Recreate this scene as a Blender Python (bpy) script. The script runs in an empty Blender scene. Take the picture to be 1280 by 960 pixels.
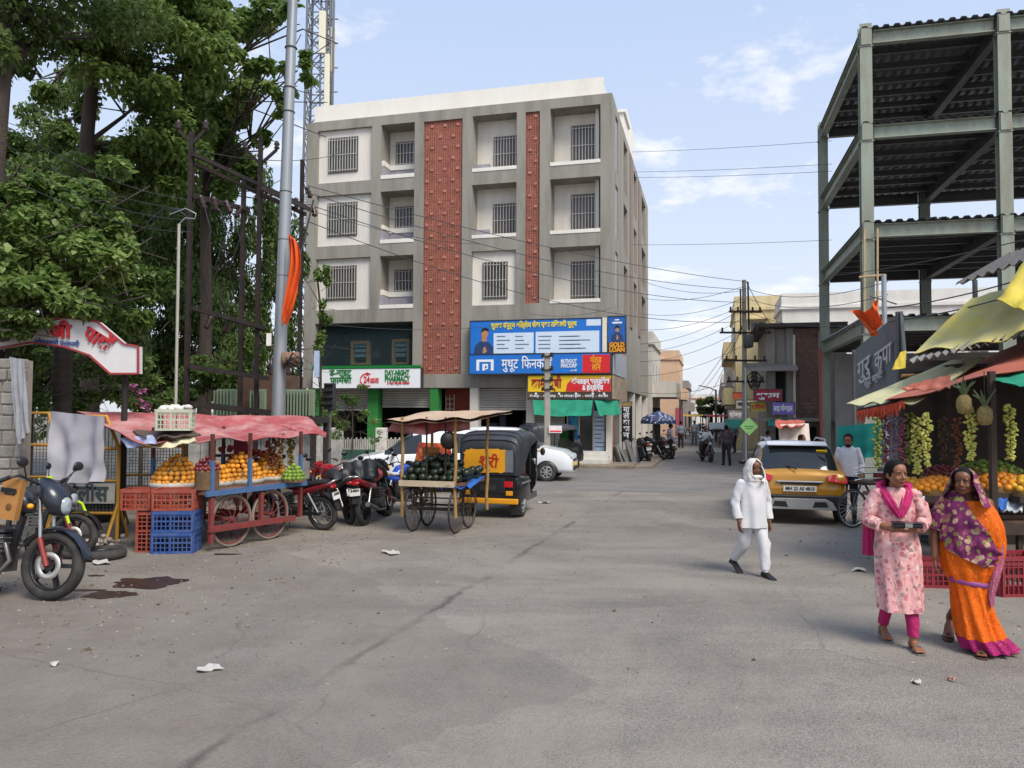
import bpy, bmesh, math, random
from mathutils import Vector as V, Matrix, noise
R = math.radians
SC = bpy.context.scene
COL = SC.collection
# ---------------------------------------------------------------- camera
FOC, CAM_H, PITCH, ROLL = 960.0, 2.1, R(2.15), R(0.3)
FWD = V((0, math.cos(PITCH), math.sin(PITCH)))
_up0 = V((0, -math.sin(PITCH), math.cos(PITCH)))
RGT = V((1, 0, 0)) * math.cos(ROLL) + _up0 * math.sin(ROLL)
UPV = _up0 * math.cos(ROLL) - V((1, 0, 0)) * math.sin(ROLL)
EYE = V((0, 0, CAM_H))
cd = bpy.data.cameras.new('camera')
cd.sensor_width = 36.0
cd.lens = 36.0 * FOC / 1280.0
cd.clip_end = 3000
cam = bpy.data.objects.new('camera', cd)
COL.objects.link(cam)
cam.matrix_world = Matrix(((RGT.x, UPV.x, -FWD.x, 0), (RGT.y, UPV.y, -FWD.y, 0), (RGT.z, UPV.z, -FWD.z, CAM_H), (0, 0, 0, 1)))
SC.camera = cam
# ---------------------------------------------------------------- sky, sun, exposure
SUN_EL, SUN_AZ = R(52), R(147)
w = bpy.data.worlds.new('World')
SC.world = w
w.use_nodes = True
nt = w.node_tree
bg = nt.nodes['Background']
sky = nt.nodes.new('ShaderNodeTexSky')
sky.sky_type = 'NISHITA'
sky.sun_disc = False
sky.sun_elevation = SUN_EL
sky.sun_rotation = SUN_AZ
sky.air_density = 1.0
sky.dust_density = 2.2
sky.ozone_density = 1.6
bg.inputs['Strength'].default_value = 0.15
tc = nt.nodes.new('ShaderNodeTexCoord')
sep = nt.nodes.new('ShaderNodeSeparateXYZ')
nt.links.new(tc.outputs['Generated'], sep.inputs[0])
def _m(op, a, b):
    n = nt.nodes.new('ShaderNodeMath'); n.operation = op
    for i, x in enumerate((a, b)):
        if isinstance(x, (int, float)): n.inputs[i].default_value = x
        elif x is not None: nt.links.new(x, n.inputs[i])
    return n.outputs[0]
zz = _m('ADD', _m('MAXIMUM', sep.outputs[2], 0.0), 0.16)
cmb = nt.nodes.new('ShaderNodeCombineXYZ')
nt.links.new(_m('DIVIDE', sep.outputs[0], zz), cmb.inputs[0])
nt.links.new(_m('DIVIDE', sep.outputs[1], zz), cmb.inputs[1])
cn = nt.nodes.new('ShaderNodeTexNoise')
cn.inputs['Scale'].default_value = 2.3; cn.inputs['Detail'].default_value = 8.0; cn.inputs['Roughness'].default_value = 0.62
mp = nt.nodes.new('ShaderNodeMapping'); mp.inputs['Location'].default_value = (5.9, 8.7, 1.0)
nt.links.new(cmb.outputs[0], mp.inputs[0]); nt.links.new(mp.outputs[0], cn.inputs['Vector'])
cr = nt.nodes.new('ShaderNodeValToRGB')
cr.color_ramp.elements[0].position = 0.57; cr.color_ramp.elements[0].color = (0, 0, 0, 1)
cr.color_ramp.elements[1].position = 0.70; cr.color_ramp.elements[1].color = (0.95, 0.95, 0.95, 1)
nt.links.new(cn.outputs['Fac'], cr.inputs[0])
hz = nt.nodes.new('ShaderNodeMix'); hz.data_type = 'RGBA'        # pale summer haze all over the sky, whiter towards the horizon
hz.inputs['Factor'].default_value = 0.80
hr = nt.nodes.new('ShaderNodeValToRGB'); he = hr.color_ramp.elements
he[0].position = 0.0; he[0].color = (0.86, 0.885, 0.96, 1); he[1].position = 0.62; he[1].color = (0.50, 0.66, 0.96, 1)
nt.links.new(_m('MAXIMUM', sep.outputs[2], 0.0), hr.inputs[0])
hs = nt.nodes.new('ShaderNodeVectorMath'); hs.operation = 'SCALE'; hs.inputs['Scale'].default_value = 4.35
nt.links.new(hr.outputs[0], hs.inputs[0]); nt.links.new(hs.outputs[0], hz.inputs['B'])
nt.links.new(sky.outputs[0], hz.inputs['A'])
mx = nt.nodes.new('ShaderNodeMix'); mx.data_type = 'RGBA'
mx.inputs['B'].default_value = (4.5, 4.5, 4.6, 1)
nt.links.new(hz.outputs['Result'], mx.inputs['A'])
nt.links.new(cr.outputs[0], mx.inputs['Factor'])
nt.links.new(mx.outputs['Result'], bg.inputs['Color'])
sl = bpy.data.lights.new('sun', 'SUN')
sl.energy = 2.3
sl.angle = R(28)
sl.color = (1.0, 0.93, 0.82)
sun = bpy.data.objects.new('sun', sl)
COL.objects.link(sun)
sun.rotation_euler = V((math.cos(SUN_EL) * math.sin(SUN_AZ), math.cos(SUN_EL) * math.cos(SUN_AZ), math.sin(SUN_EL))).to_track_quat('Z', 'Y').to_euler()
SC.view_settings.view_transform = 'Standard'
SC.view_settings.look = 'None'
SC.view_settings.exposure = 0.68
SC.view_settings.gamma = 1.0
SC.view_settings.use_curve_mapping = False
# ---------------------------------------------------------------- pixel rays of the photograph (1280 x 960) -> places in the street
def ray(u, v): return FWD * FOC + RGT * (u - 640) + UPV * (480 - v)
def P(u, v, Y):
    d = ray(u, v); return EYE + d * (Y / d.y)
def G(u, v, z=0.0):
    d = ray(u, v); return EYE + d * ((z - CAM_H) / d.z)
class Frame:
    """a rotated place on the ground: local x to the right, local y into the scene"""
    def __init__(s, o, rz):
        s.o = V(o); s.rz = rz
        s.m = Matrix.Translation(s.o) @ Matrix.Rotation(rz, 4, 'Z'); s.i = s.m.inverted()
    def front(s, u, v, c=0.0):     # where a pixel meets the local plane y = c -> (x, z)
        a = s.i @ EYE; d = s.i.to_3x3() @ ray(u, v); p = a + d * ((c - a.y) / d.y); return p.x, p.z
    def side(s, u, v, c=0.0):      # local plane x = c -> (y, z)
        a = s.i @ EYE; d = s.i.to_3x3() @ ray(u, v); p = a + d * ((c - a.x) / d.x); return p.y, p.z
# ---------------------------------------------------------------- materials
def lin(h):
    h = h.lstrip('#')
    c = [int(h[i:i + 2], 16) / 255 for i in (0, 2, 4)]
    return tuple(x / 12.92 if x <= 0.04045 else ((x + 0.055) / 1.055) ** 2.4 for x in c)
_MATS = {}
def M(name, hexc, rough=0.6, metal=0.0, var=0.14, vs=5.0, bump=0.0, bs=60.0, spec=0.5, rnd=0.0, streak=0.0, dirt=None, dirt_amt=0.5, ds=1.5, alpha=1.0, trans=0.0, coat=0.0, sub=0.0):
    if name in _MATS: return _MATS[name]
    m = bpy.data.materials.new(name); m.use_nodes = True
    t = m.node_tree; N = t.nodes; L = t.links; b = N['Principled BSDF']
    c = lin(hexc)
    b.inputs['Roughness'].default_value = rough; b.inputs['Metallic'].default_value = metal
    b.inputs['Specular IOR Level'].default_value = spec; b.inputs['Alpha'].default_value = alpha
    b.inputs['Transmission Weight'].default_value = trans; b.inputs['Coat Weight'].default_value = coat
    if sub: b.inputs['Subsurface Weight'].default_value = sub; b.inputs['Subsurface Scale'].default_value = 0.02
    co = N.new('ShaderNodeTexCoord')
    n1 = N.new('ShaderNodeTexNoise'); n1.inputs['Scale'].default_value = vs; n1.inputs['Detail'].default_value = 6; n1.inputs['Roughness'].default_value = 0.65
    src = co.outputs['Object']
    if streak:
        mp = N.new('ShaderNodeMapping'); mp.inputs['Scale'].default_value = (1, 1, streak); L.new(src, mp.inputs[0]); L.new(mp.outputs[0], n1.inputs['Vector'])
    else: L.new(src, n1.inputs['Vector'])
    rp = N.new('ShaderNodeMapRange'); rp.inputs[1].default_value = 0.3; rp.inputs[2].default_value = 0.7
    rp.inputs[3].default_value = 1 - var; rp.inputs[4].default_value = 1 + var * 0.8
    L.new(n1.outputs['Fac'], rp.inputs[0])
    fac = rp.outputs[0]
    if rnd:
        oi = N.new('ShaderNodeObjectInfo'); r2 = N.new('ShaderNodeMapRange'); r2.inputs[3].default_value = 1 - rnd; r2.inputs[4].default_value = 1 + rnd
        L.new(oi.outputs['Random'], r2.inputs[0]); mu = N.new('ShaderNodeMath'); mu.operation = 'MULTIPLY'; L.new(fac, mu.inputs[0]); L.new(r2.outputs[0], mu.inputs[1]); fac = mu.outputs[0]
    vm = N.new('ShaderNodeVectorMath'); vm.operation = 'SCALE'; vm.inputs[0].default_value = c; L.new(fac, vm.inputs['Scale'])
    out = vm.outputs[0]
    if dirt:
        n3 = N.new('ShaderNodeTexNoise'); n3.inputs['Scale'].default_value = ds; n3.inputs['Detail'].default_value = 7; n3.inputs['Roughness'].default_value = 0.7
        if streak: L.new(mp.outputs[0], n3.inputs['Vector'])
        else: L.new(src, n3.inputs['Vector'])
        r3 = N.new('ShaderNodeMapRange'); r3.inputs[1].default_value = 0.45; r3.inputs[2].default_value = 0.72; r3.inputs[4].default_value = dirt_amt
        L.new(n3.outputs['Fac'], r3.inputs[0])
        mm = N.new('ShaderNodeMix'); mm.data_type = 'RGBA'; mm.inputs['B'].default_value = (*lin(dirt), 1); L.new(out, mm.inputs['A']); L.new(r3.outputs[0], mm.inputs['Factor']); out = mm.outputs['Result']
    L.new(out, b.inputs['Base Color'])
    if bump:
        n2 = N.new('ShaderNodeTexNoise'); n2.inputs['Scale'].default_value = bs; n2.inputs['Detail'].default_value = 5; L.new(src, n2.inputs['Vector'])
        bp = N.new('ShaderNodeBump'); bp.inputs['Strength'].default_value = bump; bp.inputs['Distance'].default_value = 0.02
        L.new(n2.outputs['Fac'], bp.inputs['Height']); L.new(bp.outputs[0], b.inputs['Normal'])
    _MATS[name] = m
    return m
# ---------------------------------------------------------------- mesh builder
def frame_of(d):
    d = d.normalized(); a = V((0, 0, 1)) if abs(d.z) < 0.9 else V((1, 0, 0))
    x = d.cross(a).normalized(); return x, d.cross(x).normalized()
class MB:
    def __init__(s): s.v = []; s.f = []; s.m = []; s.s = []
    def add(s, vs, fs, mi=0, sm=False):
        o = len(s.v); s.v.extend([tuple(p) for p in vs])
        for f in fs: s.f.append([i + o for i in f]); s.m.append(mi); s.s.append(sm)
        return s
    def bx(s, x0, x1, y0, y1, z0, z1, mi=0):
        vs = [(x, y, z) for z in (z0, z1) for x, y in ((x0, y0), (x1, y0), (x1, y1), (x0, y1))]
        return s.add(vs, [(0, 3, 2, 1), (4, 5, 6, 7), (0, 1, 5, 4), (1, 2, 6, 5), (2, 3, 7, 6), (3, 0, 4, 7)], mi)
    def box(s, c, d, rot=None, mi=0):
        mt = rot if isinstance(rot, Matrix) else Matrix.Rotation(rot or 0, 3, 'Z')
        c = V(c); vs = [c + mt @ V((x * d[0] / 2, y * d[1] / 2, z * d[2] / 2)) for z in (-1, 1) for x, y in ((-1, -1), (1, -1), (1, 1), (-1, 1))]
        return s.add(vs, [(0, 3, 2, 1), (4, 5, 6, 7), (0, 1, 5, 4), (1, 2, 6, 5), (2, 3, 7, 6), (3, 0, 4, 7)], mi)
    def bar(s, p, q, w, h=None, mi=0, up=None):
        """a rectangular bar from p to q"""
        p, q = V(p), V(q); d = (q - p).normalized(); u = V(up or (0, 0, 1))
        if abs(d.dot(u)) > 0.95: u = V((0, 1, 0))
        a = d.cross(u).normalized(); b = a.cross(d).normalized(); h = h or w
        vs = [o + a * (x * w / 2) + b * (y * h / 2) for o in (p, q) for x, y in ((-1, -1), (1, -1), (1, 1), (-1, 1))]
        return s.add(vs, [(0, 3, 2, 1), (4, 5, 6, 7), (0, 1, 5, 4), (1, 2, 6, 5), (2, 3, 7, 6), (3, 0, 4, 7)], mi)
    def ibeam(s, p, q, w, h, t=0.03, mi=0, up=None):
        p, q = V(p), V(q); d = (q - p).normalized(); u = V(up or (0, 0, 1))
        a = d.cross(u).normalized(); b = a.cross(d).normalized()
        s.bar(p + b * (h / 2 - t / 2), q + b * (h / 2 - t / 2), w, t, mi, up); s.bar(p - b * (h / 2 - t / 2), q - b * (h / 2 - t / 2), w, t, mi, up)
        return s.bar(p, q, t, h - 2 * t, mi, up)
    def tube(s, pts, r, n=6, mi=0, closed=False, cap=True, sm=True):
        pts = [V(p) for p in pts]; k = len(pts); rs = r if isinstance(r, (list, tuple)) else [r] * k
        rings = []; px = None
        for i, p in enumerate(pts):
            a = pts[i - 1] if (i or closed) else p; b = pts[(i + 1) % k] if (i < k - 1 or closed) else p
            d = (b - a)
            if d.length < 1e-9: d = V((0, 0, 1))
            d.normalize()
            if px is None: x, y = frame_of(d)
            else:
                x = px - d * px.dot(d)
                x = x.normalized() if x.length > 1e-6 else frame_of(d)[0]
                y = d.cross(x)
            px = x
            rings.append([p + (x * math.cos(2 * math.pi * j / n) + y * math.sin(2 * math.pi * j / n)) * rs[i] for j in range(n)])
        return s.loft(rings, mi, closed, cap, sm)
    def cyl(s, p, q, r, r2=None, n=10, mi=0, sm=True): return s.tube([p, q], [r, r if r2 is None else r2], n, mi, sm=sm)
    def loft(s, rings, mi=0, closed=False, cap=True, sm=True, around=True):
        n = len(rings[0]); k = len(rings); vs = [p for r in rings for p in r]; fs = []
        for i in range(k if closed else k - 1):
            for j in range(n if around else n - 1):
                a, b = i * n + j, i * n + (j + 1) % n; c, d = ((i + 1) % k) * n + (j + 1) % n, ((i + 1) % k) * n + j
                fs.append((a, b, c, d))
        s.add(vs, fs, mi, sm)
        if cap and not closed and around:
            s.add(rings[0], [tuple(range(n))[::-1]], mi); s.add(rings[-1], [tuple(range(n))], mi)
        return s
    def sheet(s, grid, mi=0, sm=True): return s.loft(grid, mi, False, False, sm, around=False)
    def slab(s, grid, t, mi=0):
        """a sheet with thickness t (downwards)"""
        s.sheet(grid, mi); s.sheet([[V(p) - V((0, 0, t)) for p in r][::-1] for r in grid], mi)
        ring = list(grid[0]) + [r[-1] for r in grid[1:]] + list(grid[-1][::-1])[1:] + [r[0] for r in grid[::-1]][1:-1]
        return s.loft([ring, [V(p) - V((0, 0, t)) for p in ring]], mi, cap=False, sm=False)
    def torus(s, c, R_, r, ax=(1, 0, 0), n=28, k=8, mi=0, flat=1.0):
        ax = V(ax).normalized(); x, y = frame_of(ax); c = V(c); rings = []
        for i in range(n):
            a = 2 * math.pi * i / n; e = x * math.cos(a) + y * math.sin(a)
            rings.append([c + e * (R_ + r * math.cos(2 * math.pi * j / k)) + ax * (r * flat * math.sin(2 * math.pi * j / k)) for j in range(k)])
        return s.loft(rings, mi, True)
    def lathe(s, prof, c, ax=(0, 0, 1), n=16, mi=0, sm=True):
        ax = V(ax).normalized(); x, y = frame_of(ax); c = V(c)
        return s.loft([[c + ax * h + (x * math.cos(2 * math.pi * j / n) + y * math.sin(2 * math.pi * j / n)) * max(r, 1e-4) for j in range(n)] for r, h in prof], mi, sm=sm)
    def ball(s, c, r, n=10, k=6, mi=0, rot=None):
        r = V((r, r, r)) if isinstance(r, (int, float)) else V(r); c = V(c); rings = []
        for i in range(k + 1):
            t = math.pi * i / k
            ring = []
            for j in range(n):
                p = V((r.x * math.sin(t) * math.cos(2 * math.pi * j / n), r.y * math.sin(t) * math.sin(2 * math.pi * j / n), -r.z * math.cos(t)))
                if i in (0, k): p += V((1e-5 * math.cos(j), 1e-5 * math.sin(j), 0))
                ring.append(c + ((rot @ p) if rot else p))
            rings.append(ring)
        return s.loft(rings, mi, cap=False)
    def prism(s, pts, t, mi=0, sm=False):
        """polygon pts (3d, planar) extruded by vector t"""
        t = V(t); a = [V(p) for p in pts]; b = [p + t for p in a]; n = len(a)
        s.add(a + b, [tuple(range(n))[::-1], tuple(range(n, 2 * n))] + [(i, (i + 1) % n, n + (i + 1) % n, n + i) for i in range(n)], mi, sm)
        return s
    def build(s, name, mats, parent=None, loc=None, rz=0.0, world=False, bevel=0.0):
        me = bpy.data.meshes.new(name)
        vs = s.v
        if world and parent is not None:
            inv = (Matrix.Translation(parent.location) @ parent.rotation_euler.to_matrix().to_4x4()).inverted()
            pp = parent.parent
            if pp is not None: inv = inv @ (Matrix.Translation(pp.location) @ pp.rotation_euler.to_matrix().to_4x4()).inverted()
            vs = [inv @ V(p) for p in vs]
        me.from_pydata([tuple(p) for p in vs], [], s.f)
        mats = mats if isinstance(mats, (list, tuple)) else [mats]
        for m in mats: me.materials.append(m)
        if len(mats) > 1: me.polygons.foreach_set('material_index', s.m)
        me.polygons.foreach_set('use_smooth', s.s)
        me.update()
        o = bpy.data.objects.new(name, me); COL.objects.link(o)
        if parent is not None: o.parent = parent
        if loc is not None: o.location = loc
        o.rotation_euler.z = rz
        if bevel:
            b = o.modifiers.new('bevel', 'BEVEL'); b.width = bevel; b.segments = 2; b.limit_method = 'ANGLE'
        return o
    def weld(s):
        k = {}; mp_ = []
        for p in s.v: mp_.append(k.setdefault(tuple(round(c, 4) for c in p), len(k)))
        s.v = list(k.keys()); s.f = [[mp_[i] for i in f] for f in s.f]; return s
    def split(s, name, mats, parent=None, nf=None, **kw):
        """every separate piece (connected run of faces) becomes an object of its own"""
        mats = mats if isinstance(mats, (list, tuple)) else [mats]
        par = list(range(len(s.v)))
        def find(i):
            while par[i] != i: par[i] = par[par[i]]; i = par[i]
            return i
        for f in s.f:
            for j in f[1:]: par[find(j)] = find(f[0])
        groups = {}
        for k, f in enumerate(s.f): groups.setdefault(find(f[0]), []).append(k)
        out = []
        for ks in groups.values():
            ids = sorted({i for k in ks for i in s.f[k]}); mp_ = {i: j for j, i in enumerate(ids)}
            q = MB(); q.v = [s.v[i] for i in ids]; q.f = [[mp_[i] for i in s.f[k]] for k in ks]; q.m = [s.m[k] for k in ks]; q.s = [s.s[k] for k in ks]
            out.append(q.build(name, mats, parent, **kw))
        return out
def tag(o, label=None, cat=None, group=None, kind=None):
    if label: o['label'] = label
    if cat: o['category'] = cat
    if group: o['group'] = group
    if kind: o['kind'] = kind
    return o
def thing(name, label, cat, loc=(0, 0, 0), rz=0.0, group=None):
    o = bpy.data.objects.new(name, None); COL.objects.link(o); o.empty_display_size = 0.1
    o.location = loc; o.rotation_euler.z = rz
    return tag(o, label, cat, group)
KIDS = {}
def copy_tree(o, parent=None):
    c = o.copy(); COL.objects.link(c); c.parent = parent
    for ch in list(o.children): copy_tree(ch, c)
    return c
def text(parent, body, mat, h, loc, rot=(math.pi / 2, 0, 0), align='LEFT', bold=0.0, sx=1.0, name='lettering', ex=0.004, width=None):
    cu = bpy.data.curves.new('t', 'FONT'); cu.body = body; cu.size = h; cu.align_x = align; cu.offset = bold * h; cu.extrude = ex; cu.resolution_u = 2
    o = bpy.data.objects.new('t', cu); COL.objects.link(o)
    bpy.context.view_layer.update()
    me = bpy.data.meshes.new_from_object(o.evaluated_get(bpy.context.evaluated_depsgraph_get()))
    bpy.data.objects.remove(o); bpy.data.curves.remove(cu)
    if width:
        xs = [q.co.x for q in me.vertices]; cw = max(xs) - min(xs); sx = width / cw
    for q in me.vertices: q.co.x *= sx
    me.name = name; me.materials.clear(); me.materials.append(mat)
    t = bpy.data.objects.new(name, me); COL.objects.link(t); t.parent = parent; t.location = loc; t.rotation_euler = rot
    return t
def nz(p, s=1.0): return noise.noise(V(p) * s)
# ================================================================ GROUND, ROADS
B_RZ = R(-14.6)
_bc = P(765, 560, 31.0)
BF = Frame((_bc.x, _bc.y, 0), B_RZ)
def ground_mat():
    m = bpy.data.materials.new('worn asphalt'); m.use_nodes = True
    t = m.node_tree; N = t.nodes; L = t.links; b = N['Principled BSDF']
    co = N.new('ShaderNodeTexCoord'); src = co.outputs['Object']
    def nse(sc, det=6, ro=0.6, vec=None, dist=0.0):
        n = N.new('ShaderNodeTexNoise'); n.inputs['Scale'].default_value = sc; n.inputs['Detail'].default_value = det; n.inputs['Roughness'].default_value = ro; n.inputs['Distortion'].default_value = dist
        L.new(vec or src, n.inputs['Vector']); return n.outputs['Fac']
    def rng(x, a, c, d, e):
        r = N.new('ShaderNodeMapRange'); r.inputs[1].default_value = a; r.inputs[2].default_value = c; r.inputs[3].default_value = d; r.inputs[4].default_value = e; L.new(x, r.inputs[0]); return r.outputs[0]
    def mth(op, x, y):
        n = N.new('ShaderNodeMath'); n.operation = op
        for i, q in enumerate((x, y)):
            if isinstance(q, (int, float)): n.inputs[i].default_value = q
            else: L.new(q, n.inputs[i])
        return n.outputs[0]
    def mix(f, x, col, blend='MIX'):
        n = N.new('ShaderNodeMix'); n.data_type = 'RGBA'; n.blend_type = blend
        L.new(f, n.inputs['Factor']); L.new(x, n.inputs['A'])
        if isinstance(col, tuple): n.inputs['B'].default_value = (*col, 1)
        else: L.new(col, n.inputs['B'])
        return n.outputs['Result']
    vo = N.new('ShaderNodeTexVoronoi'); vo.inputs['Scale'].default_value = 75; L.new(src, vo.inputs['Vector'])
    vs = N.new('ShaderNodeSeparateColor'); L.new(vo.outputs['Color'], vs.inputs[0])
    speck = rng(vs.outputs[0], 0, 1, 0.80, 1.22)
    fine = rng(nse(190, 3, 0.7), 0.3, 0.7, 0.80, 1.20)
    big = rng(nse(0.45, 7, 0.68), 0.3, 0.7, 0.78, 1.2)
    mp = N.new('ShaderNodeMapping'); mp.inputs['Rotation'].default_value = (0, 0, R(-20)); mp.inputs['Scale'].default_value = (0.25, 1.6, 1); L.new(src, mp.inputs[0])
    trk = rng(nse(0.9, 5, 0.6, mp.outputs[0]), 0.3, 0.7, 0.84, 1.14)
    k = mth('MULTIPLY', mth('MULTIPLY', speck, fine), mth('MULTIPLY', big, trk))
    vm = N.new('ShaderNodeVectorMath'); vm.operation = 'SCALE'; vm.inputs[0].default_value = (0.212, 0.19, 0.164); L.new(k, vm.inputs['Scale'])
    col = vm.outputs[0]
    sp = N.new('ShaderNodeSeparateXYZ'); L.new(src, sp.inputs[0])
    # swept brown dust by the park wall on the left
    dm = mth('ADD', mth('MULTIPLY', mth('ADD', sp.outputs[0], 0.5), -0.15), mth('MULTIPLY', mth('SUBTRACT', nse(0.7, 8, 0.7), 0.5), 2.2))
    col = mix(rng(dm, 0.0, 0.9, 0.0, 0.85), col, mix(rng(nse(3, 6), 0.3, 0.7, 0, 1), N_rgb(N, (0.16, 0.125, 0.098)), (0.235, 0.19, 0.15)))
    col = mix(rng(nse(0.28, 9, 0.74, None, 0.6), 0.47, 0.60, 0, 0.75), col, (0.275, 0.242, 0.203))
    vp = N.new('ShaderNodeTexVoronoi'); vp.inputs['Scale'].default_value = 0.22; vp.inputs['Randomness'].default_value = 1.0
    nd = N.new('ShaderNodeTexNoise'); nd.inputs['Scale'].default_value = 0.9; nd.inputs['Detail'].default_value = 5; L.new(src, nd.inputs['Vector'])
    wd = N.new('ShaderNodeMix'); wd.data_type = 'VECTOR'; wd.inputs['Factor'].default_value = 0.5; L.new(src, wd.inputs['A']); L.new(nd.outputs['Color'], wd.inputs['B']); L.new(wd.outputs['Result'], vp.inputs['Vector'])
    ps = N.new('ShaderNodeSeparateColor'); L.new(vp.outputs['Color'], ps.inputs[0])
    col = mix(rng(ps.outputs[1], 0.60, 0.64, 0, 0.42), col, (0.135, 0.12, 0.104))
    # dark oily blotches with edges of their own
    col = mix(rng(nse(0.55, 9, 0.72, None, 0.4), 0.62, 0.70, 0, 0.28), col, (0.07, 0.06, 0.052))
    # straight tar joint with cracks, running from the near centre to the carts
    rel = N.new('ShaderNodeMapping'); L.new(src, rel.inputs[0])
    a, c = G(425, 835), G(640, 700); ang = math.atan2(c.y - a.y, c.x - a.x)
    n0 = V((-math.sin(ang), math.cos(ang), 0)); d0 = a.x * n0.x + a.y * n0.y
    dist = mth('SUBTRACT', mth('ADD', mth('MULTIPLY', sp.outputs[0], n0.x), mth('MULTIPLY', sp.outputs[1], n0.y)), d0)
    dist = mth('ADD', dist, mth('MULTIPLY', mth('SUBTRACT', nse(1.6, 6, 0.7), 0.5), 0.35))
    line = mth('MULTIPLY', rng(mth('ABSOLUTE', dist, 0), 0.01, 0.07, 1, 0), rng(nse(0.8, 5), 0.42, 0.60, 0, 0.6))
    col = mix(line, col, (0.045, 0.04, 0.036))
    vc = N.new('ShaderNodeTexVoronoi'); vc.feature = 'DISTANCE_TO_EDGE'; vc.inputs['Scale'].default_value = 0.33
    wv = N.new('ShaderNodeMix'); wv.data_type = 'VECTOR'; wv.inputs['Factor'].default_value = 0.25
    nn = N.new('ShaderNodeTexNoise'); nn.inputs['Scale'].default_value = 1.3; nn.inputs['Detail'].default_value = 6; L.new(src, nn.inputs['Vector'])
    L.new(src, wv.inputs['A']); L.new(nn.outputs['Color'], wv.inputs['B']); L.new(wv.outputs['Result'], vc.inputs['Vector'])
    crk = mth('MULTIPLY', rng(vc.outputs['Distance'], 0.0, 0.005, 0.35, 0), rng(nse(0.5, 4), 0.48, 0.6, 0, 1))
    col = mix(crk, col, (0.05, 0.046, 0.042))
    L.new(col, b.inputs['Base Color']); b.inputs['Roughness'].default_value = 0.9; b.inputs['Specular IOR Level'].default_value = 0.25
    bp = N.new('ShaderNodeBump'); bp.inputs['Strength'].default_value = 0.6; bp.inputs['Distance'].default_value = 0.008
    L.new(mth('ADD', vo.outputs['Distance'], mth('MULTIPLY', nse(90, 4), 0.5)), bp.inputs['Height']); L.new(bp.outputs[0], b.inputs['Normal'])
    return m
def N_rgb(N, c):
    n = N.new('ShaderNodeRGB'); n.outputs[0].default_value = (*c, 1); return n.outputs[0]
mb = MB()
xs = [-1500, -120, -40, -20, -10, 0, 10, 20, 40, 120, 1500]; ys = [-60, -10, 0, 5, 10, 15, 20, 30, 50, 120, 1800]
mb.sheet([[(x, y, 0) for x in xs] for y in ys], sm=False)
tag(mb.build('ground', ground_mat()), kind='structure')
ROAD = M('road asphalt', '#75716d', 0.85, var=0.24, vs=0.9, bump=0.5, bs=55, dirt='#8b8177', dirt_amt=0.55, ds=0.5)
mb = MB()
pts = [(-70, -10.2), (-1.5, -10.3), (4, -10.0), (8.2, -9.2), (8.4, -6.5), (7.6, -2), (7.4, 150), (2.2, 150), (2.2, 4), (1.9, -0.6), (1.0, -1.9), (-70, -2.0)]
mb.add([BF.m @ V((x, y, 0.004)) for x, y in pts], [tuple(range(len(pts)))])
tag(mb.build('road', ROAD), kind='structure')
mb = MB()
DUST = M('dusty kerb concrete', '#8f8172', 0.95, var=0.25, vs=2.0, bump=0.5, bs=30, dirt='#6b5a49', dirt_amt=0.8)
for x0, x1 in ((-26, -14.2), (-14.2, -8), (-8, -3.2), (-3.2, 1.0)):
    mb.bx(x0, x1 - 0.012, -1.75, 0.6, -0.02, 0.13)
mb.bx(1.0, 1.7, -1.2, 17.5, -0.02, 0.10)
o = mb.build('pavement', DUST, None, BF.o, B_RZ, bevel=0.03); tag(o, kind='structure')

# ================================================================ THE FOUR-STOREY CORNER BUILDING
GREY = M('grey painted render', '#979389', 0.9, var=0.09, vs=1.2, bump=0.2, bs=45, streak=0.16, dirt='#6f6860', dirt_amt=0.75, ds=1.5)
WHITE = M('off white paint', '#e9e4da', 0.85, var=0.05, vs=1.5, bump=0.08, bs=50, streak=0.3, dirt='#c9c1b3', dirt_amt=0.35, ds=0.9)
OFFW = M('cream plaster', '#e3ddd2', 0.9, var=0.07, vs=1.5, bump=0.15, streak=0.16, dirt='#c2b8a8', dirt_amt=0.5, ds=1.6)
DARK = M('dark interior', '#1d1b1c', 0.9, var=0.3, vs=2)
GLASS = M('window glass', '#4d4b48', 0.12, var=0.3, vs=1.2, spec=0.6)
BARS = M('painted window bars', '#b9b5ac', 0.5, metal=0.2, var=0.1)
TILE = M('terracotta jali tile', '#96523f', 0.85, var=0.3, vs=3, bump=0.2, rnd=0.1)
TILEP = M('pale terracotta tile', '#b3776a', 0.8, var=0.12, vs=9, rnd=0.12)
GROUT = M('jali grout', '#bb8878', 0.9, var=0.1)
MARB = M('grey veined ledge', '#9e9ca6', 0.5, var=0.2, vs=3)
bld = thing('corner_building', 'four-storey grey and white corner building with terracotta screens and shop signs', 'building', BF.o, B_RZ)
fx = lambda u, v=250: BF.front(u, v)[0]
fz = lambda u, v: BF.front(u, v)[1]
XL = fx(383.5, 160)
ZT = fz(764, 116)
cA, cB, cJ, cC, cK, cD = [(fx(a), fx(b)) for a, b in ((396, 464), (475.5, 517.5), (529, 577.5), (590, 645.5), (656.5, 674.5), (687.5, 750.5))]
rows = [(fz(719, 205), fz(719, 133)), (fz(719, 291), fz(719, 222)), (fz(719, 378), fz(719, 308))]
ZB = fz(590, 484); ZS = fz(700, 400)            # bottom of the grey band, top of the hoarding zone
SD = 18.2                                        # depth of the side wall
mb = MB()
dep = 1.15
cols = [cA, cB, cJ, cC, cK, cD]
edges = [XL] + [x for c in cols for x in c] + [0.0]
gl = (fx(399, 430), fx(516, 430), fz(460, 457), fz(460, 403))                            # first-floor shop window
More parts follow.
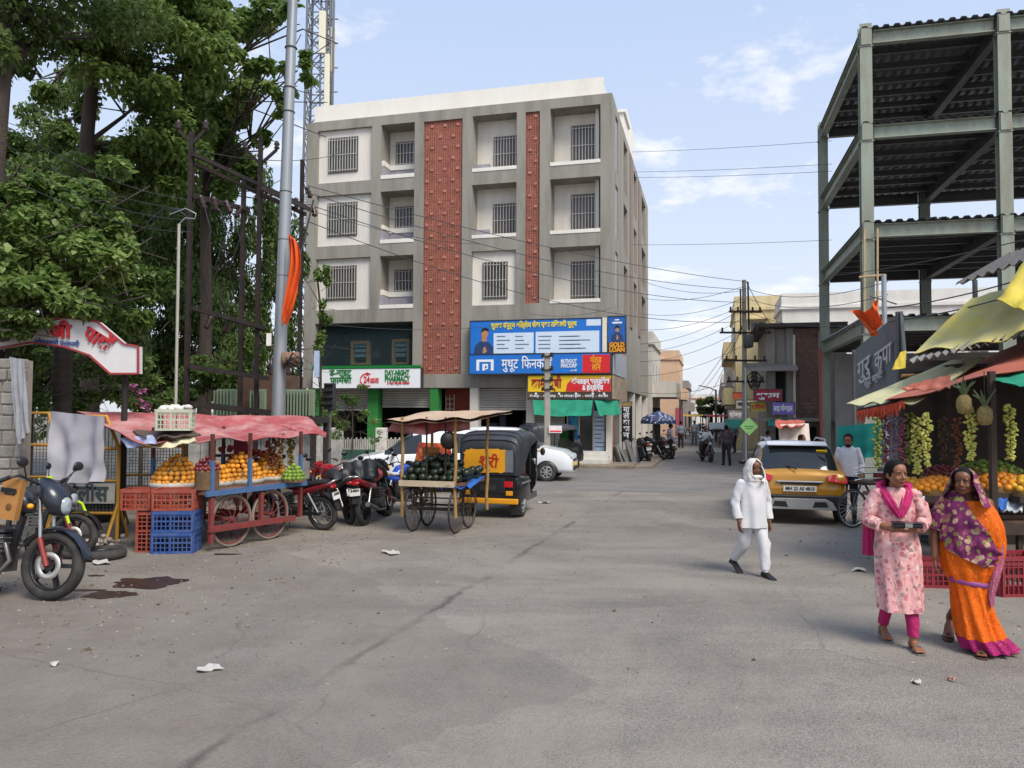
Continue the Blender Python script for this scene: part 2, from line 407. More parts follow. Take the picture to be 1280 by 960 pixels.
for i in range(0, len(edges), 2):          # pilasters
    if i == 2: mb.bx(edges[i], edges[i + 1], 0, dep, gl[3], ZT); mb.bx(edges[i], edges[i + 1], 0, dep, ZB, gl[2])
    else: mb.bx(edges[i], edges[i + 1], 0, dep, ZB, ZT)
zlow = rows[2][0]
for c, isj in ((cA, 0), (cB, 0), (cC, 0), (cD, 0)):
    zs = [ZT, rows[0][1]], [rows[0][0], rows[1][1]], [rows[1][0], rows[2][1]]
    for a, b in zs: mb.bx(c[0], c[1], 0, dep, min(a, b), max(a, b))
jz1 = (fz(554, 467.5), fz(554, 150)); kz1 = (fz(665, 379), fz(665, 139.5))
mb.bx(cJ[0], cJ[1], 0, dep, jz1[1], ZT); mb.bx(cJ[0], cJ[1], 0, dep, ZB, jz1[0])
mb.bx(cK[0], cK[1], 0, dep, kz1[1], ZT); mb.bx(cK[0], cK[1], 0, dep, ZB, kz1[0])
gl = (fx(399, 430), fx(516, 430), fz(460, 457), fz(460, 403))                            # first-floor shop window
for c in (cA, cB):
    mb.bx(c[0], c[1], 0, dep, gl[3], zlow); mb.bx(c[0], c[1], 0, dep, ZB, gl[2])
for c in (cC, cD): mb.bx(c[0], c[1], 0, dep, ZB, zlow)
# side wall: piers and spandrels with recessed bays
sy = lambda u, v=300: BF.side(u, v)[0]
SB = [(0.5, 2.1), (4.3, 5.9), (9.0, 10.6), (13.6, 16.4)]
last = 0.02
for a, b in SB:
    mb.bx(-0.9, -0.001, max(last, dep + .001) if last < dep else last, a, ZB - .002, ZT - .004) if a > dep else None
    for z0, z1 in ((rows[0][1], ZT - .004), (rows[1][1], rows[0][0]), (rows[2][1], rows[1][0]), (ZB - .002, rows[2][0])):
        mb.bx(-0.9, -0.003, max(a, dep + .002), b, z0, z1)
    last = b
mb.bx(-0.9, -0.001, last, SD, ZB - .002, ZT - .004)
mb.bx(XL + .01, -0.9, SD - 0.3, SD, 0, ZT - .01); mb.bx(XL, XL + 0.3, dep, SD - .3, 0, ZT - .006)
mb.bx(XL + .31, -0.91, dep + .01, SD - .31, ZT - 0.35, ZT - 0.05)
mb.bx(XL + .004, -.004, -0.02, 1.2, ZB - 0.02, ZB + 0.0)
mb.build('wall', GREY, bld)
mb = MB()   # white panels behind the openings
for c in (cA,):
    for z0, z1 in rows: mb.bx(c[0] - .05, c[1] + .05, 0.16, 0.4, z0, z1)
for c, d in ((cB, 1.0), (cC, 0.75), (cD, 0.9)):
    for i, (z0, z1) in enumerate(rows):
        dd = 0.16 if (c is cC and i == 2) else d
        mb.bx(c[0] - .05, c[1] + .05, dd, dd + 0.2, z0 - .02, z1 + .02)
for a, b in SB:
    for z0, z1 in rows: mb.bx(-0.75, -0.6, a - .05, b + .05, z0, z1)
mb.split('recess_wall', OFFW, bld)
mb = MB()   # parapet, set back a little, and the stair head on the roof
pz0, pz1 = ZT, BF.front(752, 96, 0.45)[1]
mb.bx(XL + .12, -0.42, 0.45, 0.62, ZT - .05, pz1); mb.bx(-0.62, -0.42, 0.62, SD - 1, ZT - .05, pz1 - .25); mb.bx(XL + .12, XL + .3, .62, SD - 1, ZT - .05, pz1 - .02)
mb.split('parapet', WHITE, bld)
mb = MB()
mb.bx(-2.6, -0.2, 6.0, 8.2, ZT - .05, ZT + 1.5); mb.bx(-2.7, -0.1, 5.9, 8.3, ZT + 1.5, ZT + 1.62); mb.bx(-2.2, -0.3, 8.3, 12, ZT - .05, ZT + 2.6)
mb.split('stair_head', WHITE, bld)
mb = MB()
for c, d in ((cB, 1.0), (cC, 0.75), (cD, 0.9)):
    for i, (z0, z1) in enumerate(rows):
        if c is cC and i == 2: continue
        mb.bx(c[0] + .003, c[1] - .003, -0.02, 0.12, z0 - 0.01, z0 + (0.14 if c is not cB else 0.16))
mb.split('balcony_ledge', WHITE, bld)
mb = MB()
for i, (z0, z1) in enumerate(rows):
    mb.bx(cB[0] + .004, cB[1] - .004, 0.86, 0.99, z0 + .2, z0 + 0.62); mb.bx(cB[0] + .004, cB[0] + .1, 0.1, 0.86, z0 + .2, z0 + .62)
    mb.bx(cC[0] + .004, cC[0] + .6, 0.6, 0.74, z0 + .14, z0 + .5) if i < 2 else None
mb.split('balcony_plinth', MARB, bld)
mb = MB()
for i, (z0, z1) in enumerate(rows):
    mb.bx(cB[0] + .004, cB[1] - .004, 0.82, 0.992, z0 + .625, z0 + 0.85); mb.bx(cB[0] + .004, cB[0] + .12, 0.1, 0.82, z0 + .625, z0 + .85)
mb.split('balcony_coping', WHITE, bld)
def window(parent, x0, x1, z0, z1, y, nb=11, side=False, pane_mat=GLASS):
    T = (lambda x, yy, z: (x, yy, z)) if not side else (lambda x, yy, z: (yy, x, z))
    w_ = MB()
    def b(m, a0, a1, b0, b1, c0, c1):
        if side: m.bx(min(-b0, -b1), max(-b0, -b1), a0, a1, c0, c1)
        else: m.bx(a0, a1, b0, b1, c0, c1)
    for a0, a1, c0, c1 in ((x0, x1, z0, z0 + .05), (x0, x1, z1 - .05, z1), (x0, x0 + .05, z0 + .05, z1 - .05), (x1 - .05, x1, z0 + .05, z1 - .05)):
        b(w_, a0, a1, y - .05, y + .03, c0, c1)
    f = w_.build('window', M('window frame', '#55504c', .6, var=.1), parent)
    p = MB(); b(p, x0 + .05, x1 - .05, y - .012, y + .02, z0 + .05, z1 - .05); p.build('pane', pane_mat, f)
    g = MB()
    for i in range(nb):
        xx = x0 + (i + .5) * (x1 - x0) / nb; b(g, xx - .018, xx + .018, y - .075, y - .055, z0 + .02, z1 - .02)
    for t in (.06, .5, .92):
        zc = z0 + (z1 - z0) * t; b(g, x0 + .01, x1 - .01, y - .09, y - .076, zc - .015, zc + .015)
    g.build('grille', BARS, f)
PANE2 = M('curtained glass', '#5d524e', 0.15, var=0.5, vs=2.5, spec=0.6, streak=0.05)
for i, (z0, z1) in enumerate(rows):
    H_ = z1 - z0
    xa, xb = fx(408), fx(445); window(bld, xa, xb, z0 + .2 * H_, z0 + .86 * H_, 0.16, 11)
    window(bld, cB[0] + .3, cB[1] - .03, z0 + .86, z0 + H_ * .80, 0.985, 8)
    if i < 2: window(bld, fx(611), fx(641), z0 + .14, z0 + H_ * .70, 0.75, 8, pane_mat=PANE2)
    else: window(bld, fx(603), fx(634), z0 + .12 * H_, z0 + H_ * .8, 0.16, 8)
    window(bld, fx(709.5), cD[1] - .02, z0 + .17 if i != 2 else z0 + .3, z0 + H_ * .8, 0.9, 10, pane_mat=PANE2)
    for a, b in SB[1:]: window(bld, a + .25, b - .2, z0 + .3, z1 - .4, 0.6, 7, side=True)
# a glazed strip on the side wall by the corner
mb = MB(); mb.bx(-0.55, -0.06, 0.55, 2.05, ZB + .4, rows[0][1] - .05); mb.build('glazed_strip', M('pale blue glazing', '#b9c0cc', .2, var=.06), bld)
# terracotta screens: backing, the small tiles (too small to pick apart), and the proud pale blocks one by one
def jali(c, z, seed, yb=0.1, side=None):
    mb = MB(); mb.bx(c[0], c[1], yb, yb + .3, z[0], z[1]); bk = mb.build('jali_panel', GROUT, bld)
    pit = 0.107; nx = max(3, round((c[1] - c[0]) / pit)); px = (c[1] - c[0]) / nx; n_z = int((z[1] - z[0]) / pit); pz = (z[1] - z[0]) / n_z
    t = MB(); rr = random.Random(seed)
    for a in range(nx):
        for b in range(n_z):
            x = c[0] + a * px; zc = z[0] + b * pz; d = rr.uniform(.010, .022)
            x0, x1, z0, z1 = x + .014, x + px - .014, zc + .014, zc + pz - .014; y0 = yb - d; y1 = yb + .001
            t.add([(x0, y0, z0), (x1, y0, z0), (x1, y0, z1), (x0, y0, z1), (x0, y1, z0), (x1, y1, z0), (x1, y1, z1), (x0, y1, z1)], [(0, 1, 2, 3), (0, 4, 5, 1), (3, 2, 6, 7), (0, 3, 7, 4), (1, 5, 6, 2)])
    o = t.build('jali_tiles', TILE, bk); tag(o, kind='stuff')
    blk = None; per = 0.48; row = 0; zc = z[0] + .25
    while zc < z[1] - .1:
        n = 3 if nx > 8 else 1
        for k in range(n):
            fr = ((k + (.25 if row % 2 else .62)) / n) if n == 3 else (.3 if row % 2 else .68)
            xc = c[0] + fr * (c[1] - c[0])
            if blk is None:
                m2 = MB(); m2.bx(-.068, .068, -.018, .01, -.055, .055); blk = m2.build('block', TILEP, bk); o = blk
            else: o = blk.copy(); COL.objects.link(o); o.parent = bk
            o.location = (xc, yb - .03, zc)
        zc += per; row += 1
jali(cJ, jz1, 3); jali(cK, kz1, 4)
# side terracotta strips
mb = MB()
for a, b in ((6.9, 8.0), (11.4, 12.6)): mb.bx(-.003, .05, a, b, rows[2][0] - .3, rows[0][1] + .2)
mb.split('side_screen', M('terracotta side screen', '#8a776c', .85, var=.25, vs=8, bump=.4, bs=20), bld)
# first-floor shop window with a dim showroom behind it
x0, x1, z0, z1 = gl
mb = MB(); mb.bx(x0, x1, .30, .32, z0, z1)
GL2 = M('shop glass', '#38474a', 0.05, var=0.1, alpha=0.35, spec=0.8)
mb.build('shop_window', GL2, bld)
mb = MB(); mb.bx(x0 - .2, x1 + .2, 3.2, 3.3, z0 - .2, z1 + .2); mb.bx(x0 - .2, x1 + .2, .4, 3.2, z0 - .2, z0 - .05); mb.bx(x0 - .3, x0 - .2, .4, 3.2, z0 - .2, z1 + .2); mb.bx(x1 + .2, x1 + .3, .4, 3.2, z0 - .2, z1 + .2); mb.bx(x0 - .2, x1 + .2, .4, 3.2, z1 + .05, z1 + .2)
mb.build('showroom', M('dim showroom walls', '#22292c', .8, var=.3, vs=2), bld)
mb = MB()
for k in range(5): mb.bx(x0 + .15, x0 + 1.3, 2.2, 2.5, z0 + .1 + k * .32, z0 + .14 + k * .32)
for k in range(3): mb.bx(x0 + .15 + k * .55, x0 + .19 + k * .55, 2.15, 2.5, z0 - .05, z1 - .3)
mb.build('shelf_rack', M('steel rack', '#6d7d86', .5, metal=.4), bld)
WOOD = M('display frame wood', '#b79a6a', .7, var=.2)
for a, b, lo, hi in ((fx(432, 430), fx(455, 430), .08, 1.15), (fx(484, 430), fx(506, 430), .08, 1.2)):
    mb = MB()
    for q in ((a, a + .12, z0 + lo, z0 + hi), (b - .12, b, z0 + lo, z0 + hi), (a + .12, b - .12, z0 + hi - .14, z0 + hi), (a + .12, b - .12, z0 + lo, z0 + lo + .08)): mb.bx(q[0], q[1], .5, .75, q[2], q[3])
    fr = mb.build('display_frame', WOOD, bld)
    mb = MB()
    for k in range(3): mb.bx(a + .16, b - .16, .55, .7, z0 + .42 + k * .22, z0 + .57 + k * .22)
    mb.split('display_goods', M('blue boxed goods', '#7fa9be', .6, var=.5, vs=6), fr)
# ---- ground floor
PLINTH = 0.45
SHUT = M('rolling shutter', '#a8a5a0', .5, metal=.3, var=.12, vs=2, streak=.2)
GREEN = M('green painted pillar', '#2a7d36', .7, var=.15, vs=4)
WPIL = M('white pillar paint', '#d8d3ca', .85, var=.1, vs=3, dirt='#a99d8e', dirt_amt=.5, streak=.4)
mb = MB(); mb.bx(XL, 0, .2, SD, -.02, PLINTH - .01); mb.bx(XL + .3, -.9, 5, 5.2, PLINTH, ZB); mb.build('plinth', M('plinth concrete', '#9b948a', .9, var=.2, bump=.3), bld)
def shutter(u0, u1, v1, y=.35):
    a, b = fx(u0, 500), fx(u1, 500); zb = fz((u0 + u1) / 2, v1); mb = MB(); n = max(3, int((ZB - zb) / .1)); h = (ZB - .02 - zb) / n
    for k in range(n):
        z = zb + k * h; mb.prism([(a, y, z + .004), (a, y - .035, z + h * .5), (a, y, z + h - .004), (a, y + .03, z + h - .004), (a, y + .03, z + .004)], (b - a, 0, 0))
    mb.bx(a, b, y - .05, y + .05, zb - .08, zb); return mb.build('rolling_shutter', SHUT, bld)
shutter(400, 457, 511); shutter(474, 537, 507); shutter(597.5, 657, 510); shutter(667, 704, 556)
def gbox(name, u0, u1, mat, y0=.02, y1=.5, z0=.0, z1=None):
    mb = MB(); mb.bx(fx(u0, 520), fx(u1, 520), y0, y1, z0, ZB - .02 if z1 is None else z1); return mb.build(name, mat, bld)
gbox('pillar', 459, 472, GREEN); gbox('pillar', 537, 547, GREEN); gbox('pillar', 587, 597, WPIL); gbox('pillar', 657.5, 667, WPIL); gbox('pillar', 757.5, 764.5, WPIL); gbox('pillar', 386, 400, GREEN)
RED = M('dark red shopfront', '#7c2a22', .7, var=.3, vs=3)
gbox('red_shopfront', 547.5, 586.5, RED, .9, 1.0, 1.9); gbox('red_shop_counter', 548, 586, M('counter panel', '#5d2c26', .7, var=.2), .9, 1.3, .44, 1.3)
mb = MB()
for k in range(5): mb.bx(fx(549, 510), fx(560, 510), .8, .83, ZB - .5 - k * .22, ZB - .47 - k * .22)
for u in (549, 554, 559.5): mb.bx(fx(u, 510), fx(u, 510) + .03, .8, .83, ZB - 1.5, ZB - .3)
mb.build('wire_rack', BARS, bld)
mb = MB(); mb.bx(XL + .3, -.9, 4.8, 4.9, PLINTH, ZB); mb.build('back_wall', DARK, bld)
mb = MB()   # goods in the half-open shop
for k, (a, b, c) in enumerate(((600, 612, 1.2), (614, 622, 1.5), (624, 640, 1.0), (642, 656, 1.35))): mb.bx(fx(a, 530), fx(b, 530), 1.2 + .1 * k, 1.7, PLINTH, PLINTH + c)
mb.split('shop_goods', M('stacked blue goods', '#2a2f45', .7, var=.6, vs=5), bld)
# glass doors with posters
TEAL = M('teal poster', '#2c8fb5', .5, var=.35, vs=4)
gbox('door_poster', 708, 721, TEAL, .3, .33, .56, 2.9)
gbox('glass_door', 722.5, 739, GLASS, .34, .37, .56, 2.9)
gbox('door_poster', 740, 756.5, M('pale blue poster', '#b9c8da', .5, var=.1), .3, .33, .56, 2.9)
gbox('door_poster_photo', 740.5, 756, M('dark blue print', '#2d4a86', .5, var=.4, vs=5), .27, .295, 2.2, 2.85)
mb = MB(); rr = random.Random(2)
for k in range(8): mb.bx(fx(742, 545), fx(742 + rr.uniform(8, 13), 545), .285, .298, .72 + k * .17, .75 + k * .17)
mb.build('poster_print', M('poster print', '#4d5a74', .6), bld)
mb = MB()
mb.prism([(fx(709, 540), .292, 1.9), (fx(720, 540), .292, 1.2), (fx(720, 540), .292, .7), (fx(709, 540), .292, 1.4)], (0, -.01, 0)); mb.build('poster_stripe', M('deep blue print', '#1d4fa3', .5), bld)
for u in (707, 721.7, 739.5, 757): 
    mb = MB(); mb.bx(fx(u, 540), fx(u, 540) + .05, .26, .4, .5, 2.95); mb.build('door_frame', BARS, bld)
# steps
STEP = M('white step tiles', '#d9d5cc', .6, var=.12, vs=2, dirt='#a3968a', dirt_amt=.5)
for k in range(3):
    mb = MB(); mb.bx(fx(697, 560) + .12 * k, -.02 - .05 * k, -1.05 + .3 * k, .25, .13 + .15 * k - (.14 if k == 0 else .0), .13 + .15 * (k + 1) - .004 * k); mb.build('step', STEP, bld, bevel=.01)
# side ground floor: pillars and shutters
mb = MB()
for a in (5.2, 9.3, 13.3, 17.4): mb.bx(-.55, -.04, a, a + .7, 0, ZB - .03)
mb.split('side_pillar', WPIL, bld)
mb = MB(); mb.bx(-.4, -.3, 1.2, 17.4, 0, ZB - .03); mb.build('side_shutter', M('side shutters', '#8e8b87', .6, var=.3, vs=3, streak=.1), bld)
mb = MB(); mb.bx(-.35, .0, .3, .7, 0, ZB - .03); mb.build('corner_post', M('brown corner post', '#9a6a48', .8, var=.2), bld)
# ================================================================ SIGNS ON THE BUILDING
BLUE = M('hoarding blue', '#1f74cf', .45, var=.05, vs=1.5)
WPR = M('white print', '#eef1f4', .5, var=.04)
PALEB = M('pale print panel', '#d5e4f4', .5, var=.04)
YEL = M('sign yellow', '#f2c81d', .5, var=.05)
REDP = M('sign red', '#d8232b', .5, var=.06)
GRNP = M('sign green print', '#147a34', .5, var=.08)
BLKP = M('black print', '#1c1c20', .6, var=.1)
YLWT = M('yellow print', '#f5e23a', .5, var=.05)
ORGT = M('orange print', '#f5a21d', .5, var=.05)
SKIN = M('printed skin tone', '#b98563', .6, var=.1)
def sign(name, label, u0, u1, v0, v1, mat, y=-.35, t=.22, uv=None):
    um, vm_ = (u0 + u1) / 2, (v0 + v1) / 2
    a, b = BF.front(u0, vm_, y)[0], BF.front(u1, vm_, y)[0]; z0, z1 = BF.front(um, v1, y)[1], BF.front(um, v0, y)[1]
    c = BF.m @ V(((a + b) / 2, y, z0)); r = thing(name, label, 'sign', c, B_RZ)
    W, H = b - a, z1 - z0
    mb = MB(); mb.bx(-W / 2, W / 2, 0, t, 0, H); mb.build('panel', mat, r)
    mb = MB()
    for q in ((-W / 2 - .03, -W / 2, -.01, H + .01), (W / 2, W / 2 + .03, -.01, H + .01)): mb.bx(q[0], q[1], -.02, t, q[2], q[3])
    mb.bx(-W / 2 - .03, W / 2 + .03, -.02, t, H + .011, H + .04); mb.bx(-W / 2 - .03, W / 2 + .03, -.02, t, -.04, -.011)
    mb.build('sign_frame', M('sign frame steel', '#4a4a4e', .5, metal=.5), r)
    mb = MB()
    for xx in (-W * .35, W * .35): mb.bx(xx - .03, xx + .03, t, abs(y) + .02, H * .4, H * .5)
    mb.split('bracket', M('sign frame steel', '#4a4a4e'), r)
    def pp(u, v, dy=-.008):
        x, z = BF.front(u, v, y + dy); return x - (a + b) / 2, z - z0
    def rect(nm, q0, q1, w0, w1, m, dy=-.006):
        A = pp(q0, (w0 + w1) / 2); Bq = pp(q1, (w0 + w1) / 2); zz0 = pp((q0 + q1) / 2, w1)[1]; zz1 = pp((q0 + q1) / 2, w0)[1]
        mb = MB(); mb.bx(A[0], Bq[0], dy, -.0005, zz0, zz1); return mb.build(nm, m, r)
    def txt(s, u, v, hpx, m, wpx=None, bold=.02, dy=-.014, rx=0):
        x, z = pp(u, v); k = 31.0 / FOC
        return text(r, s, m, hpx * k * 1.4, (x, dy, z), (math.pi / 2, 0, 0), bold=bold, width=wpx * k if wpx else None)
    return r, pp, rect, txt
# upper hoarding
r, pp, rect, txt = sign('finance_hoarding', 'wide blue finance hoarding with a man in a blue shirt and two white text panels', 588, 752, 400, 442, BLUE)
rect('print_panel', 617, 667, 416, 441.5, PALEB); rect('print_panel', 669.5, 749, 414, 441, PALEB); rect('print_panel', 733, 751, 399, 407, PALEB)
rect('print_edge', 752.2, 758.5, 397, 441, M('cream strip', '#e6dfcc', .6))
txt('सुलभ संपूर्ण व\u093fत्तीय सेवा एका ठ\u093fकाणी पूर्ण', 614, 410, 6.3, YLWT, 112, .03)
rr = random.Random(8)
mb = MB()
for (a, b) in ((621, 640), (644, 663), (673, 695), (699, 744), (707, 735)):
    for k in range(4):
        A = pp(a, 421 + k * 5); W_ = (b - a) * rr.uniform(.5, .95) * .0323; mb.bx(A[0], A[0] + W_, -.014, -.007, A[1], A[1] + .035)
mb.split('printed_line', M('printed text lines', '#5a6b86', .6), r)
mb = MB()   # the printed man: flat shapes on the hoarding
def disc(mb, u, v, ru, rv, dy, mi, n=14): mb.prism([(pp(u + ru * math.cos(2 * math.pi * i / n), v + rv * math.sin(2 * math.pi * i / n))[0], dy, pp(u + ru * math.cos(2 * math.pi * i / n), v + rv * math.sin(2 * math.pi * i / n))[1]) for i in range(n)], (0, .004, 0), mi)
def poly(mb, ps, dy, mi): mb.prism([(pp(u, v)[0], dy, pp(u, v)[1]) for u, v in ps], (0, .004, 0), mi)
poly(mb, [(592, 443), (594, 432), (600, 427), (604, 425.5), (611, 428), (616.5, 434), (617, 443)], -.012, 1)
poly(mb, [(602, 420), (608, 420), (608.5, 427), (602.5, 427)], -.016, 0); disc(mb, 606, 417, 4.4, 6, -.02, 0)
poly(mb, [(601.5, 417), (602.5, 411), (607, 409.3), (611, 411.5), (611, 414.5), (606, 413), (603, 415)], -.025, 2)
poly(mb, [(603, 441), (604.5, 434), (607.5, 434), (608.5, 440), (605, 442)], -.021, 0)
mb.build('printed_portrait', [SKIN, M('printed shirt', '#26406e', .6, var=.2), BLKP], r)
# main blue name board
r, pp, rect, txt = sign('finance_name_board', 'long blue name board with white Devanagari lettering and a red end panel', 587, 763, 442.5, 466.5, BLUE, y=-.62, t=.3)
rect('red_panel', 728, 762.5, 443.2, 466, REDP)
mb = MB(); z_ = lambda v: pp(640, v)[1]; X_ = lambda u: pp(u, 455)[0]
mb.bx(X_(595.5), X_(617), -.012, -.002, z_(452), z_(449)); mb.bx(X_(595.5), X_(599), -.012, -.002, z_(463), z_(452)); mb.bx(X_(613.5), X_(617), -.012, -.002, z_(463), z_(452)); mb.bx(X_(603), X_(606), -.012, -.002, z_(463), z_(454.5)); mb.bx(X_(606), X_(610), -.012, -.002, z_(457), z_(454.5)); mb.bx(X_(608.5), X_(610), -.012, -.002, z_(460), z_(457)); mb.bx(X_(606), X_(610), -.012, -.002, z_(461.3), z_(460))
mb.build('logo_mark', WPR, r)
txt('मुथूट', 627, 460.5, 12.5, WPR, 22, .012); txt('\u093fफनकॉपॅ', 652, 460.5, 12.5, WPR, 40, .012)
txt('MUTHOOT', 701, 454, 5, WPR, 20, .03); txt('FINCORP', 701, 459.5, 5, WPR, 20, .03); txt('since 1887', 713, 464, 2.2, WPR, 8)
txt('गोल्ड', 738, 453.5, 7.5, ORGT, 14, .03); txt('लोन', 740, 462.5, 7.5, ORGT, 11, .03)
# pharmacy board
r, pp, rect, txt = sign('pharmacy_board', 'white pharmacy board with green lettering and a red 24 hours mark', 391, 526, 461, 485, WPR, y=-.4, t=.25)
rect('green_cap', 390, 526.5, 457, 460.5, GRNP, dy=-.02)
txt('डे-नाईट', 412, 469.5, 8.2, GRNP, 33, .035); txt('फामॅसी', 413, 478.8, 8.2, GRNP, 32, .035)
txt('DAY-NIGHT', 481, 469.3, 7.3, GRNP, 35, .045); txt('PHARMACY', 481, 476.8, 7.3, GRNP, 36, .045); txt('डे नाईट फार्मसी मेड\u093fकल', 484, 480.5, 3, REDP, 32)
txt('24', 454.5, 478.5, 9, REDP, 9, .03); txt('HOURS', 463, 475.2, 3, REDP, 12, .03); txt('SERVICE', 463, 478.6, 3, REDP, 12, .03)
mb = MB()
pts = [(pp(459 + 8.4 * math.cos(a), 475 + 8 * math.sin(a))[0], -.012, pp(459 + 8.4 * math.cos(a), 475 + 8 * math.sin(a))[1]) for a in [R(60 + i * 12) for i in range(20)]]
for a, b in zip(pts, pts[1:]): mb.bar(a, b, .012, .05, up=(0, 0, 1))
mb.prism([(pp(458, 465)[0], -.014, pp(458, 465)[1]), (pp(464, 467.5)[0], -.014, pp(464, 467.5)[1]), (pp(458, 470)[0], -.014, pp(458, 470)[1])], (0, .006, 0))
disc(mb, 398.5, 469, 3.4, 3.6, -.012, 0); mb.build('ring_arrow', REDP, r)
# yellow and red service board
r, pp, rect, txt = sign('service_board', 'yellow and red service board with white and maroon Devanagari above green net', 660, 764, 469.5, 498, YEL, y=-.55, t=.3)
mb = MB(); poly(mb, [(707, 489.2), (709, 480), (713, 475.5), (719, 473), (763.5, 473), (763.5, 489.2)], -.008, 0); mb.build('red_panel', REDP, r)
rect('brown_band', 660.2, 763.8, 489.6, 497.8, M('brown print', '#4a3a2c', .6))
MARO = M('maroon print', '#9c1c2c', .5)
txt('कामाक्षी', 664.5, 484.5, 11.5, MARO, 39, .03); txt('ऑनलाईन सर्व्ह\u093fसेस', 714, 479.8, 6.3, WPR, 48, .04); txt('& होर्डींग्ज', 728, 487.5, 6.3, WPR, 26, .04)
txt('पॅन कार्ड  -  आधार कार्ड  -  बस ऑनलाईन बुकींग  -  पासपोर्ट  -  वीज बील', 662, 496.3, 2.9, WPR, 99, .02)
mb = MB()
for u in (670, 685, 699, 720, 741, 755): disc(mb, u, 492, 1.5, 1.5, -.012, 0, 10)
mb.split('service_icon', WPR, r, 14)
mb = MB(); mb.bx(-.02, .03, -.5, 5.4, 0, 1.0)
rr_ = thing('side_service_board', 'weathered pale return of the service board along the side wall', 'sign', BF.m @ V((.06, .02, fz(765, 499))), B_RZ)
mb = MB(); mb.bx(0, .06, -.5, 4.6, .0, .95); mb.build('panel', M('faded sign skin', '#a7957f', .7, var=.35, vs=2.5), rr_)
mb = MB(); mb.bx(.0, .05, -.3, 4.4, 1.0, 2.0); mb.build('upper_panel', M('faded pale skin', '#a9adb4', .6, var=.15, vs=2), rr_)
# projecting gold loan panel at the corner
r, pp, rect, txt = sign('gold_loan_panel', 'narrow blue GOLD LOAN panel with a man pressing his palms at the corner', 760, 782, 396, 441, M('deep panel blue', '#1d5fb0', .5, var=.15), y=-.32, t=.12)
rect('dark_foot', 760.3, 781.8, 428, 440.8, M('panel brown', '#3a2c1c', .6))
txt('GOLD', 761.5, 433.6, 5.6, ORGT, 19, .05); txt('LOAN', 761.5, 439.8, 5.6, ORGT, 19, .05)
mb = MB(); poly(mb, [(763.5, 428), (764.5, 419), (769, 415.5), (774, 415.5), (778, 419), (779.5, 428)], -.008, 1); disc(mb, 771.5, 411.5, 2.6, 3.6, -.012, 0); poly(mb, [(768.8, 411), (769, 407.5), (771.5, 406.6), (774.2, 407.7), (774.3, 411), (772, 409.5)], -.017, 2); poly(mb, [(770, 423), (771.5, 417.5), (773.5, 423), (771.5, 425)], -.013, 0)
mb.build('printed_portrait', [SKIN, M('printed shirt', '#26406e'), BLKP], r)
mb = MB(); mb.bx(pp(768.5, 400)[0], pp(774, 400)[0], -.01, -.002, pp(770, 400.5)[1], pp(770, 399)[1]); mb.bx(pp(765.5, 403)[0], pp(777.5, 403)[0], -.01, -.002, pp(770, 404.3)[1], pp(770, 402.3)[1]); mb.build('logo_mark', WPR, r)
# black vertical projecting sign down the side street
cpt = P(783.5, 552, 33.2); r = thing('vertical_sign', 'tall narrow black sign with stacked white letters by the corner', 'sign', cpt, B_RZ)
k = 33.2 / FOC
mb = MB(); mb.bx(-6.5 * k, 6.5 * k, 0, .12, 0, 50 * k); mb.build('panel', M('black sign face', '#1d1715', .5, var=.2), r)
for i, s in enumerate(('न', 'भा', 'का', 'ले', 'मा')): text(r, s, WPR, 9.5 * k, (-4.2 * k, -.02, (5 + i * 8) * k), bold=.03, width=8 * k)
mb = MB(); mb.bx(-6 * k, 6 * k, -.01, -.001, 44 * k, 49 * k); mb.build('sign_cap', M('sign cap tan', '#a98a5a', .6), r)
mb = MB(); mb.bx(-8.5 * k, -6.5 * k, .02, .1, 10 * k, 11 * k); mb.bx(-8.5 * k, -6.5 * k, .02, .1, 40 * k, 41 * k); mb.bx(-6 * k, -5 * k, .04, .09, -10 * k, 0); mb.bx(5 * k, 6 * k, .04, .09, -10 * k, 0); mb.split('bracket', M('sign frame steel', '#4a4a4e'), r)
# green shade nets under the service board
NET = M('green shade net', '#1c8a6a', .8, var=.25, vs=3, bump=.3, bs=25)
def cloth(name, label, cat, corners, mat, n=10, m=8, sag=.1, fold=.05, t=.012, seed=1, group=None, nf=3.0):
    """a hanging or stretched sheet from four corners (tl, tr, br, bl) with sag and folds; real thickness"""
    tl, tr, br, bl = [V(c) for c in corners]; base = (bl + br) / 2; g = []
    nrm = (tr - tl).cross(bl - tl).normalized()
    for j in range(m + 1):
        q = j / m; row = []
        for i in range(n + 1):
            s_ = i / n; p = (tl * (1 - s_) + tr * s_) * (1 - q) + (bl * (1 - s_) + br * s_) * q
            w_ = math.sin(math.pi * s_) * math.sin(math.pi * q)
            p = p + V((0, 0, -sag * (w_ * .7 + .3 * math.sin(math.pi * s_) * q))) + nrm * (fold * (math.sin(s_ * nf * 6.28 + seed + q * 1.5) * .6 + nz((s_ * 4, q * 3, seed)) * 1.4) * (.35 + .65 * q))
            row.append(p)
        g.append(row)
    mb = MB(); mb.sheet(g); mb.sheet([[p + nrm * t for p in r_][::-1] for r_ in g])
    mb.v = [tuple(V(p) - base) for p in mb.v]
    o = mb.build(name, mat); o.location = base
    return tag(o, label, cat, group)
F = lambda u, v, y: BF.m @ V((BF.front(u, v, y)[0], y, BF.front(u, v, y)[1]))
cloth('shade_net', 'wide green shade net drooping below the yellow service board', 'net', [F(666, 500, -.6), F(741, 500, -.6), F(739, 520, -1.0), F(668, 519, -1.0)], NET, sag=.05, fold=.06, seed=3)
cloth('shade_net', 'small green shade net flap at the building corner', 'net', [F(743, 500, -.6), F(772, 501, -.3), F(777, 518, -.5), F(749, 519, -1.0)], NET, sag=.05, fold=.06, seed=5)
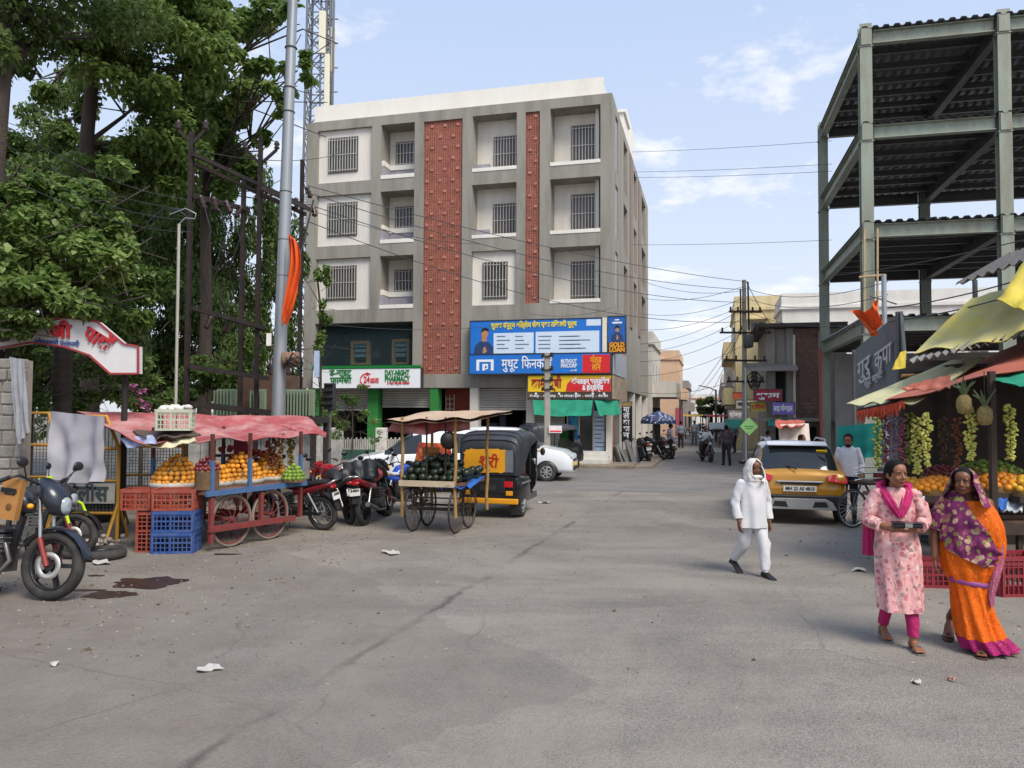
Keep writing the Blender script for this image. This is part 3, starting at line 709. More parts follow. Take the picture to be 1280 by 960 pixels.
# ================================================================ STEEL FRAME BUILDING ON THE RIGHT
_c2 = P(1087, 560, 23.0)
SF = Frame((_c2.x, _c2.y, 0), R(-13.6))
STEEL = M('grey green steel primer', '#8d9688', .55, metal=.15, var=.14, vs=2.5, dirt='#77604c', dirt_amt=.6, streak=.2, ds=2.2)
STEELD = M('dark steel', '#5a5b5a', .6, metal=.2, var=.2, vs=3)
DECK = M('galvanised deck underside', '#76777a', .55, metal=.3, var=.25, vs=1.4)
sf = thing('steel_frame_building', 'unfinished open steel frame with corrugated decks and no walls', 'building', SF.o, SF.rz)
BX = [0.0, 3.72, 7.6]; BY = [0.0, 8.1]
ztop = [SF.front(1087, v)[1] for v in (40, 158, 281, 398)]
CH = [SF.front(1075, 38)[1], SF.front(1255, 22)[1] + .1]
for i, x in enumerate(BX):
    for j, y in enumerate(BY):
        h = CH[0] + .12
        mb = MB(); mb.ibeam((x, y, 0), (x, y, h), .34, .34, .028, up=(0, 1, 0)); c = mb.build('column', STEEL, sf)
        mb = MB()
        for z in ztop: mb.box((x, y - .2, z - .22), (.28, .03, .5)); mb.box((x, y, z - .5), (.39, .38, .03))
        mb.split('joint_plate', STEEL, c)
for z in ztop:
    for j, y in enumerate(BY):
        for a, b in zip(BX, BX[1:]):
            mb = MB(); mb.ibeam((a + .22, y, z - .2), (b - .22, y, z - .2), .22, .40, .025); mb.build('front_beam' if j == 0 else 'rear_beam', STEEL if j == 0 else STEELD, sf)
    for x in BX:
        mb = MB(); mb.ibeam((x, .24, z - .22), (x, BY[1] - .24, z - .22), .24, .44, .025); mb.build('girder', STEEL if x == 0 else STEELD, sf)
    for k in range(1, 7):
        y = k * BY[1] / 7
        for a, b in zip(BX, BX[1:]):
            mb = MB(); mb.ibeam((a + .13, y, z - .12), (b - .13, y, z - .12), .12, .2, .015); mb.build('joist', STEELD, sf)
    mb = MB(); g = []; x = -.15; pit = .30
    xs_ = []
    while x < BX[-1] + .2:
        xs_ += [(x, 0), (x + .05, .07), (x + .17, .07), (x + .22, 0)]; x += pit
    g = [[(a, yy, z + .02 + b) for a, b in xs_] for yy in (-.22, BY[1] * .5, BY[1] + .2)]
    mb.sheet(g, sm=False); mb.sheet([[(a, yy, z + .012 + b) for a, b in xs_[::-1]] for yy in (-.22, BY[1] * .5, BY[1] + .2)], sm=False)
    mb.build('corrugated_deck', DECK, sf)
mb = MB(); rr = random.Random(5)      # offcut sheets left on the third deck
for k in range(6): mb.tube([(2.0 + k * .2, .5 + .1 * k, ztop[2] + .16 + .05 * rr.random()), (2.3 + k * .2, 1.6, ztop[2] + .2 + .06 * rr.random())], .09, 6)
mb.build('loose_sheets', STEELD, sf)
mb = MB()
for x in (-.16, .2): mb.tube([(x, -.3, ztop[3] + .1), (x + .02, -.33, ztop[2] - .2)], .035, 6)
mb.tube([(-.3, -.33, ztop[3] + 1.2), (.4, -.3, ztop[3] + 1.25)], .035, 6); mb.build('scaffold_pole', M('bamboo scaffold', '#b39d78', .8, var=.2), sf)
mb = MB(); mb.tube([(-.25, 7.6, 0.2), (-.25, 7.6, ztop[3] - .3)], .05, 6); mb.build('red_pipe', M('red oxide pipe', '#b1422f', .6), sf)
mb = MB(); mb.bx(.3, 7.6, 7.6, 7.75, 0, ztop[3] - .5); mb.build('ground_wall', M('raw cement infill', '#8d8a86', .95, var=.15, vs=1.5, bump=.3), sf)

# ================================================================ THE STREET BEYOND
def house(name, label, frame, x0, x1, y0, y1, h, wall, floors=2, proj=0.0, win=(2, 2), roofmat=None, side='left'):
    r = thing(name, label, 'building', frame.m @ V(((x0 + x1) / 2, (y0 + y1) / 2, 0)), frame.rz)
    W, D = (x1 - x0) / 2, (y1 - y0) / 2
    mb = MB(); mb.bx(-W, W, -D, D, 0, h); mb.build('wall', wall, r)
    fh = h / floors
    mb = MB(); mb.bx(-W - .12, W + .12, -D - .12, D + .12, h, h + .18); mb.build('roof', roofmat or wall, r)
    mb = MB(); mb.bx(-W - .05, W + .05, -D - .05, -D + .12, h + .18, h + .85); mb.bx(-W - .05, -W + .12, -D + .12, D, h + .18, h + .85); mb.bx(W - .12, W + .05, -D + .12, D, h + .18, h + .85); mb.split('parapet', wall, r)
    s_ = -1 if side == 'left' else 1
    for f in range(1, floors):
        z = f * fh
        if proj:
            mb = MB(); a, b = (s_ * W, s_ * (W + proj)); mb.bx(min(a, b), max(a, b), -D + .2, D - .2, z - .12, z); 
            mb.build('balcony_slab', wall, r)
            mb = MB(); b2 = s_ * (W + proj); mb.bx(min(b2, b2 - s_ * .1), max(b2, b2 - s_ * .1), -D + .2, D - .2, z + .001, z + .9); a2, b3 = sorted((s_ * W, b2 - s_ * .1)); mb.bx(a2, b3, -D + .2, -D + .3, z + .001, z + .9); mb.split('balcony_rail', wall, r)
        for k in range(win[0]):       # front windows
            xc = -W + (k + .5) * 2 * W / win[0]; mb = MB(); mb.bx(xc - .45, xc + .45, -D - .04, -D + .05, z + .9, z + 2.1); wn = mb.build('window', BARS, r)
            mb = MB(); mb.bx(xc - .4, xc - .02, -D - .05, -D - .041, z + .95, z + 2.05); mb.bx(xc + .02, xc + .4, -D - .05, -D - .041, z + .95, z + 2.05); mb.split('pane', GLASS, wn)
            mb = MB(); mb.bx(xc - .6, xc + .6, -D - .4, -D, z + 2.2, z + 2.28); mb.build('sunshade', wall, r)
        for k in range(win[1]):
            yc = -D + (k + .5) * 2 * D / win[1]; mb = MB(); a, b = sorted((s_ * (W + .04), s_ * (W - .05))); mb.bx(a, b, yc - .45, yc + .45, z + .1, z + 2.1); wn = mb.build('window', BARS, r)
            mb = MB(); a, b = sorted((s_ * (W + .05), s_ * (W + .041))); mb.bx(a, b, yc - .4, yc - .02, z + .15, z + 2.05); mb.bx(a, b, yc + .02, yc + .4, z + .15, z + 2.05); mb.split('pane', GLASS, wn)
    for k in range(max(1, win[1])):
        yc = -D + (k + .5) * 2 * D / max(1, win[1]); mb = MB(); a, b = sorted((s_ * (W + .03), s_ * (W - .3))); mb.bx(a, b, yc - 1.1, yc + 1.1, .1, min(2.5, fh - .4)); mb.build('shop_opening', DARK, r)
    return r
CREAM = M('cream street plaster', '#d8c79b', .9, var=.14, vs=1, dirt='#9c8f74', dirt_amt=.6, streak=.3, ds=.7)
PALEW = M('weathered white wash', '#d3cec4', .9, var=.12, vs=.9, dirt='#8f8a80', dirt_amt=.6, streak=.3, ds=.6)
CEMT = M('bare cement plaster', '#99928a', .95, var=.18, vs=1.2, dirt='#6f675e', dirt_amt=.6, streak=.4, ds=.8, bump=.2)
PEACH = M('peach street plaster', '#d6b292', .9, var=.12, vs=1)
house('balcony_house', 'weathered white house with stacked balconies just past the corner building', BF, -8.5, .15, 19.5, 27.5, 6.6, PALEW, 2, 1.5, (2, 3), side='right')
house('cream_house', 'narrow cream house further along the left side of the street', BF, -8, 1.0, 40, 50, 7.0, PEACH, 2, .6, (2, 3), side='right')
house('far_house', 'small brown house closing the left side of the street', BF, -7, 1.3, 58, 70, 5.0, CEMT, 2, .5, (2, 3), side='right')
house('end_house', 'low orange-roofed house at the far end of the street', BF, 0.5, 9, 104, 112, 4.6, PALEW, 2, 0, (3, 1), M('rust roof', '#b5553a', .8, var=.2))
house('cream_shop_house', 'tall stained cream shop house behind the utility pole', BF, 5.3, 10.5, 17.5, 27, 8.4, CREAM, 3, .7, (2, 4))
house('grey_shop_house', 'grey shop house beyond the cream one on the right', BF, 5.0, 11, 29, 44, 6.6, CEMT, 2, .5, (2, 4))
house('pale_shop_house', 'pale low shop house far down the right side', BF, 4.9, 11, 48, 66, 5.2, PALEW, 2, .4, (2, 4))
# white building behind the steel frame
house('white_flat_house', 'long white flat-roofed building behind the steel frame', BF, 7.6, 34, 12.6, 17, 7.75, M('bright white wash', '#e4e1db', .9, var=.06, vs=.6, dirt='#b9b3a8', dirt_amt=.4, streak=.4), 2, 0, (7, 0))
# unfinished brick house: a brick wall with single bricks, cement frame and slabs
BR = M('raw red brick', '#84695a', .95, var=.2, vs=6, rnd=.22, bump=.3)
MORT = M('brick mortar', '#948a80', .95, var=.15, vs=5)
bh = thing('brick_house', 'unfinished brick and cement house with a dark flat roof beside the steel frame', 'building', BF.m @ V((6.3, 4.2, 0)), B_RZ)
f0 = BF.m @ V((6.3, 4.2, 0)); LF = Frame(f0, B_RZ)
bx0, bx1 = LF.front(958, 480)[0], LF.front(1032, 480)[0] + .6
zt = LF.front(1000, 402)[1]
mb = MB(); mb.bx(bx0 + .02, bx1, .02, 6.5, 0, zt - .3); mb.build('wall', CEMT, bh)
wx0, wx1 = LF.front(992, 480)[0], LF.front(1026, 480)[0]; wz0, wz1 = LF.front(1008, 522)[1], LF.front(1008, 412)[1]
mb = MB(); mb.bx(wx0, wx1, -.06, .02, wz0, wz1); mb.build('mortar_bed', MORT, bh)
bk = None; rows_n = 22; bh_ = (wz1 - wz0) / rows_n; nbx = 10; bw = (wx1 - wx0) / nbx
rr = random.Random(11)
for j in range(rows_n):
    for i in range(nbx + (j % 2)):
        a = wx0 + (i - .5 * (j % 2)) * bw; b = a + bw; a, b = max(a, wx0), min(b, wx1)
        if bk is None: q = MB(); q.bx(-.5, .5, -.5, .5, -.5, .5); bk = q.build('brick', BR, bh); o = bk
        else: o = bk.copy(); COL.objects.link(o); o.parent = bh
        o.scale = (max(.05, b - a - .022), .06, bh_ - .02); o.location = ((a + b) / 2, -.075 - rr.uniform(0, .018), wz0 + (j + .5) * bh_)
mb = MB(); mb.bx(bx0 - .5, bx1 + .2, -.7, 6.6, zt - .28, zt - .12); mb.build('roof', M('stained roof slab', '#4d4843', .9, var=.3), bh)
mb = MB(); mb.bx(bx0 - .02, bx0 + .35, -.2, .01, 0, zt - .3); mb.bx(wx0 - .3, wx0 - .02, -.2, .01, 0, zt - .3); mb.split('pier', CEMT, bh)
mb = MB(); z_ = LF.front(975, 462)[1]; mb.prism([(bx0 - .9, -.9, z_), (bx0 - .9, -.9, z_ - .1), (bx0 - .9, .01, z_ + .15), (bx0 - .9, .01, z_ + .3)], (wx0 - bx0 + 1.0, 0, 0)); mb.build('sunshade', CEMT, bh)
mb = MB(); z2 = LF.front(975, 522)[1]; mb.bx(bx0 - .8, bx1, -.9, -.002, z2 - .15, z2); mb.build('floor_slab', CEMT, bh)
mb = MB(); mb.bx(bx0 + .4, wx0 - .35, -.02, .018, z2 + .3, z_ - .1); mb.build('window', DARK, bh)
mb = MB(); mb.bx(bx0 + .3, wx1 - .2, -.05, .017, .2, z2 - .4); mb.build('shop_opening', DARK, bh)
mb = MB(); mb.tube([(wx0 + .0, -.35, .3), (wx0, -.35, zt - .6)], .06, 8); mb.build('drain_pipe', PALEW, bh)
mb = MB(); mb.bx(bx1 - .9, bx1 + .2, -.3, .01, 0, zt - .5); mb.build('end_pier', CEMT, bh)
# shop boards along the right side of the street
def board(name, label, u0, u1, v0, v1, Y, mat, txt=None, tm=None, cat='sign'):
    c = P((u0 + u1) / 2, v1, Y); k = Y / FOC; r = thing(name, label, cat, c, B_RZ); W, H = (u1 - u0) * k / .97, (v1 - v0) * k
    mb = MB(); mb.bx(-W / 2, W / 2, 0, .14, 0, H); mb.build('panel', mat, r)
    mb = MB(); mb.bx(-W / 2 - .03, -W / 2, -.02, .15, -.02, H + .02); mb.bx(W / 2, W / 2 + .03, -.02, .15, -.02, H + .02); mb.bx(-W / 2, W / 2, -.02, .15, H + .001, H + .03); mb.split('sign_frame', M('sign frame steel', '#4a4a4e'), r)
    if txt: text(r, txt, tm or WPR, H * .62, (-W * .42, -.012, H * .28), bold=.03, width=W * .84)
    return r
board('shop_board', 'dark red shop board over the right side of the street', 944, 976, 487, 501, 32.2, M('dark red board', '#a02838', .6, var=.15), 'शुभम', WPR)
board('shop_board', 'purple and pink shop board over the teal awning', 966, 992, 503, 518, 31.6, M('purple board', '#8468b8', .6, var=.25, vs=3), 'साई मोबाईल', WPR)
board('shop_board', 'long white shop board on the right of the street', 921, 945, 500, 510, 42, M('pale board', '#c9c4ba', .6, var=.2, vs=3), 'जनरल', BLKP)
board('shop_board', 'small orange-red board high above the white one', 917, 931, 491, 498, 44, M('orange red board', '#cf5a3c', .6))
board('shop_board', 'grey board hanging over the street past the pole', 911, 928, 512, 524, 43, M('grey board', '#8f8c88', .6, var=.3, vs=4), 'स्टोअर्स', WPR)
board('shop_board', 'yellow board tucked behind the utility pole', 939, 957, 503, 514, 32.6, M('yellow board', '#c9b14a', .6, var=.2), 'किराणा', REDP)
board('street_banner', 'tall pink-red banner at the far left of the street', 845, 853, 511, 545, 66, M('pink banner', '#d2566a', .7, var=.1), cat='banner')
board('street_banner', 'blue and white banner on the cream house', 833, 851, 497, 513, 71, M('blue white banner', '#7fa3cf', .7, var=.3, vs=2), cat='banner')
TEALC = M('teal tarpaulin', '#17806f', .7, var=.2, vs=2, bump=.2, bs=20)
BLUEC = M('blue tarpaulin', '#2b63b4', .7, var=.2, vs=2)
def awn(name, label, u0, u1, v0, v1, Y, d, mat, cat='awning', seed=1):
    return cloth(name, label, cat, [P(u0, v0, Y + d), P(u1, v0, Y + d), P(u1, v1, Y), P(u0, v1, Y)], mat, sag=.06, fold=.05, seed=seed)
awn('shop_awning', 'teal awning below the purple shop board', 960, 1003, 524, 533, 30.4, 1.6, TEALC, seed=2)
awn('shop_awning', 'blue cloth hanging inside the shop right of the diamond sign', 978, 992, 533, 557, 31.6, .3, BLUEC, seed=3)
awn('shop_awning', 'dark teal awning left of the green diamond sign', 906, 930, 524, 535, 40, 1.5, TEALC, seed=4)
awn('shop_awning', 'pale cloth awning far down the right side', 886, 912, 528, 536, 55, 2, M('pale awning', '#b9c0b4', .8, var=.15), seed=5)
# tarpaulin-covered cart in front of the brick house
r = cloth('covered_cart_sheet', 'cream sheet hanging over a roadside cart behind the gold car', 'sheet', [P(973, 531, 21), P(1011, 529, 21), P(1014, 563, 20.6), P(976, 566, 20.6)], M('cream sheet', '#cfc3b4', .9, var=.12, vs=3), sag=.02, fold=.07, seed=8)
awn('red_cart_cover', 'faded red cloth over the top of the sheeted cart', 969, 1006, 525, 533, 20.5, 1.4, M('faded red cloth', '#b05648', .9, var=.2), 'sheet', 9)
r = thing('covered_cart', 'low wooden cart under the cream sheet', 'cart', P(994, 600, 21))
mb = MB(); z0 = -r.location.z
mb.box((0, .5, .75 - r.location.z), (.9, 1.2, .1)); mb.build('deck', M('old cart wood', '#6b4d36', .8, var=.3), r)
mb = MB()
for x in (-.4, .4):
    for y in (0, 1.0): mb.bx(x - .03, x + .03, y - .03, y + .03, -r.location.z, .7 - r.location.z)
mb.split('leg', M('old cart wood', '#6b4d36'), r)
rr = random.Random(77)
cols = ['#b8463a', '#d0a83c', '#3f7fb0', '#5a8a4a', '#c9c2b4', '#a0568a', '#d07a3a', '#6a6f7a']
names = ['red', 'mustard', 'blue', 'green', 'cream', 'mauve', 'orange', 'grey']
for k in range(8):      # small stalls crowding both sides further down
    left = k % 2; x = (2.4 if left else 4.1) + rr.uniform(-.1, .2); y = 29 + k * 5.2
    r = thing('market_stall', 'small ' + names[k] + '-topped market stall on the ' + ('left' if left else 'right') + ' of the far street', 'stall', BF.m @ V((x, y, 0)), B_RZ)
    for px in (-.6, .6):
        for py in (-.5, .5): mb = MB(); mb.bx(px - .025, px + .025, py - .025, py + .025, 0, 1.95 + .12 * (py > 0)); mb.build('post', DARK, r)
    mb = MB(); mb.bx(-.65, .65, -.55, .55, .7, .78); mb.build('table', M('stall timber', '#6a5240', .85, var=.25), r)
    mb = MB(); mb.slab([[(a, b, 1.95 + .12 * (b > 0) - .06 * math.sin(3.14 * (a + .8) / 1.6)) for a in (-.8, -.4, 0, .4, .8)] for b in (-.75, 0, .75)], .03); mb.build('canopy', M('stall cloth ' + names[k], cols[k], .85, var=.2, vs=3), r)
    mb = MB()
    for q in range(9): mb.ball((rr.uniform(-.5, .5), rr.uniform(-.45, .1), .86), (.12, .11, .1), 7, 5)
    tag(mb.build('goods', M('stall goods ' + names[-1 - k], cols[-1 - k], .7, var=.4, vs=6), r), kind='stuff')
# blue spotted umbrella on the left of the street
r = thing('market_umbrella', 'dark blue spotted umbrella over the parked motorbikes', 'umbrella', G(823, 566))
mb = MB(); n = 12; Ru = .95; zt_ = 2.25
ringz = [(0.02, zt_), (.5, zt_ - .18), (.85, zt_ - .36), (Ru, zt_ - .52), (Ru, zt_ - .70)]
for (a, za), (b, zb) in zip(ringz, ringz[1:]):
    for k in range(n):
        t0, t1 = 2 * math.pi * k / n, 2 * math.pi * (k + 1) / n
        mb.add([(a * math.cos(t0), a * math.sin(t0), za), (b * math.cos(t0), b * math.sin(t0), zb), (b * math.cos(t1), b * math.sin(t1), zb), (a * math.cos(t1), a * math.sin(t1), za)], [(0, 1, 2, 3)])
m_ = bpy.data.materials.new('spotted umbrella cloth'); m_.use_nodes = True; t_ = m_.node_tree
vo = t_.nodes.new('ShaderNodeTexVoronoi'); vo.inputs['Scale'].default_value = 6; cc = t_.nodes.new('ShaderNodeTexCoord'); t_.links.new(cc.outputs['Object'], vo.inputs['Vector'])
rp = t_.nodes.new('ShaderNodeValToRGB'); rp.color_ramp.elements[0].position = .28; rp.color_ramp.elements[0].color = (.55, .6, .7, 1); rp.color_ramp.elements[1].position = .34; rp.color_ramp.elements[1].color = (.03, .05, .14, 1)
t_.links.new(vo.outputs['Distance'], rp.inputs[0]); t_.links.new(rp.outputs[0], t_.nodes['Principled BSDF'].inputs['Base Color'])
mb.build('canopy', m_, r); mb = MB(); mb.cyl((0, 0, 0), (0, 0, zt_), .02, n=8); mb.build('pole', STEELD, r)
# leaning stone slabs by the side wall
sg = None
for k in range(7):
    mb = MB(); mb.bx(-.025, .025, -.14, .14, 0, 1.1)
    if sg is None: sg = mb.build('leaning_stone', M('grey stone slabs', '#8b8a88', .8, var=.25, vs=3, rnd=.3)); o = sg
    else: o = sg.copy(); COL.objects.link(o)
    p = G(774 + k * 3.8, 581 - k * .5 + (k % 2)); o.location = p; o.rotation_euler = (R(6 * (k % 3) - 6), R(-14 - 5 * (k % 4)), B_RZ + R(40 - 14 * k)); o.scale.z = .7 + .05 * k
    tag(o, 'grey stone slab leaning in the bundle at the building corner', 'slab', 'stone slabs leaning at the corner')
# ================================================================ POLES IN THE STREET
CONC = M('old concrete pole', '#9b958c', .95, var=.2, vs=5, bump=.4, bs=30)
RUST = M('rusty brown steel', '#2c2624', .75, metal=.2, var=.3, vs=6, dirt='#4a332a', dirt_amt=.5, ds=3)
INSUL = M('brown porcelain insulator', '#3a2a26', .3, var=.2)
GALV = M('galvanised steel', '#a2a6a8', .4, metal=.55, var=.12, vs=3, dirt='#7d7c78', dirt_amt=.4, streak=.2)
Yp = 33.0
b = P(931, 516, Yp); r = thing('utility_pole', 'tall concrete utility pole with crossarms and wires down the street', 'pole', (b.x, b.y, 0))
zt = P(930, 350, Yp).z; k = Yp / FOC
mb = MB(); mb.tube([(0, 0, 0), (0, 0, zt)], [.12, .085], 10); mb.build('shaft', CONC, r)
mb = MB(); mb.bar((.14, -.2, zt - 2.2), (.12, -.15, zt - .1), .06); mb.bar((-.2, -.15, zt - 2.4), (-.2, -.15, zt - .4), .05); mb.split('upright_bar', RUST, r)
for z, wd in ((zt - 1.4, .7), (zt - 2.3, 1.1), (zt - 3.5, .9), (zt - 4.4, .8)):
    mb = MB(); mb.bar((-wd, -.16, z), (wd, -.16, z), .08); a = mb.build('crossarm', RUST, r)
    mb = MB()
    for x in (-.9, -.45, .45, .9): mb.lathe([(.03, 0), (.06, .04), (.03, .08), (.06, .12), (.02, .18)], (x * wd, -.16, z + .04), n=8)
    mb.split('insulator', INSUL, a)
mb = MB(); mb.lathe([(.02, 0), (.2, .05), (.22, .5), (.18, .6)], (.05, -.4, zt - 3.0), n=10); mb.build('junction_box', STEELD, r)
mb = MB()
for s_ in range(3): mb.torus((.35, -.2, zt - 4.3 - .12 * s_), .3 - .04 * s_, .025, (0, 1, 0), 16, 5)
mb.build('cable_coil', BLKP, r)
r = thing('diamond_sign', 'pale green diamond sign on a thin post behind the man in white', 'sign', G(933, 590))
Yd = r.location.y; kd = Yd / FOC
mb = MB(); zc = P(937, 533, Yd).z; mb.tube([(0, .03, 0), (0, .03, P(932, 460, Yd).z)], .035, 8); mb.build('post', GALV, r)
mb = MB(); w2 = 11.5 * kd; mb.prism([(.1, 0, zc - w2), (.1 + w2, 0, zc), (.1, 0, zc + w2), (.1 - w2, 0, zc)], (0, -.02, 0)); mb.build('panel', M('pale green sign', '#9fd67f', .6, var=.08), r)
mb = MB(); mb.box((.1, -.024, zc), (.35, .004, .025)); mb.box((.1, -.024, zc - .08), (.25, .004, .02)); mb.build('print', GRNP, r)
# pole with hardware in front of the corner building
Yq = 25.5; b = P(684, 516, Yq); r = thing('concrete_pole', 'short grey concrete pole with bolts in front of the yellow sign', 'pole', (b.x, b.y, 0)); kq = Yq / FOC
zt = P(682, 441, Yq).z
mb = MB(); mb.bx(-.1, .1, -.07, .07, 0, zt); mb.build('shaft', CONC, r, bevel=.02)
mb = MB()
for z in (zt - .15, zt - .6, zt - .95, zt - 1.25): mb.bar((-.2, -.09, z), (.2, -.09, z + .05), .05); mb.lathe([(.03, 0), (.07, .05), (.03, .1), (.06, .15)], (.14, -.1, z), n=8); mb.lathe([(.03, 0), (.06, .05), (.02, .12)], (-.15, -.1, z), n=8)
mb.split('insulator', RUST, r)
mb = MB(); z = P(697, 541, Yq).z; mb.bx(0.05, 18 * kq, -.14, -.1, z, z + 9 * kq); mb.build('notice_board', M('white notice', '#ddd8d2', .6), r)
mb = MB(); mb.bx(.08, 17 * kq, -.146, -.141, z + .03, z + 3 * kq); mb.build('notice_print', REDP, r)
for (u, vt, Y, lab) in ((895, 487, 58, 'thin street lamp pole far down the street'), (850, 492, 62, 'dark far pole beside the pink banner')):
    b = P(u, 516, Y); r = thing('lamp_pole', lab, 'pole', (b.x, b.y, 0)); zt = P(u, vt, Y).z
    mb = MB(); mb.tube([(0, 0, 0), (0, 0, zt)], [.1, .07], 8); mb.build('shaft', STEELD, r)
    mb = MB(); mb.tube([(0, 0, zt - .1), (-.5, 0, zt + .15), (-1.3, 0, zt + .3)], .04, 6); mb.build('arm', STEELD, r)
# ================================================================ TREES AND PLANTS
import numpy as np
def leaf_mat(name, hexa, hexb, hexc='#3d5c1c'):
    m = bpy.data.materials.new(name); m.use_nodes = True; t = m.node_tree; N = t.nodes; L = t.links
    b = N['Principled BSDF']; ge = N.new('ShaderNodeNewGeometry'); rp = N.new('ShaderNodeValToRGB')
    e = rp.color_ramp.elements; e[0].color = (*lin(hexa), 1); e[1].color = (*lin(hexb), 1); x = e.new(.55); x.color = (*lin(hexc), 1)
    co = N.new('ShaderNodeTexCoord'); ns = N.new('ShaderNodeTexNoise'); ns.inputs['Scale'].default_value = .55; ns.inputs['Detail'].default_value = 3; L.new(co.outputs['Object'], ns.inputs['Vector'])
    a = N.new('ShaderNodeMath'); a.operation = 'MULTIPLY_ADD'; a.inputs[1].default_value = .7; L.new(ge.outputs['Random Per Island'], a.inputs[0])
    s_ = N.new('ShaderNodeMath'); s_.operation = 'MULTIPLY_ADD'; s_.inputs[1].default_value = 1.6; s_.inputs[2].default_value = -.62; L.new(ns.outputs['Fac'], s_.inputs[0]); L.new(s_.outputs[0], a.inputs[2])
    L.new(a.outputs[0], rp.inputs[0]); L.new(rp.outputs[0], b.inputs['Base Color']); b.inputs['Roughness'].default_value = .45; b.inputs['Specular IOR Level'].default_value = .4
    tr = N.new('ShaderNodeBsdfTranslucent'); L.new(rp.outputs[0], tr.inputs['Color']); mx = N.new('ShaderNodeMixShader'); mx.inputs[0].default_value = .5
    L.new(b.outputs[0], mx.inputs[1]); L.new(tr.outputs[0], mx.inputs[2]); L.new(mx.outputs[0], N['Material Output'].inputs[0])
    return m
LEAF_D = leaf_mat('deep green leaves', '#3f5226', '#85985a', '#5b6f3a')
LEAF_M = leaf_mat('mid green leaves', '#475e2c', '#9aac66', '#6a8241')
LEAF_B = leaf_mat('broad bright leaves', '#4b6530', '#a0b26c', '#6e8846')
BARK = M('dark grey bark', '#4a4038', .95, var=.35, vs=6, bump=.8, bs=18, streak=.25)
def leaves(name, parent, clusters, size, mat, seed=0, droop=.5, wide=.62, origin=None):
    rs = np.random.RandomState(seed); ps = []; 
    for c, r, n in clusters:
        d = rs.normal(size=(n, 3)); d /= np.linalg.norm(d, axis=1)[:, None]; rad = rs.uniform(.35, 1.0, n) ** .6
        ps.append(np.array(c) + d * rad[:, None] * np.array(r))
    p = np.concatenate(ps); n = len(p)
    if origin is not None: p = p - np.array(origin)
    az = rs.uniform(0, 2 * np.pi, n); el = -droop + rs.normal(0, .55, n)
    L = size * rs.uniform(.6, 1.3, n)
    d = np.stack([np.cos(az) * np.cos(el), np.sin(az) * np.cos(el), np.sin(el)], 1)
    s = np.stack([-np.sin(az), np.cos(az), rs.normal(0, .35, n)], 1); s /= np.linalg.norm(s, axis=1)[:, None]
    u = np.cross(d, s)
    w = (L * wide * .5)[:, None]; Lc = L[:, None]
    v = np.empty((n, 6, 3)); v[:, 0] = p; v[:, 1] = p + d * Lc * .3 + s * w - u * Lc * .04; v[:, 2] = p + d * Lc * .68 + s * w * .72 - u * Lc * .08; v[:, 3] = p + d * Lc - u * Lc * .18; v[:, 4] = p + d * Lc * .68 - s * w * .72 - u * Lc * .08; v[:, 5] = p + d * Lc * .3 - s * w - u * Lc * .04
    me = bpy.data.meshes.new(name); me.vertices.add(n * 6); me.vertices.foreach_set('co', v.ravel())
    me.loops.add(n * 6); me.loops.foreach_set('vertex_index', np.arange(n * 6)); me.polygons.add(n); me.polygons.foreach_set('loop_start', np.arange(n) * 6); me.polygons.foreach_set('loop_total', np.full(n, 6))
    me.materials.append(mat); me.update(calc_edges=True); me.validate()
    o = bpy.data.objects.new(name, me); COL.objects.link(o); o.parent = parent
    return o
def tree(name, label, base, trunk, blobs, leaf, mat, seed, r0=.2, cat='tree', density=1.0, droop=.5, nlimb=9, wide=.62, group=None):
    """trunk: list of points; blobs: (u, v, Y, rx_px, ry_px, n) crown clumps given where they show"""
    r = thing(name, label, cat, base, 0, group); rr = random.Random(seed)
    tp = [V(p) - V(base) for p in trunk]; mb = MB(); k = len(tp)
    mb.tube(tp, [r0 * (1.25 if i == 0 else 1 - .6 * i / k) for i in range(k)], 10)
    clusters = []; ends = []
    for (u, v, Y, ru, rv, n) in blobs:
        c = P(u, v, Y); s_ = Y / FOC; ends.append(c)
        n = int(n * (1.35 if v < 140 else 2.0)); m_ = max(4, int(n / 330))
        for j in range(m_):
            a = V((rr.gauss(0, .5), rr.gauss(0, .5), rr.gauss(0, .5)))
            cc = c + V((a.x * ru * s_, a.y * ru * s_ * .9, a.z * rv * s_)); q = rr.uniform(.28, .5)
            clusters.append((tuple(cc), (ru * s_ * q, ru * s_ * q, rv * s_ * q * .8), int(n / m_ * density)))
    for c in ends:
        st = min(tp[1:], key=lambda p: (p - (c - V(base))).length + (2.0 if p.z + base[2] > c.z else 0)); e = c - V(base)
        mid = (st + e) / 2 + V((rr.uniform(-.4, .4), rr.uniform(-.4, .4), rr.uniform(0, .5))); rb = r0 * .34
        mb.tube([st, mid, e], [rb, rb * .6, .015], 6)
        for q in range(3): mb.tube([mid, mid * .4 + e * .6 + V((rr.uniform(-.8, .8), rr.uniform(-.8, .8), rr.uniform(-.3, .6))), e + V((rr.uniform(-1, 1), rr.uniform(-1, 1), rr.uniform(-.6, .8)))], [rb * .5, rb * .3, .01], 5)
    mb.build('trunk', BARK, r)
    o = leaves('crown', r, clusters, leaf * .8, mat, seed, droop, wide, base); tag(o, kind='stuff')
    return r
def gp(u, Y): p = P(u, 516, Y); return (p.x, p.y, 0)
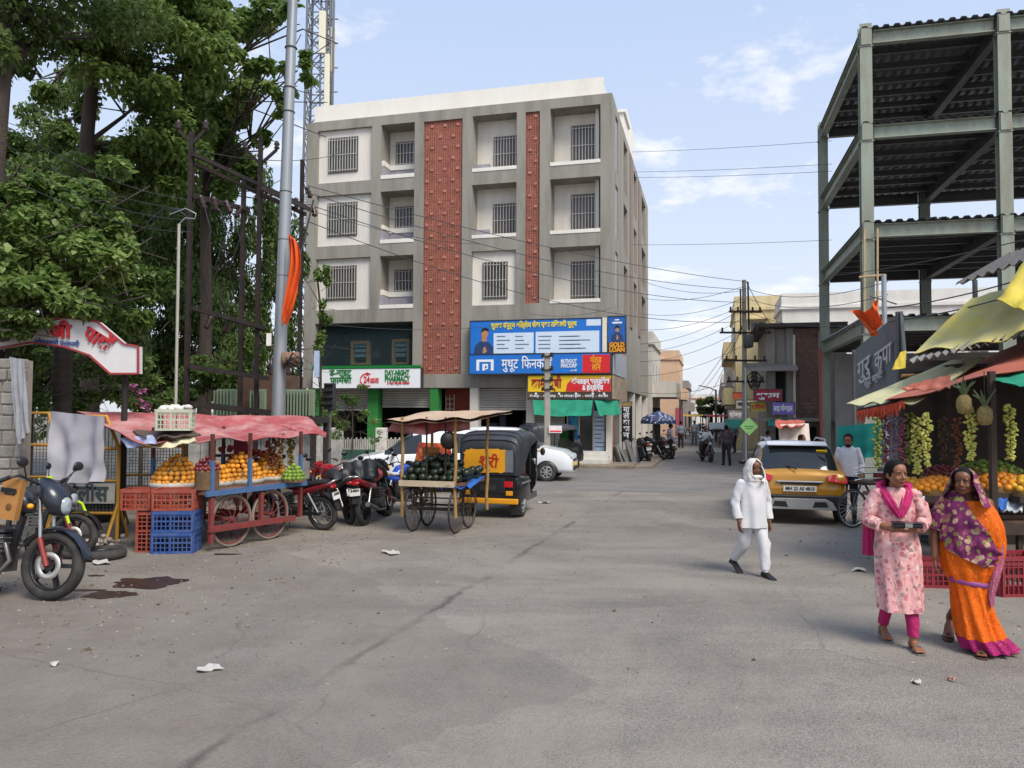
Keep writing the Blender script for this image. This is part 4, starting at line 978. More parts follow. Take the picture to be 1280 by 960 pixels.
Bz = gp(-12, 14); tree('rain_tree', 'huge old tree with a thick dark trunk at the left edge', Bz, [Bz, P(-10, 400, 14), P(-8, 200, 14), P(2, 90, 14), P(8, -60, 14.2), P(30, -200, 14.5)],
     [(60, -20, 14, 130, 50, 3200), (30, 60, 15, 60, 40, 700), (-60, 40, 14, 80, 120, 1500), (150, -90, 15, 150, 50, 2200), (70, 20, 16, 60, 30, 900), (120, 40, 17, 60, 50, 1500)], .16, LEAF_D, 21, .24)
Bz = gp(115, 18); tree('park_tree', 'tall tree with a bare leaning trunk between leafy clumps', Bz, [Bz, P(112, 400, 18), P(108, 180, 18), P(116, 90, 18), P(122, 20, 18), P(140, -80, 18)],
     [(170, 20, 18, 100, 70, 3600), (230, 90, 18.5, 60, 70, 2600), (170, 130, 19, 60, 80, 2600), (60, 110, 19, 30, 40, 450), (200, 190, 18.5, 60, 60, 2400), (150, 60, 17.5, 50, 50, 1800), (250, 30, 19, 60, 50, 2200), (160, 210, 19, 60, 60, 2200)], .19, LEAF_M, 22, .2)
Bz = gp(255, 21); tree('peepal_tree', 'bright leafed tree whose sprays reach the lamp pole', Bz, [Bz, P(258, 380, 21), P(256, 240, 21), P(262, 120, 21), P(270, 0, 21)],
     [(285, 30, 20.5, 58, 55, 2600), (250, 100, 21, 60, 60, 2600), (300, 100, 20, 40, 40, 1100), (325, 82, 19, 26, 22, 420), (372, 88, 18, 20, 18, 210), (348, 110, 18.5, 20, 16, 200), (352, 138, 18.5, 12, 18, 110), (330, 168, 19, 13, 13, 100), (270, 170, 21, 40, 60, 1800), (290, 215, 21, 26, 55, 900), (355, 6, 16.8, 24, 9, 90)], .21, LEAF_B, 23, .17, wide=.85)
Bz = gp(215, 25); tree('weeping_tree', 'drooping dark green tree behind the steel gantry', Bz, [Bz, P(215, 400, 25), P(213, 250, 25), P(217, 140, 25)],
     [(235, 260, 25, 70, 80, 3600), (270, 330, 25, 60, 90, 3200), (190, 330, 24, 60, 80, 3000), (320, 300, 24, 22, 90, 1100), (310, 420, 23, 40, 70, 1600), (230, 430, 24, 70, 60, 2800), (170, 250, 24, 60, 60, 2400), (250, 180, 25, 60, 60, 2400), (290, 480, 22, 50, 40, 1500), (160, 420, 22, 60, 60, 2200), (340, 380, 25, 30, 100, 1500), (350, 330, 27, 26, 80, 1500), (360, 440, 27, 24, 70, 1300), (300, 380, 27, 40, 70, 2000), (330, 250, 27, 20, 50, 700), (260, 400, 23, 50, 60, 1800)], .2, LEAF_D, 24, .2, droop=1.0, wide=.42)
Bz = gp(90, 27); tree('mango_tree', 'dense dark tree filling the park behind the sign', Bz, [Bz, P(90, 420, 27), P(92, 300, 27), P(88, 200, 27)],
     [(60, 240, 26, 70, 80, 3400), (130, 240, 27, 70, 80, 3200), (20, 320, 25, 80, 90, 3400), (120, 400, 25, 90, 70, 3600), (190, 470, 24, 90, 40, 2600), (20, 450, 25, 60, 50, 2000), (-70, 300, 25, 70, 150, 2400), (30, 180, 27, 60, 70, 2600), (100, 170, 27, 40, 50, 1300), (90, 320, 25, 80, 80, 3000), (150, 330, 25, 70, 80, 2600), (60, 480, 23, 80, 40, 2200)], .22, LEAF_D, 25, .22)
Bz = gp(-30, 13); tree('broadleaf_tree', 'low broad-leafed tree spreading over the park sign', Bz, [Bz, P(-25, 430, 13), P(-10, 330, 13), P(20, 290, 13)],
     [(30, 300, 12.6, 50, 55, 2000), (85, 300, 13, 50, 55, 1900), (20, 360, 12.4, 50, 35, 1300), (110, 350, 13, 40, 50, 1200), (60, 245, 13.4, 55, 40, 1300), (140, 290, 14, 30, 50, 900), (30, 390, 12.3, 40, 14, 500), (95, 385, 12.6, 30, 14, 350), (60, 330, 12.8, 60, 50, 1800), (25, 405, 12.2, 30, 16, 500), (0, 420, 12.2, 30, 18, 400), (130, 340, 13.6, 40, 60, 1300), (-10, 250, 13, 40, 60, 1200), (115, 250, 15, 50, 40, 1300), (150, 380, 15.5, 50, 50, 1300)], .15, LEAF_B, 26, .13, wide=.8)
Bz = gp(38, 14); tree('yellow_shrub', 'yellowish shrub beside the dark ringed trunk', Bz, [Bz, P(38, 560, 14), P(40, 500, 14)], [(38, 470, 14, 24, 40, 700), (20, 430, 14, 26, 26, 400), (50, 510, 14, 16, 22, 250), (110, 500, 15.5, 40, 30, 700), (95, 450, 15.8, 36, 30, 600), (130, 470, 16, 40, 40, 700), (120, 420, 16.5, 40, 40, 900), (160, 440, 16.5, 40, 50, 900), (190, 500, 16.5, 30, 24, 500)], .13, LEAF_B, 27, .05, cat='shrub')
Bz = gp(265, 19.5); tree('garden_shrub', 'dark shrub growing under the transformer', Bz, [Bz, P(262, 520, 19.5), P(260, 480, 19.5)], [(255, 470, 19.5, 40, 30, 900), (300, 450, 20, 30, 60, 800), (215, 490, 19, 40, 20, 700)], .15, LEAF_M, 28, .05, cat='shrub')
Bz = gp(400, 24.5); tree('climbing_vine', 'green vine climbing past the left end of the building', Bz, [Bz, P(401, 500, 24.5), P(400, 380, 24.5), P(397, 350, 24.5)], [(403, 350, 24.3, 12, 22, 260), (406, 385, 24.3, 12, 22, 300), (400, 430, 24.3, 9, 30, 330), (402, 490, 24.3, 10, 40, 420), (408, 540, 24, 10, 20, 200)], .14, LEAF_B, 29, .05, cat='vine')
Bz = gp(440, 22.5); tree('fence_creeper', 'thin creeper hanging over the white fence below the pharmacy board', Bz, [Bz, P(441, 540, 22.5), P(440, 500, 22.5)], [(440, 505, 22.4, 22, 14, 330), (432, 530, 22.4, 20, 18, 330), (460, 520, 22.4, 14, 12, 170), (470, 548, 22.4, 8, 8, 60)], .09, LEAF_B, 30, .025, cat='plant')
Bz = gp(178, 15.5); r = tree('bougainvillea', 'bush with magenta flowers behind the pink canopy', Bz, [Bz, P(177, 540, 15.5), P(176, 510, 15.5)], [(172, 505, 15.5, 26, 16, 350)], .11, LEAF_M, 31, .04, cat='bush')
o = leaves('flowers', r, [(tuple(P(u, v, 15.3)), (.10, .10, .08), 26) for u, v in ((178, 490), (175, 502), (183, 508), (166, 484))], .07, M('magenta petals', '#a35a86', .6, var=.2), 32, .2, .9, Bz); tag(o, kind='stuff')
Bz = gp(888, 72); tree('street_tree', 'small round tree at the far end of the street', Bz, [Bz, P(889, 520, 72), P(890, 508, 72)], [(884, 503, 72, 13, 10, 500), (899, 507, 71, 12, 9, 400), (878, 512, 73, 10, 7, 300)], .45, LEAF_M, 33, .2)
Bz = gp(77, 14.6); r = thing('ringed_trunk', 'dark ringed palm trunk standing below the park sign', 'tree', Bz)
mb = MB(); zt = P(77, 425, 14.6).z + 1.2; prof = []
z = 0
while z < zt: prof += [(.165, z), (.18, z + .05), (.17, z + .14)]; z += .15
mb.lathe(prof, (0, 0, 0), n=14); mb.build('trunk', BARK, r)
# ================================================================ CELL TOWER, LAMP POLE, GANTRY
Yt = 47.0; b = P(392, 516, Yt); r = thing('cell_tower', 'tall lattice mast with cream antenna panels behind the building', 'tower', (b.x, b.y, 0)); kt = Yt / FOC
zt = P(392, -70, Yt).z; TW = M('tower steel', '#6f7276', .6, metal=.3, var=.2)
hw = 13 * kt; mb = MB()
for sx, sy in ((-1, -1), (1, -1), (1, 1), (-1, 1)):
    m2 = MB(); m2.tube([(sx * hw * 1.25, sy * hw * 1.25, 0), (sx * hw * .9, sy * hw * .9, zt)], .075, 6); m2.build('leg', TW, r)
z = 2.0; i = 0
while z < zt - 1.3:
    s0 = hw * (1.25 - .35 * z / zt); s1 = hw * (1.25 - .35 * (z + 1.3) / zt)
    for (ax, ay), (bx_, by) in (((-1, -1), (1, -1)), ((1, -1), (1, 1)), ((1, 1), (-1, 1)), ((-1, 1), (-1, -1))):
        mb.bar((ax * s0, ay * s0, z), (bx_ * s1, by * s1, z + 1.3), .05); mb.bar((bx_ * s0, by * s0, z), (ax * s1, ay * s1, z + 1.3), .05); mb.bar((ax * s0, ay * s0, z), (bx_ * s0, by * s0, z), .05)
    z += 1.3; i += 1
o = mb.build('bracing', TW, r); tag(o, kind='stuff')
ANT = M('cream antenna', '#ded8c0', .6, var=.06)
for u0, u1, v0, v1, dy in ((403, 412, 24, 76, -.9), (414, 421, 40, 53, -.5), (416, 421, 54, 95, -.5), (409, 416.5, 76, 150, -.8)):
    a, c = P(u0, v1, Yt) - r.location, P(u1, v0, Yt) - r.location
    mb = MB(); mb.bx(a.x, c.x, dy - .15, dy + .1, a.z, c.z); mb.build('antenna', ANT, r, bevel=.04)
mb = MB(); c = P(406, 2, Yt) - r.location; mb.lathe([(.02, .12), (.3, .1), (.42, 0), (.38, -.02), (.02, .05)], (c.x, -1.0, c.z), (0, -1, 0), 16); mb.build('dish', M('dish white', '#d8d8d6', .5), r)
mb = MB()
for x in (6, 12, 17, 22): mb.tube([(x * kt, -.75, 4), (x * kt, -.75, zt)], .06, 6)
for v in (30, 60, 90, 120): c = P(400, v, Yt) - r.location; mb.bar((0, -.6, c.z), (27 * kt, -.6, c.z), .06)
mb.build('antenna_mount', TW, r)
# galvanised lamp pole
bp, tp = P(345, 516, 16.0), P(368, -60, 16.0); r = thing('lamp_pole', 'galvanised street lamp pole leaning slightly in front of the gantry', 'pole', (bp.x, bp.y, 0))
top = V((tp.x - bp.x, 0, tp.z)); k_ = top / top.z
mb = MB(); z0 = 0; mb.tube([k_ * 0, k_ * (top.z * .5), top], [.145, .125, .095], 14); mb.build('shaft', GALV, r)
for v in (60, 110, 140, 240, 300, 345):
    z = P(355, v, 16).z; mb = MB(); mb.torus(k_ * z, .12, .014, k_, 16, 5); mb.build('band', STEELD, r)
mb = MB(); z = P(335, 425, 16).z; mb.box(k_ * z + V((-.22, -.08, 0)), (.1, .1, .26), R(20)); mb.build('lamp_fitting', M('white lamp fitting', '#d7d4ce', .5), r)
mb = MB(); z = P(375, 450, 16).z; mb.tube([k_ * z + V((.1, -.1, 0)), k_ * z + V((.42, -.05, 0))], .16, 12); mb.build('cable_reel', M('brown reel', '#7d5c46', .7, var=.3), r)
mb = MB()
for q in range(4): mb.tube([k_ * z + V((.15, -.2, .1 * q - .2)), k_ * z + V((.35, -.3, .12 - .1 * q)), k_ * z + V((.5, -.15, -.1 * q)), k_ * z + V((.42, .1, -.3 - .1 * q))], .02, 5)
mb.build('loose_cable', BLKP, r)
mb = MB(); c = P(396, 455, 15.9) - r.location; mb.box(c, (.1, .08, .55)); mb.build('meter_box', M('pale meter box', '#9fb0c4', .5), r)
ORANGE = M('saffron cloth', '#d9591c', .8, var=.14, vs=4, bump=.2, bs=20)
# saffron flag hanging along the pole
g = []
for j in range(17):
    q = j / 16; row = []
    wv = .13 + .13 * math.sin(math.pi * q ** .7) - .12 * max(0, q - .8) * 3
    for i in range(15):
        s_ = i / 14; x = .06 + wv * s_ + .035 * math.sin(q * 5) - .06 * q; y = -.1 + (.05 + .06 * s_) * math.sin(s_ * 15 + q * 5 + 1.2 * nz((s_ * 3, q * 4, 2)))
        row.append((x, y, 1.85 * (1 - q) - .12 * s_ + (.16 * s_ * max(0, q - .7) * 2.5) + .03 * math.sin(i * 1.7) * q))
    g.append(row)
mb = MB(); mb.sheet(g); mb.sheet([[V(p) + V((0, .012, 0)) for p in r_][::-1] for r_ in g]); c = P(357, 405, 15.7); o = mb.build('saffron_flag', ORANGE); o.location = c
tag(o, 'long saffron flag hanging against the galvanised pole', 'flag')
# rusty gantry that carries the transformer
posts = [(240, 15.6, 165), (305, 17.3, 222), (326, 17.5, 172), (378, 19.4, 200)]
g0 = gp(300, 17.2); r = thing('transformer_gantry', 'dark rusty steel gantry of four posts and crossbeams by the trees', 'gantry', g0)
L_ = lambda u, v, Y: P(u, v, Y) - V(g0)
for u, Y, v in posts:
    t = L_(u, v, Y); mb = MB(); mb.ibeam((t.x, t.y, 0), t, .085, .10, .014, up=(0, 1, 0)); mb.build('post', RUST, r)
def lerp(a, b, s_): return a + (b - a) * s_
def gb(u0, v0, Y0, u1, v1, Y1, w_=.06, h_=.09, nm='crossbeam'): mb = MB(); mb.bar(L_(u0, v0, Y0), L_(u1, v1, Y1), w_, h_); mb.build(nm, RUST, r)
gb(240, 192, 15.5, 382, 258, 19.3, .06, .09); gb(240, 203, 15.8, 382, 268, 19.6, .06, .09); gb(240, 385, 15.5, 330, 410, 17.6); gb(236, 458, 15.5, 336, 473, 17.6, .06, .09); gb(240, 505, 15.5, 400, 523, 19.4, .12, .12); gb(240, 245, 15.6, 310, 262, 17.4, .07, .1)
gb(326, 235, 17.4, 388, 262, 18.0, .06, .09)
for u, v, Y, du in ((240, 180, 15.6, 17), (326, 205, 17.5, 20)):
    a = L_(u, v, Y)
    for s_ in (-1, 1):
        mb = MB(); e = L_(u + s_ * du, v - 18, Y); mb.bar(a, e, .05, .06); vb = mb.build('v_arm', RUST, r)
        mb = MB(); mb.lathe([(.03, 0), (.07, .04), (.035, .08), (.07, .12), (.03, .2)], e, n=8); mb.build('insulator', INSUL, vb)
rr = random.Random(4)
for u, v, Y in ((252, 250, 15.6), (268, 252, 15.9), (284, 256, 16.4), (300, 262, 17), (355, 248, 18.6), (370, 252, 19), (385, 238, 19.2), (392, 262, 19.2), (262, 400, 16), (285, 405, 16.6)):
    mb = MB(); c = L_(u, v, Y); mb.lathe([(.03, -.2), (.08, -.15), (.035, -.1), (.08, -.05), (.035, 0), (.07, .05), (.03, .1)], c, (rr.uniform(-.5, .5), rr.uniform(-.3, .3), 1), 8); mb.build('insulator', INSUL, r)
mb = MB()
for u, v, Y in ((256, 260, 15.6), (275, 262, 16), (292, 268, 16.5)): mb.tube([L_(u, v, Y), L_(u + 8, v + 30, Y - .2), L_(u - 6, v + 70, Y - .1), L_(u + 4, v + 120, Y)], .012, 5)
mb.tube([L_(185, 278, 15.4), L_(205, 262, 15.4), L_(222, 262, 15.4), L_(234, 272, 15.5)], .022, 5); mb.tube([L_(372, 330, 18), L_(380, 300, 18.4), L_(392, 250, 19)], .022, 5)
mb.split('jumper_cable', BLKP, r)
# thin pale mast that rises from the fruit cart side
b = gp(220, 14.5); r = thing('thin_mast', 'thin pale mast with a bent wire hook behind the fruit cart', 'mast', b)
mb = MB(); z = P(219, 280, 14.5).z; mb.tube([(0, 0, 0), (-.02, 0, z)], .03, 6); mb.build('shaft', M('pale mast paint', '#a9a69c', .6), r)
mb = MB(); mb.tube([(-.02, 0, z), (.1, 0, z + .12), (.28, 0, z + .1), (.3, 0, z + .2), (.1, 0, z + .3), (-.2, 0, z + .18)], .012, 5); mb.build('wire_hook', GALV, r)
# transformer on its platform
tb = gp(338, 18.6); r = thing('transformer', 'green-grey distribution transformer with cooling fins on a raised platform', 'transformer', tb); T_ = lambda u, v, dY=0: P(u, v, 18.6 + dY) - V(tb)
TG = M('faded green transformer paint', '#7d8f78', .7, var=.2, vs=3, dirt='#6a5540', dirt_amt=.6, streak=.3)
a, c = T_(304, 521), T_(372, 470); z0 = a.z
mb = MB(); mb.bx(a.x, c.x, -.35, .5, z0, c.z); mb.build('tank', M('rust brown tank', '#5b4436', .8, var=.3, vs=4), r)
for u0, u1 in ((279, 303), (323, 339), (361, 398)):
    x0, x1 = T_(u0, 500).x, T_(u1, 500).x; n = max(4, int((x1 - x0) / .07))
    for i in range(n):
        x = x0 + i * (x1 - x0) / n; mb = MB(); mb.bx(x, x + .03, -.62, -.36, z0 + .04, z0 + .62); mb.build('fin', TG, r)
    mb = MB(); mb.bx(x0, x1, -.358, -.3, z0 + .02, z0 + .66); mb.build('radiator', TG, r)
mb = MB()
for x in (-.4, 0, .4): mb.lathe([(.06, 0), (.1, .08), (.05, .16), (.1, .24), (.05, .32), (.03, .45)], (x, 0, c.z), n=8)
mb.split('bushing', INSUL, r)
mb = MB(); mb.bx(T_(274, 521).x, T_(404, 521).x, -.7, .7, z0 - .14, z0 - .005); mb.build('platform', RUST, r)
mb = MB()
for x in (T_(278, 521).x, T_(400, 521).x):
    for y in (-.6, .6): mb.bx(x - .06, x + .06, y - .06, y + .06, 0, z0 - .14)
mb.split('platform_leg', RUST, r)
# ================================================================ PARK WALL, PILLARS, SIGN, BARRICADES
WALLM = M('scribbled white wall', '#b9b7b2', .9, var=.2, vs=4, dirt='#6f6c68', dirt_amt=.75, ds=5)
p0, p1 = gp(60, 18.0), gp(402, 18.4); r = thing('park_wall', 'white scribbled park wall behind the fruit cart', 'wall', p0)
d = V(p1) - V(p0); n = 9; zt = P(300, 533, 18).z
for i in range(n):
    a, b_ = d * (i / n), d * ((i + 1) / n) - d.normalized() * .02; mb = MB(); mb.prism([a, b_, b_ + V((0, .25, 0)), a + V((0, .25, 0))], (0, 0, zt + (.04 if i % 2 else 0))); mb.build('wall_panel', WALLM, r)
mb = MB(); mb.prism([V((0, -.03, .0)), d + V((0, -.03, 0)), d + V((0, -.005, 0)), V((0, -.005, 0))], (0, 0, .35)); mb.build('wall_base', M('stained wall foot', '#6d6358', .9, var=.25), r)
p0, p1 = gp(405, 23.4), gp(560, 24.2); r = thing('park_fence', 'white picket park fence with a green lower band and white pillars', 'fence', p0); d = V(p1) - V(p0)
z1 = P(450, 549, 23.6).z
for u in (421, 476, 525, 558):
    c = d * ((u - 405) / 155); mb = MB(); mb.bx(c.x - .17, c.x + .17, c.y - .17, c.y + .17, 0, z1 + .35); mb.build('pillar', M('flaking white pillar', '#d2cec6', .9, var=.12, vs=5, dirt='#8f7a68', dirt_amt=.7, ds=4), r, bevel=.03)
for i in range(58):
    c = d * (i / 58); mb = MB(); mb.bx(c.x - .022, c.x + .022, c.y - .02, c.y + .02, .3, z1 + (.05 if i % 2 else 0)); mb.build('picket', M('dusty picket paint', '#b3afa6', .9, var=.2, vs=6), r)
mb = MB(); mb.bar(V((0, 0, .8)), d + V((0, 0, .8)), .06, .3); mb.build('green_band', M('green rail paint', '#2d5a4a', .7, var=.2), r)
mb = MB(); mb.bar(V((0, .02, .15)), d + V((0, .02, .15)), .3, .3); mb.build('fence_kerb', WALLM, r)
# old gate pillar of stones at the left edge
b = gp(8, 11.8); r = thing('stone_gate_pillar', 'grey stone gate pillar at the left edge with cloth hanging on it', 'pillar', b)
mb = MB(); zt = P(8, 447, 11.8).z; mb.bx(-.4, .2, .03, .3, 0, zt - .03); mb.build('core', MORT, r)
rr = random.Random(3); z = 0.0; ST = M('grey pillar stone', '#8a857e', .95, var=.2, vs=5, rnd=.2, bump=.5, bs=20)
while z < zt - .1:
    h = rr.uniform(.16, .24); x = -.42
    while x < .2:
        w_ = min(rr.uniform(.2, .36), .22 - x)
        if w_ < .08: break
        mb = MB(); mb.bx(x, x + w_ - .015, rr.uniform(-.03, .01), .2, z, min(z + h, zt) - .015); mb.build('stone', ST, r, bevel=.02); x += w_
    z += h
cloth('grey_rag', 'grey cloth hanging down the stone gate pillar', 'cloth', [P(12, 446, 11.6), P(30, 450, 11.6), P(36, 540, 11.5), P(20, 560, 11.5)], M('grey rag', '#8d8f94', .9, var=.15, vs=5), sag=.02, fold=.06, seed=12)
# arched park sign
Ys = 12.6; b = gp(90, Ys); r = thing('park_sign', 'white arched park sign with red Devanagari letters half hidden by leaves', 'sign', b); S_ = lambda u, v, dy=0: P(u, v, Ys) - V(b) + V((0, dy, 0))
out = [(-30, 424), (10, 416), (52, 402), (85, 397), (122, 402), (155, 430), (173, 433), (173, 467), (138, 467), (112, 444), (80, 433), (40, 428), (-30, 440)]
SW = M('sign white enamel', '#d4d3d2', .5, var=.08, vs=3, dirt='#9c8f88', dirt_amt=.4)
mb = MB(); mb.prism([S_(u, v) for u, v in out][::-1], (0, .14, 0)); mb.build('panel', SW, r)
mb = MB()
for (a, c) in zip(out, out[1:] + out[:1]): mb.bar(S_(*a, -.01), S_(*c, -.01), .03, .03)
mb.build('red_border', M('dull red border', '#9c3a3c', .6), r)
RL = M('red sign letters', '#b5232b', .5, var=.1)
k = Ys / FOC
for s_, u, v, h, wpx, ang in (('जी', 64, 423, 16, 28, 4), ('पाकॅ', 104, 421, 16, 40, -31)):
    p = S_(u, v, -.03); t = text(r, s_, RL, h * k * 1.45, p, (math.pi / 2, -R(ang), 0), bold=.035, width=wpx * k, ex=.012)
t = text(r, 'कोणत्याही परवानगी', M('blue small print', '#31559c', .6), 7 * k * 1.3, S_(44, 430.5, -.02), (math.pi / 2, R(3), 0), width=56 * k, bold=.02)
mb = MB()
for u, v in ((2, 430), (150, 455)): a = S_(u, v, .18); mb.tube([(a.x, a.y, 0), a], .05, 8)
mb.split('sign_post', RUST, r)
YB = M('barricade yellow', '#b98728', .6, var=.25, vs=4, dirt='#6f5330', dirt_amt=.5, ds=4)
def barricade(label, u0, u1, Y, vt, txt_=None, rz=0.0):
    a, c = P(u0, 516, Y), P(u1, 516, Y); W = c.x - a.x; H = P(u0, vt, Y).z; r = thing('barricade', label, 'barricade', (a.x, a.y, 0), rz)
    mb = MB()
    for x in (0, W): mb.tube([(x, 0, 0), (x, 0, H * .74)], .03, 8)
    mb.tube([(0, 0, H * .74), (W * .22, 0, H), (W * .78, 0, H), (W, 0, H * .74)], .03, 8); mb.tube([(0, 0, H * .74), (W, 0, H * .74)], .025, 8); mb.tube([(0, 0, H * .22), (W, 0, H * .22)], .025, 8); mb.tube([(0, 0, H * .48), (W, 0, H * .48)], .02, 8)
    mb.build('frame', YB, r)
    for x in (0, W): mb = MB(); mb.tube([(x, -.35, .02), (x, 0, H * .3), (x, .35, .02)], .025, 6); mb.build('foot', YB, r)
    mb = MB(); n = int(W / .055)
    for i in range(1, n): mb.bar((i * W / n, 0, H * .22), (i * W / n, 0, H * .74), .008)
    n2 = int(H * .52 / .055)
    for i in range(n2): z = H * .22 + i * .055; mb.bar((0, .005, z), (W, .005, z), .008)
    for i in range(1, n): 
        x = i * W / n; zz = H * .74 + H * .26 * min(1, x / (W * .22), (W - x) / (W * .22)); mb.bar((x, 0, H * .74), (x, 0, zz), .008)
    o = mb.build('mesh', STEELD, r); tag(o, kind='stuff')
    if txt_:
        mb = MB(); mb.bx(.03, W - .03, -.05, -.03, H * .30, H * .46); mb.build('name_plate', M('grey white plate', '#a8a5a0', .7, var=.15, dirt='#6b665e', dirt_amt=.5), r)
        text(r, txt_, M('dark plate letters', '#3c4a4c', .6), H * .17, (W * .12, -.058, H * .325), bold=.03, width=W * .76)
    return r
barricade('yellow police barricade with arched top beside the stone pillar', 22, 72, 12.9, 516)
barricade('yellow police barricade with lettered plate behind the grey tarpaulin', 74, 150, 12.5, 520, 'पोलीस')
barricade('yellow mesh barricade between the tarpaulin and the fruit cart', 152, 232, 13.9, 522)
cloth('grey_tarpaulin', 'grey tarpaulin hanging at the left end of the fruit cart', 'tarpaulin', [P(64, 514, 11.9), P(131, 521, 11.6), P(128, 602, 11.6), P(62, 604, 11.7)], M('grey tarpaulin', '#9c9aa0', .7, var=.12, vs=2.5, bump=.15, bs=12, dirt='#857880', dirt_amt=.5), n=22, m=14, sag=.03, fold=.10, seed=4, nf=2.2)
# ================================================================ CRATES
def crate(label, loc, rz, mat, sc=(1, 1, 1), group=None, rot=None):
    L, W, H = .58 * sc[0], .40 * sc[1], .31 * sc[2]; r = thing('crate', label, 'crate', loc, rz, group)
    def lattice(nm, p, d, ln, out_):
        mb = MB(); d = V(d); p = V(p); o_ = V(out_)
        def b(s0, s1, z0, z1, t=.0):
            a = p + d * s0; c = p + d * s1; q = o_ * (.012 + t); mb.prism([a - o_ * .012, c - o_ * .012, c + q, a + q], (0, 0, z1 - z0)); 
            for i in range(8): v_ = mb.v[-8 + i]; mb.v[-8 + i] = (v_[0], v_[1], v_[2] + z0)
        b(0, ln, H - .05, H, .012); b(0, ln, 0, .035, .006); b(0, ln, H * .48, H * .55, .004)
        n = max(4, int(ln / .062))
        for i in range(n + 1):
            s_ = i * (ln - .022) / n; b(s_, s_ + (.03 if i in (0, n) or i == n // 2 else .013), .03, H - .045, .003 if i not in (0, n) else .008)
        b(0, ln, H * .27, H * .30); b(0, ln, H * .72, H * .75)
        b(ln * .05, ln * .95, H * .78, H * .86)
        mb.build(nm, mat, r)
    lattice('side', (-L / 2, -W / 2, 0), (1, 0, 0), L, (0, -1, 0)); lattice('side', (-L / 2, W / 2, 0), (1, 0, 0), L, (0, 1, 0))
    lattice('end', (-L / 2, -W / 2 + .012, 0), (0, 1, 0), W - .024, (-1, 0, 0)); lattice('end', (L / 2, -W / 2 + .012, 0), (0, 1, 0), W - .024, (1, 0, 0))
    mb = MB(); mb.bx(-L / 2 + .012, L / 2 - .012, -W / 2 + .012, W / 2 - .012, .008, .022); mb.build('base', mat, r)
    if rot: r.rotation_euler = rot
    return r
CRED = M('red crate plastic', '#9a4230', .55, var=.2, vs=6, dirt='#7d6254', dirt_amt=.7, ds=6)
CBLU = M('blue crate plastic', '#30508f', .55, var=.2, vs=6, dirt='#5a6376', dirt_amt=.7, ds=6)
CMAR = M('maroon crate plastic', '#8a2a33', .5, var=.15, vs=6, dirt='#5a3a38', dirt_amt=.4, ds=6)
CTEA = M('teal crate plastic', '#2f7f80', .5, var=.15, vs=6)
CGRY = M('grey crate plastic', '#4d5256', .5, var=.15, vs=6)
CCRM = M('cream crate plastic', '#b9b8a2', .6, var=.12, vs=6)
c0 = G(211, 693); c0.y += .25
crate('blue crate standing on the ground at the bottom of its stack', c0, R(6), CBLU)
crate('blue crate between a blue crate and a red crate', c0 + V((.01, 0, .315)), R(4), CBLU)
crate('red crate on top of the two blue crates', c0 + V((-.005, 0, .63)), R(7), CRED)
c1 = G(164, 692); c1.y += .3
crate('red crate stood on its end beside the blue crates', c1 + V((.0, 0, .29)), 0, CRED, (1, 1, 1), None, (0, R(90), R(4)))
crate('red crate lying on top of the upended red crate', c1 + V((-.02, .0, .62)), R(5), CRED, (.72, 1, 1))
# ================================================================ RED FRUIT CART
def wheel(parent, c, ax, R_, mt, mr, r_=.022, ns=16, nm='wheel', hub=.05, flat=1.0):
    w_ = bpy.data.objects.new(nm, None); COL.objects.link(w_); w_.parent = parent; w_.location = c; w_.empty_display_size = .1
    mb = MB(); mb.torus((0, 0, 0), R_ - r_, r_, ax, 32, 8, flat=flat); mb.build('tyre', mt, w_)
    mb = MB(); mb.torus((0, 0, 0), R_ - 2.1 * r_, r_ * .6, ax, 32, 6); mb.build('rim', mr, w_)
    a = V(ax).normalized(); x, y = frame_of(a); mb = MB()
    for i in range(ns):
        t = 2 * math.pi * i / ns; e = x * math.cos(t) + y * math.sin(t); q = x * math.cos(t + .5) + y * math.sin(t + .5)
        mb.tube([q * hub * .8 + a * (.03 if i % 2 else -.03), e * (R_ - 2.2 * r_)], .005, 4)
    mb.build('spokes', mr, w_); mb = MB(); mb.cyl(-a * .06, a * .06, hub * .6, n=10); mb.build('hub', mr, w_)
    return w_
RUB = M('tyre rubber', '#2b2a29', .85, var=.2, vs=8, dirt='#5d554c', dirt_amt=.5, ds=5)
WTYR = M('worn cart tyre', '#7d7468', .9, var=.2, vs=6)
CARTR = M('red cart paint', '#7c3230', .7, var=.2, vs=5, dirt='#5a4538', dirt_amt=.6, ds=4)
POLEB = M('blue pole paint', '#48658c', .6, var=.15)
RSTR = M('dark rust pole', '#5a3026', .7, var=.2)
C0 = G(263, 690); CF = Frame(C0, R(63)); CL, CW, CZ = 2.0, 1.3, .90
r = thing('fruit_cart', 'red wooden fruit cart with spoked wheels under a pink canopy', 'cart', C0, R(63))
for x in (.45, 1.27):
    for y in (.06, CW - .1): wheel(r, (x, y, .41), (0, 1, 0), .41, WTYR, CARTR, .024, 18)
for x in (.45, 1.27): mb = MB(); mb.cyl((x, .0, .41), (x, CW, .41), .025, n=8); mb.build('axle', CARTR, r)
for y in (-.02, CW + .02): mb = MB(); mb.bar((-.05, y, .34), (1.75, y, .30), .06, .09); mb.build('rail', CARTR, r)
for i in range(8): mb = MB(); y = .0 + i * CW / 8; mb.bx(-.1, CL, y + .004, y + CW / 8 - .004, CZ - .05, CZ); mb.build('plank', M('cart deck plank', '#6b4a3a', .85, var=.25, vs=4, rnd=.15), r)
for y in (-.02, CW + .02): mb = MB(); mb.bx(-.12, CL + .02, y - .025, y + .025, CZ - .07, CZ + .012); mb.build('deck_edge', POLEB, r)
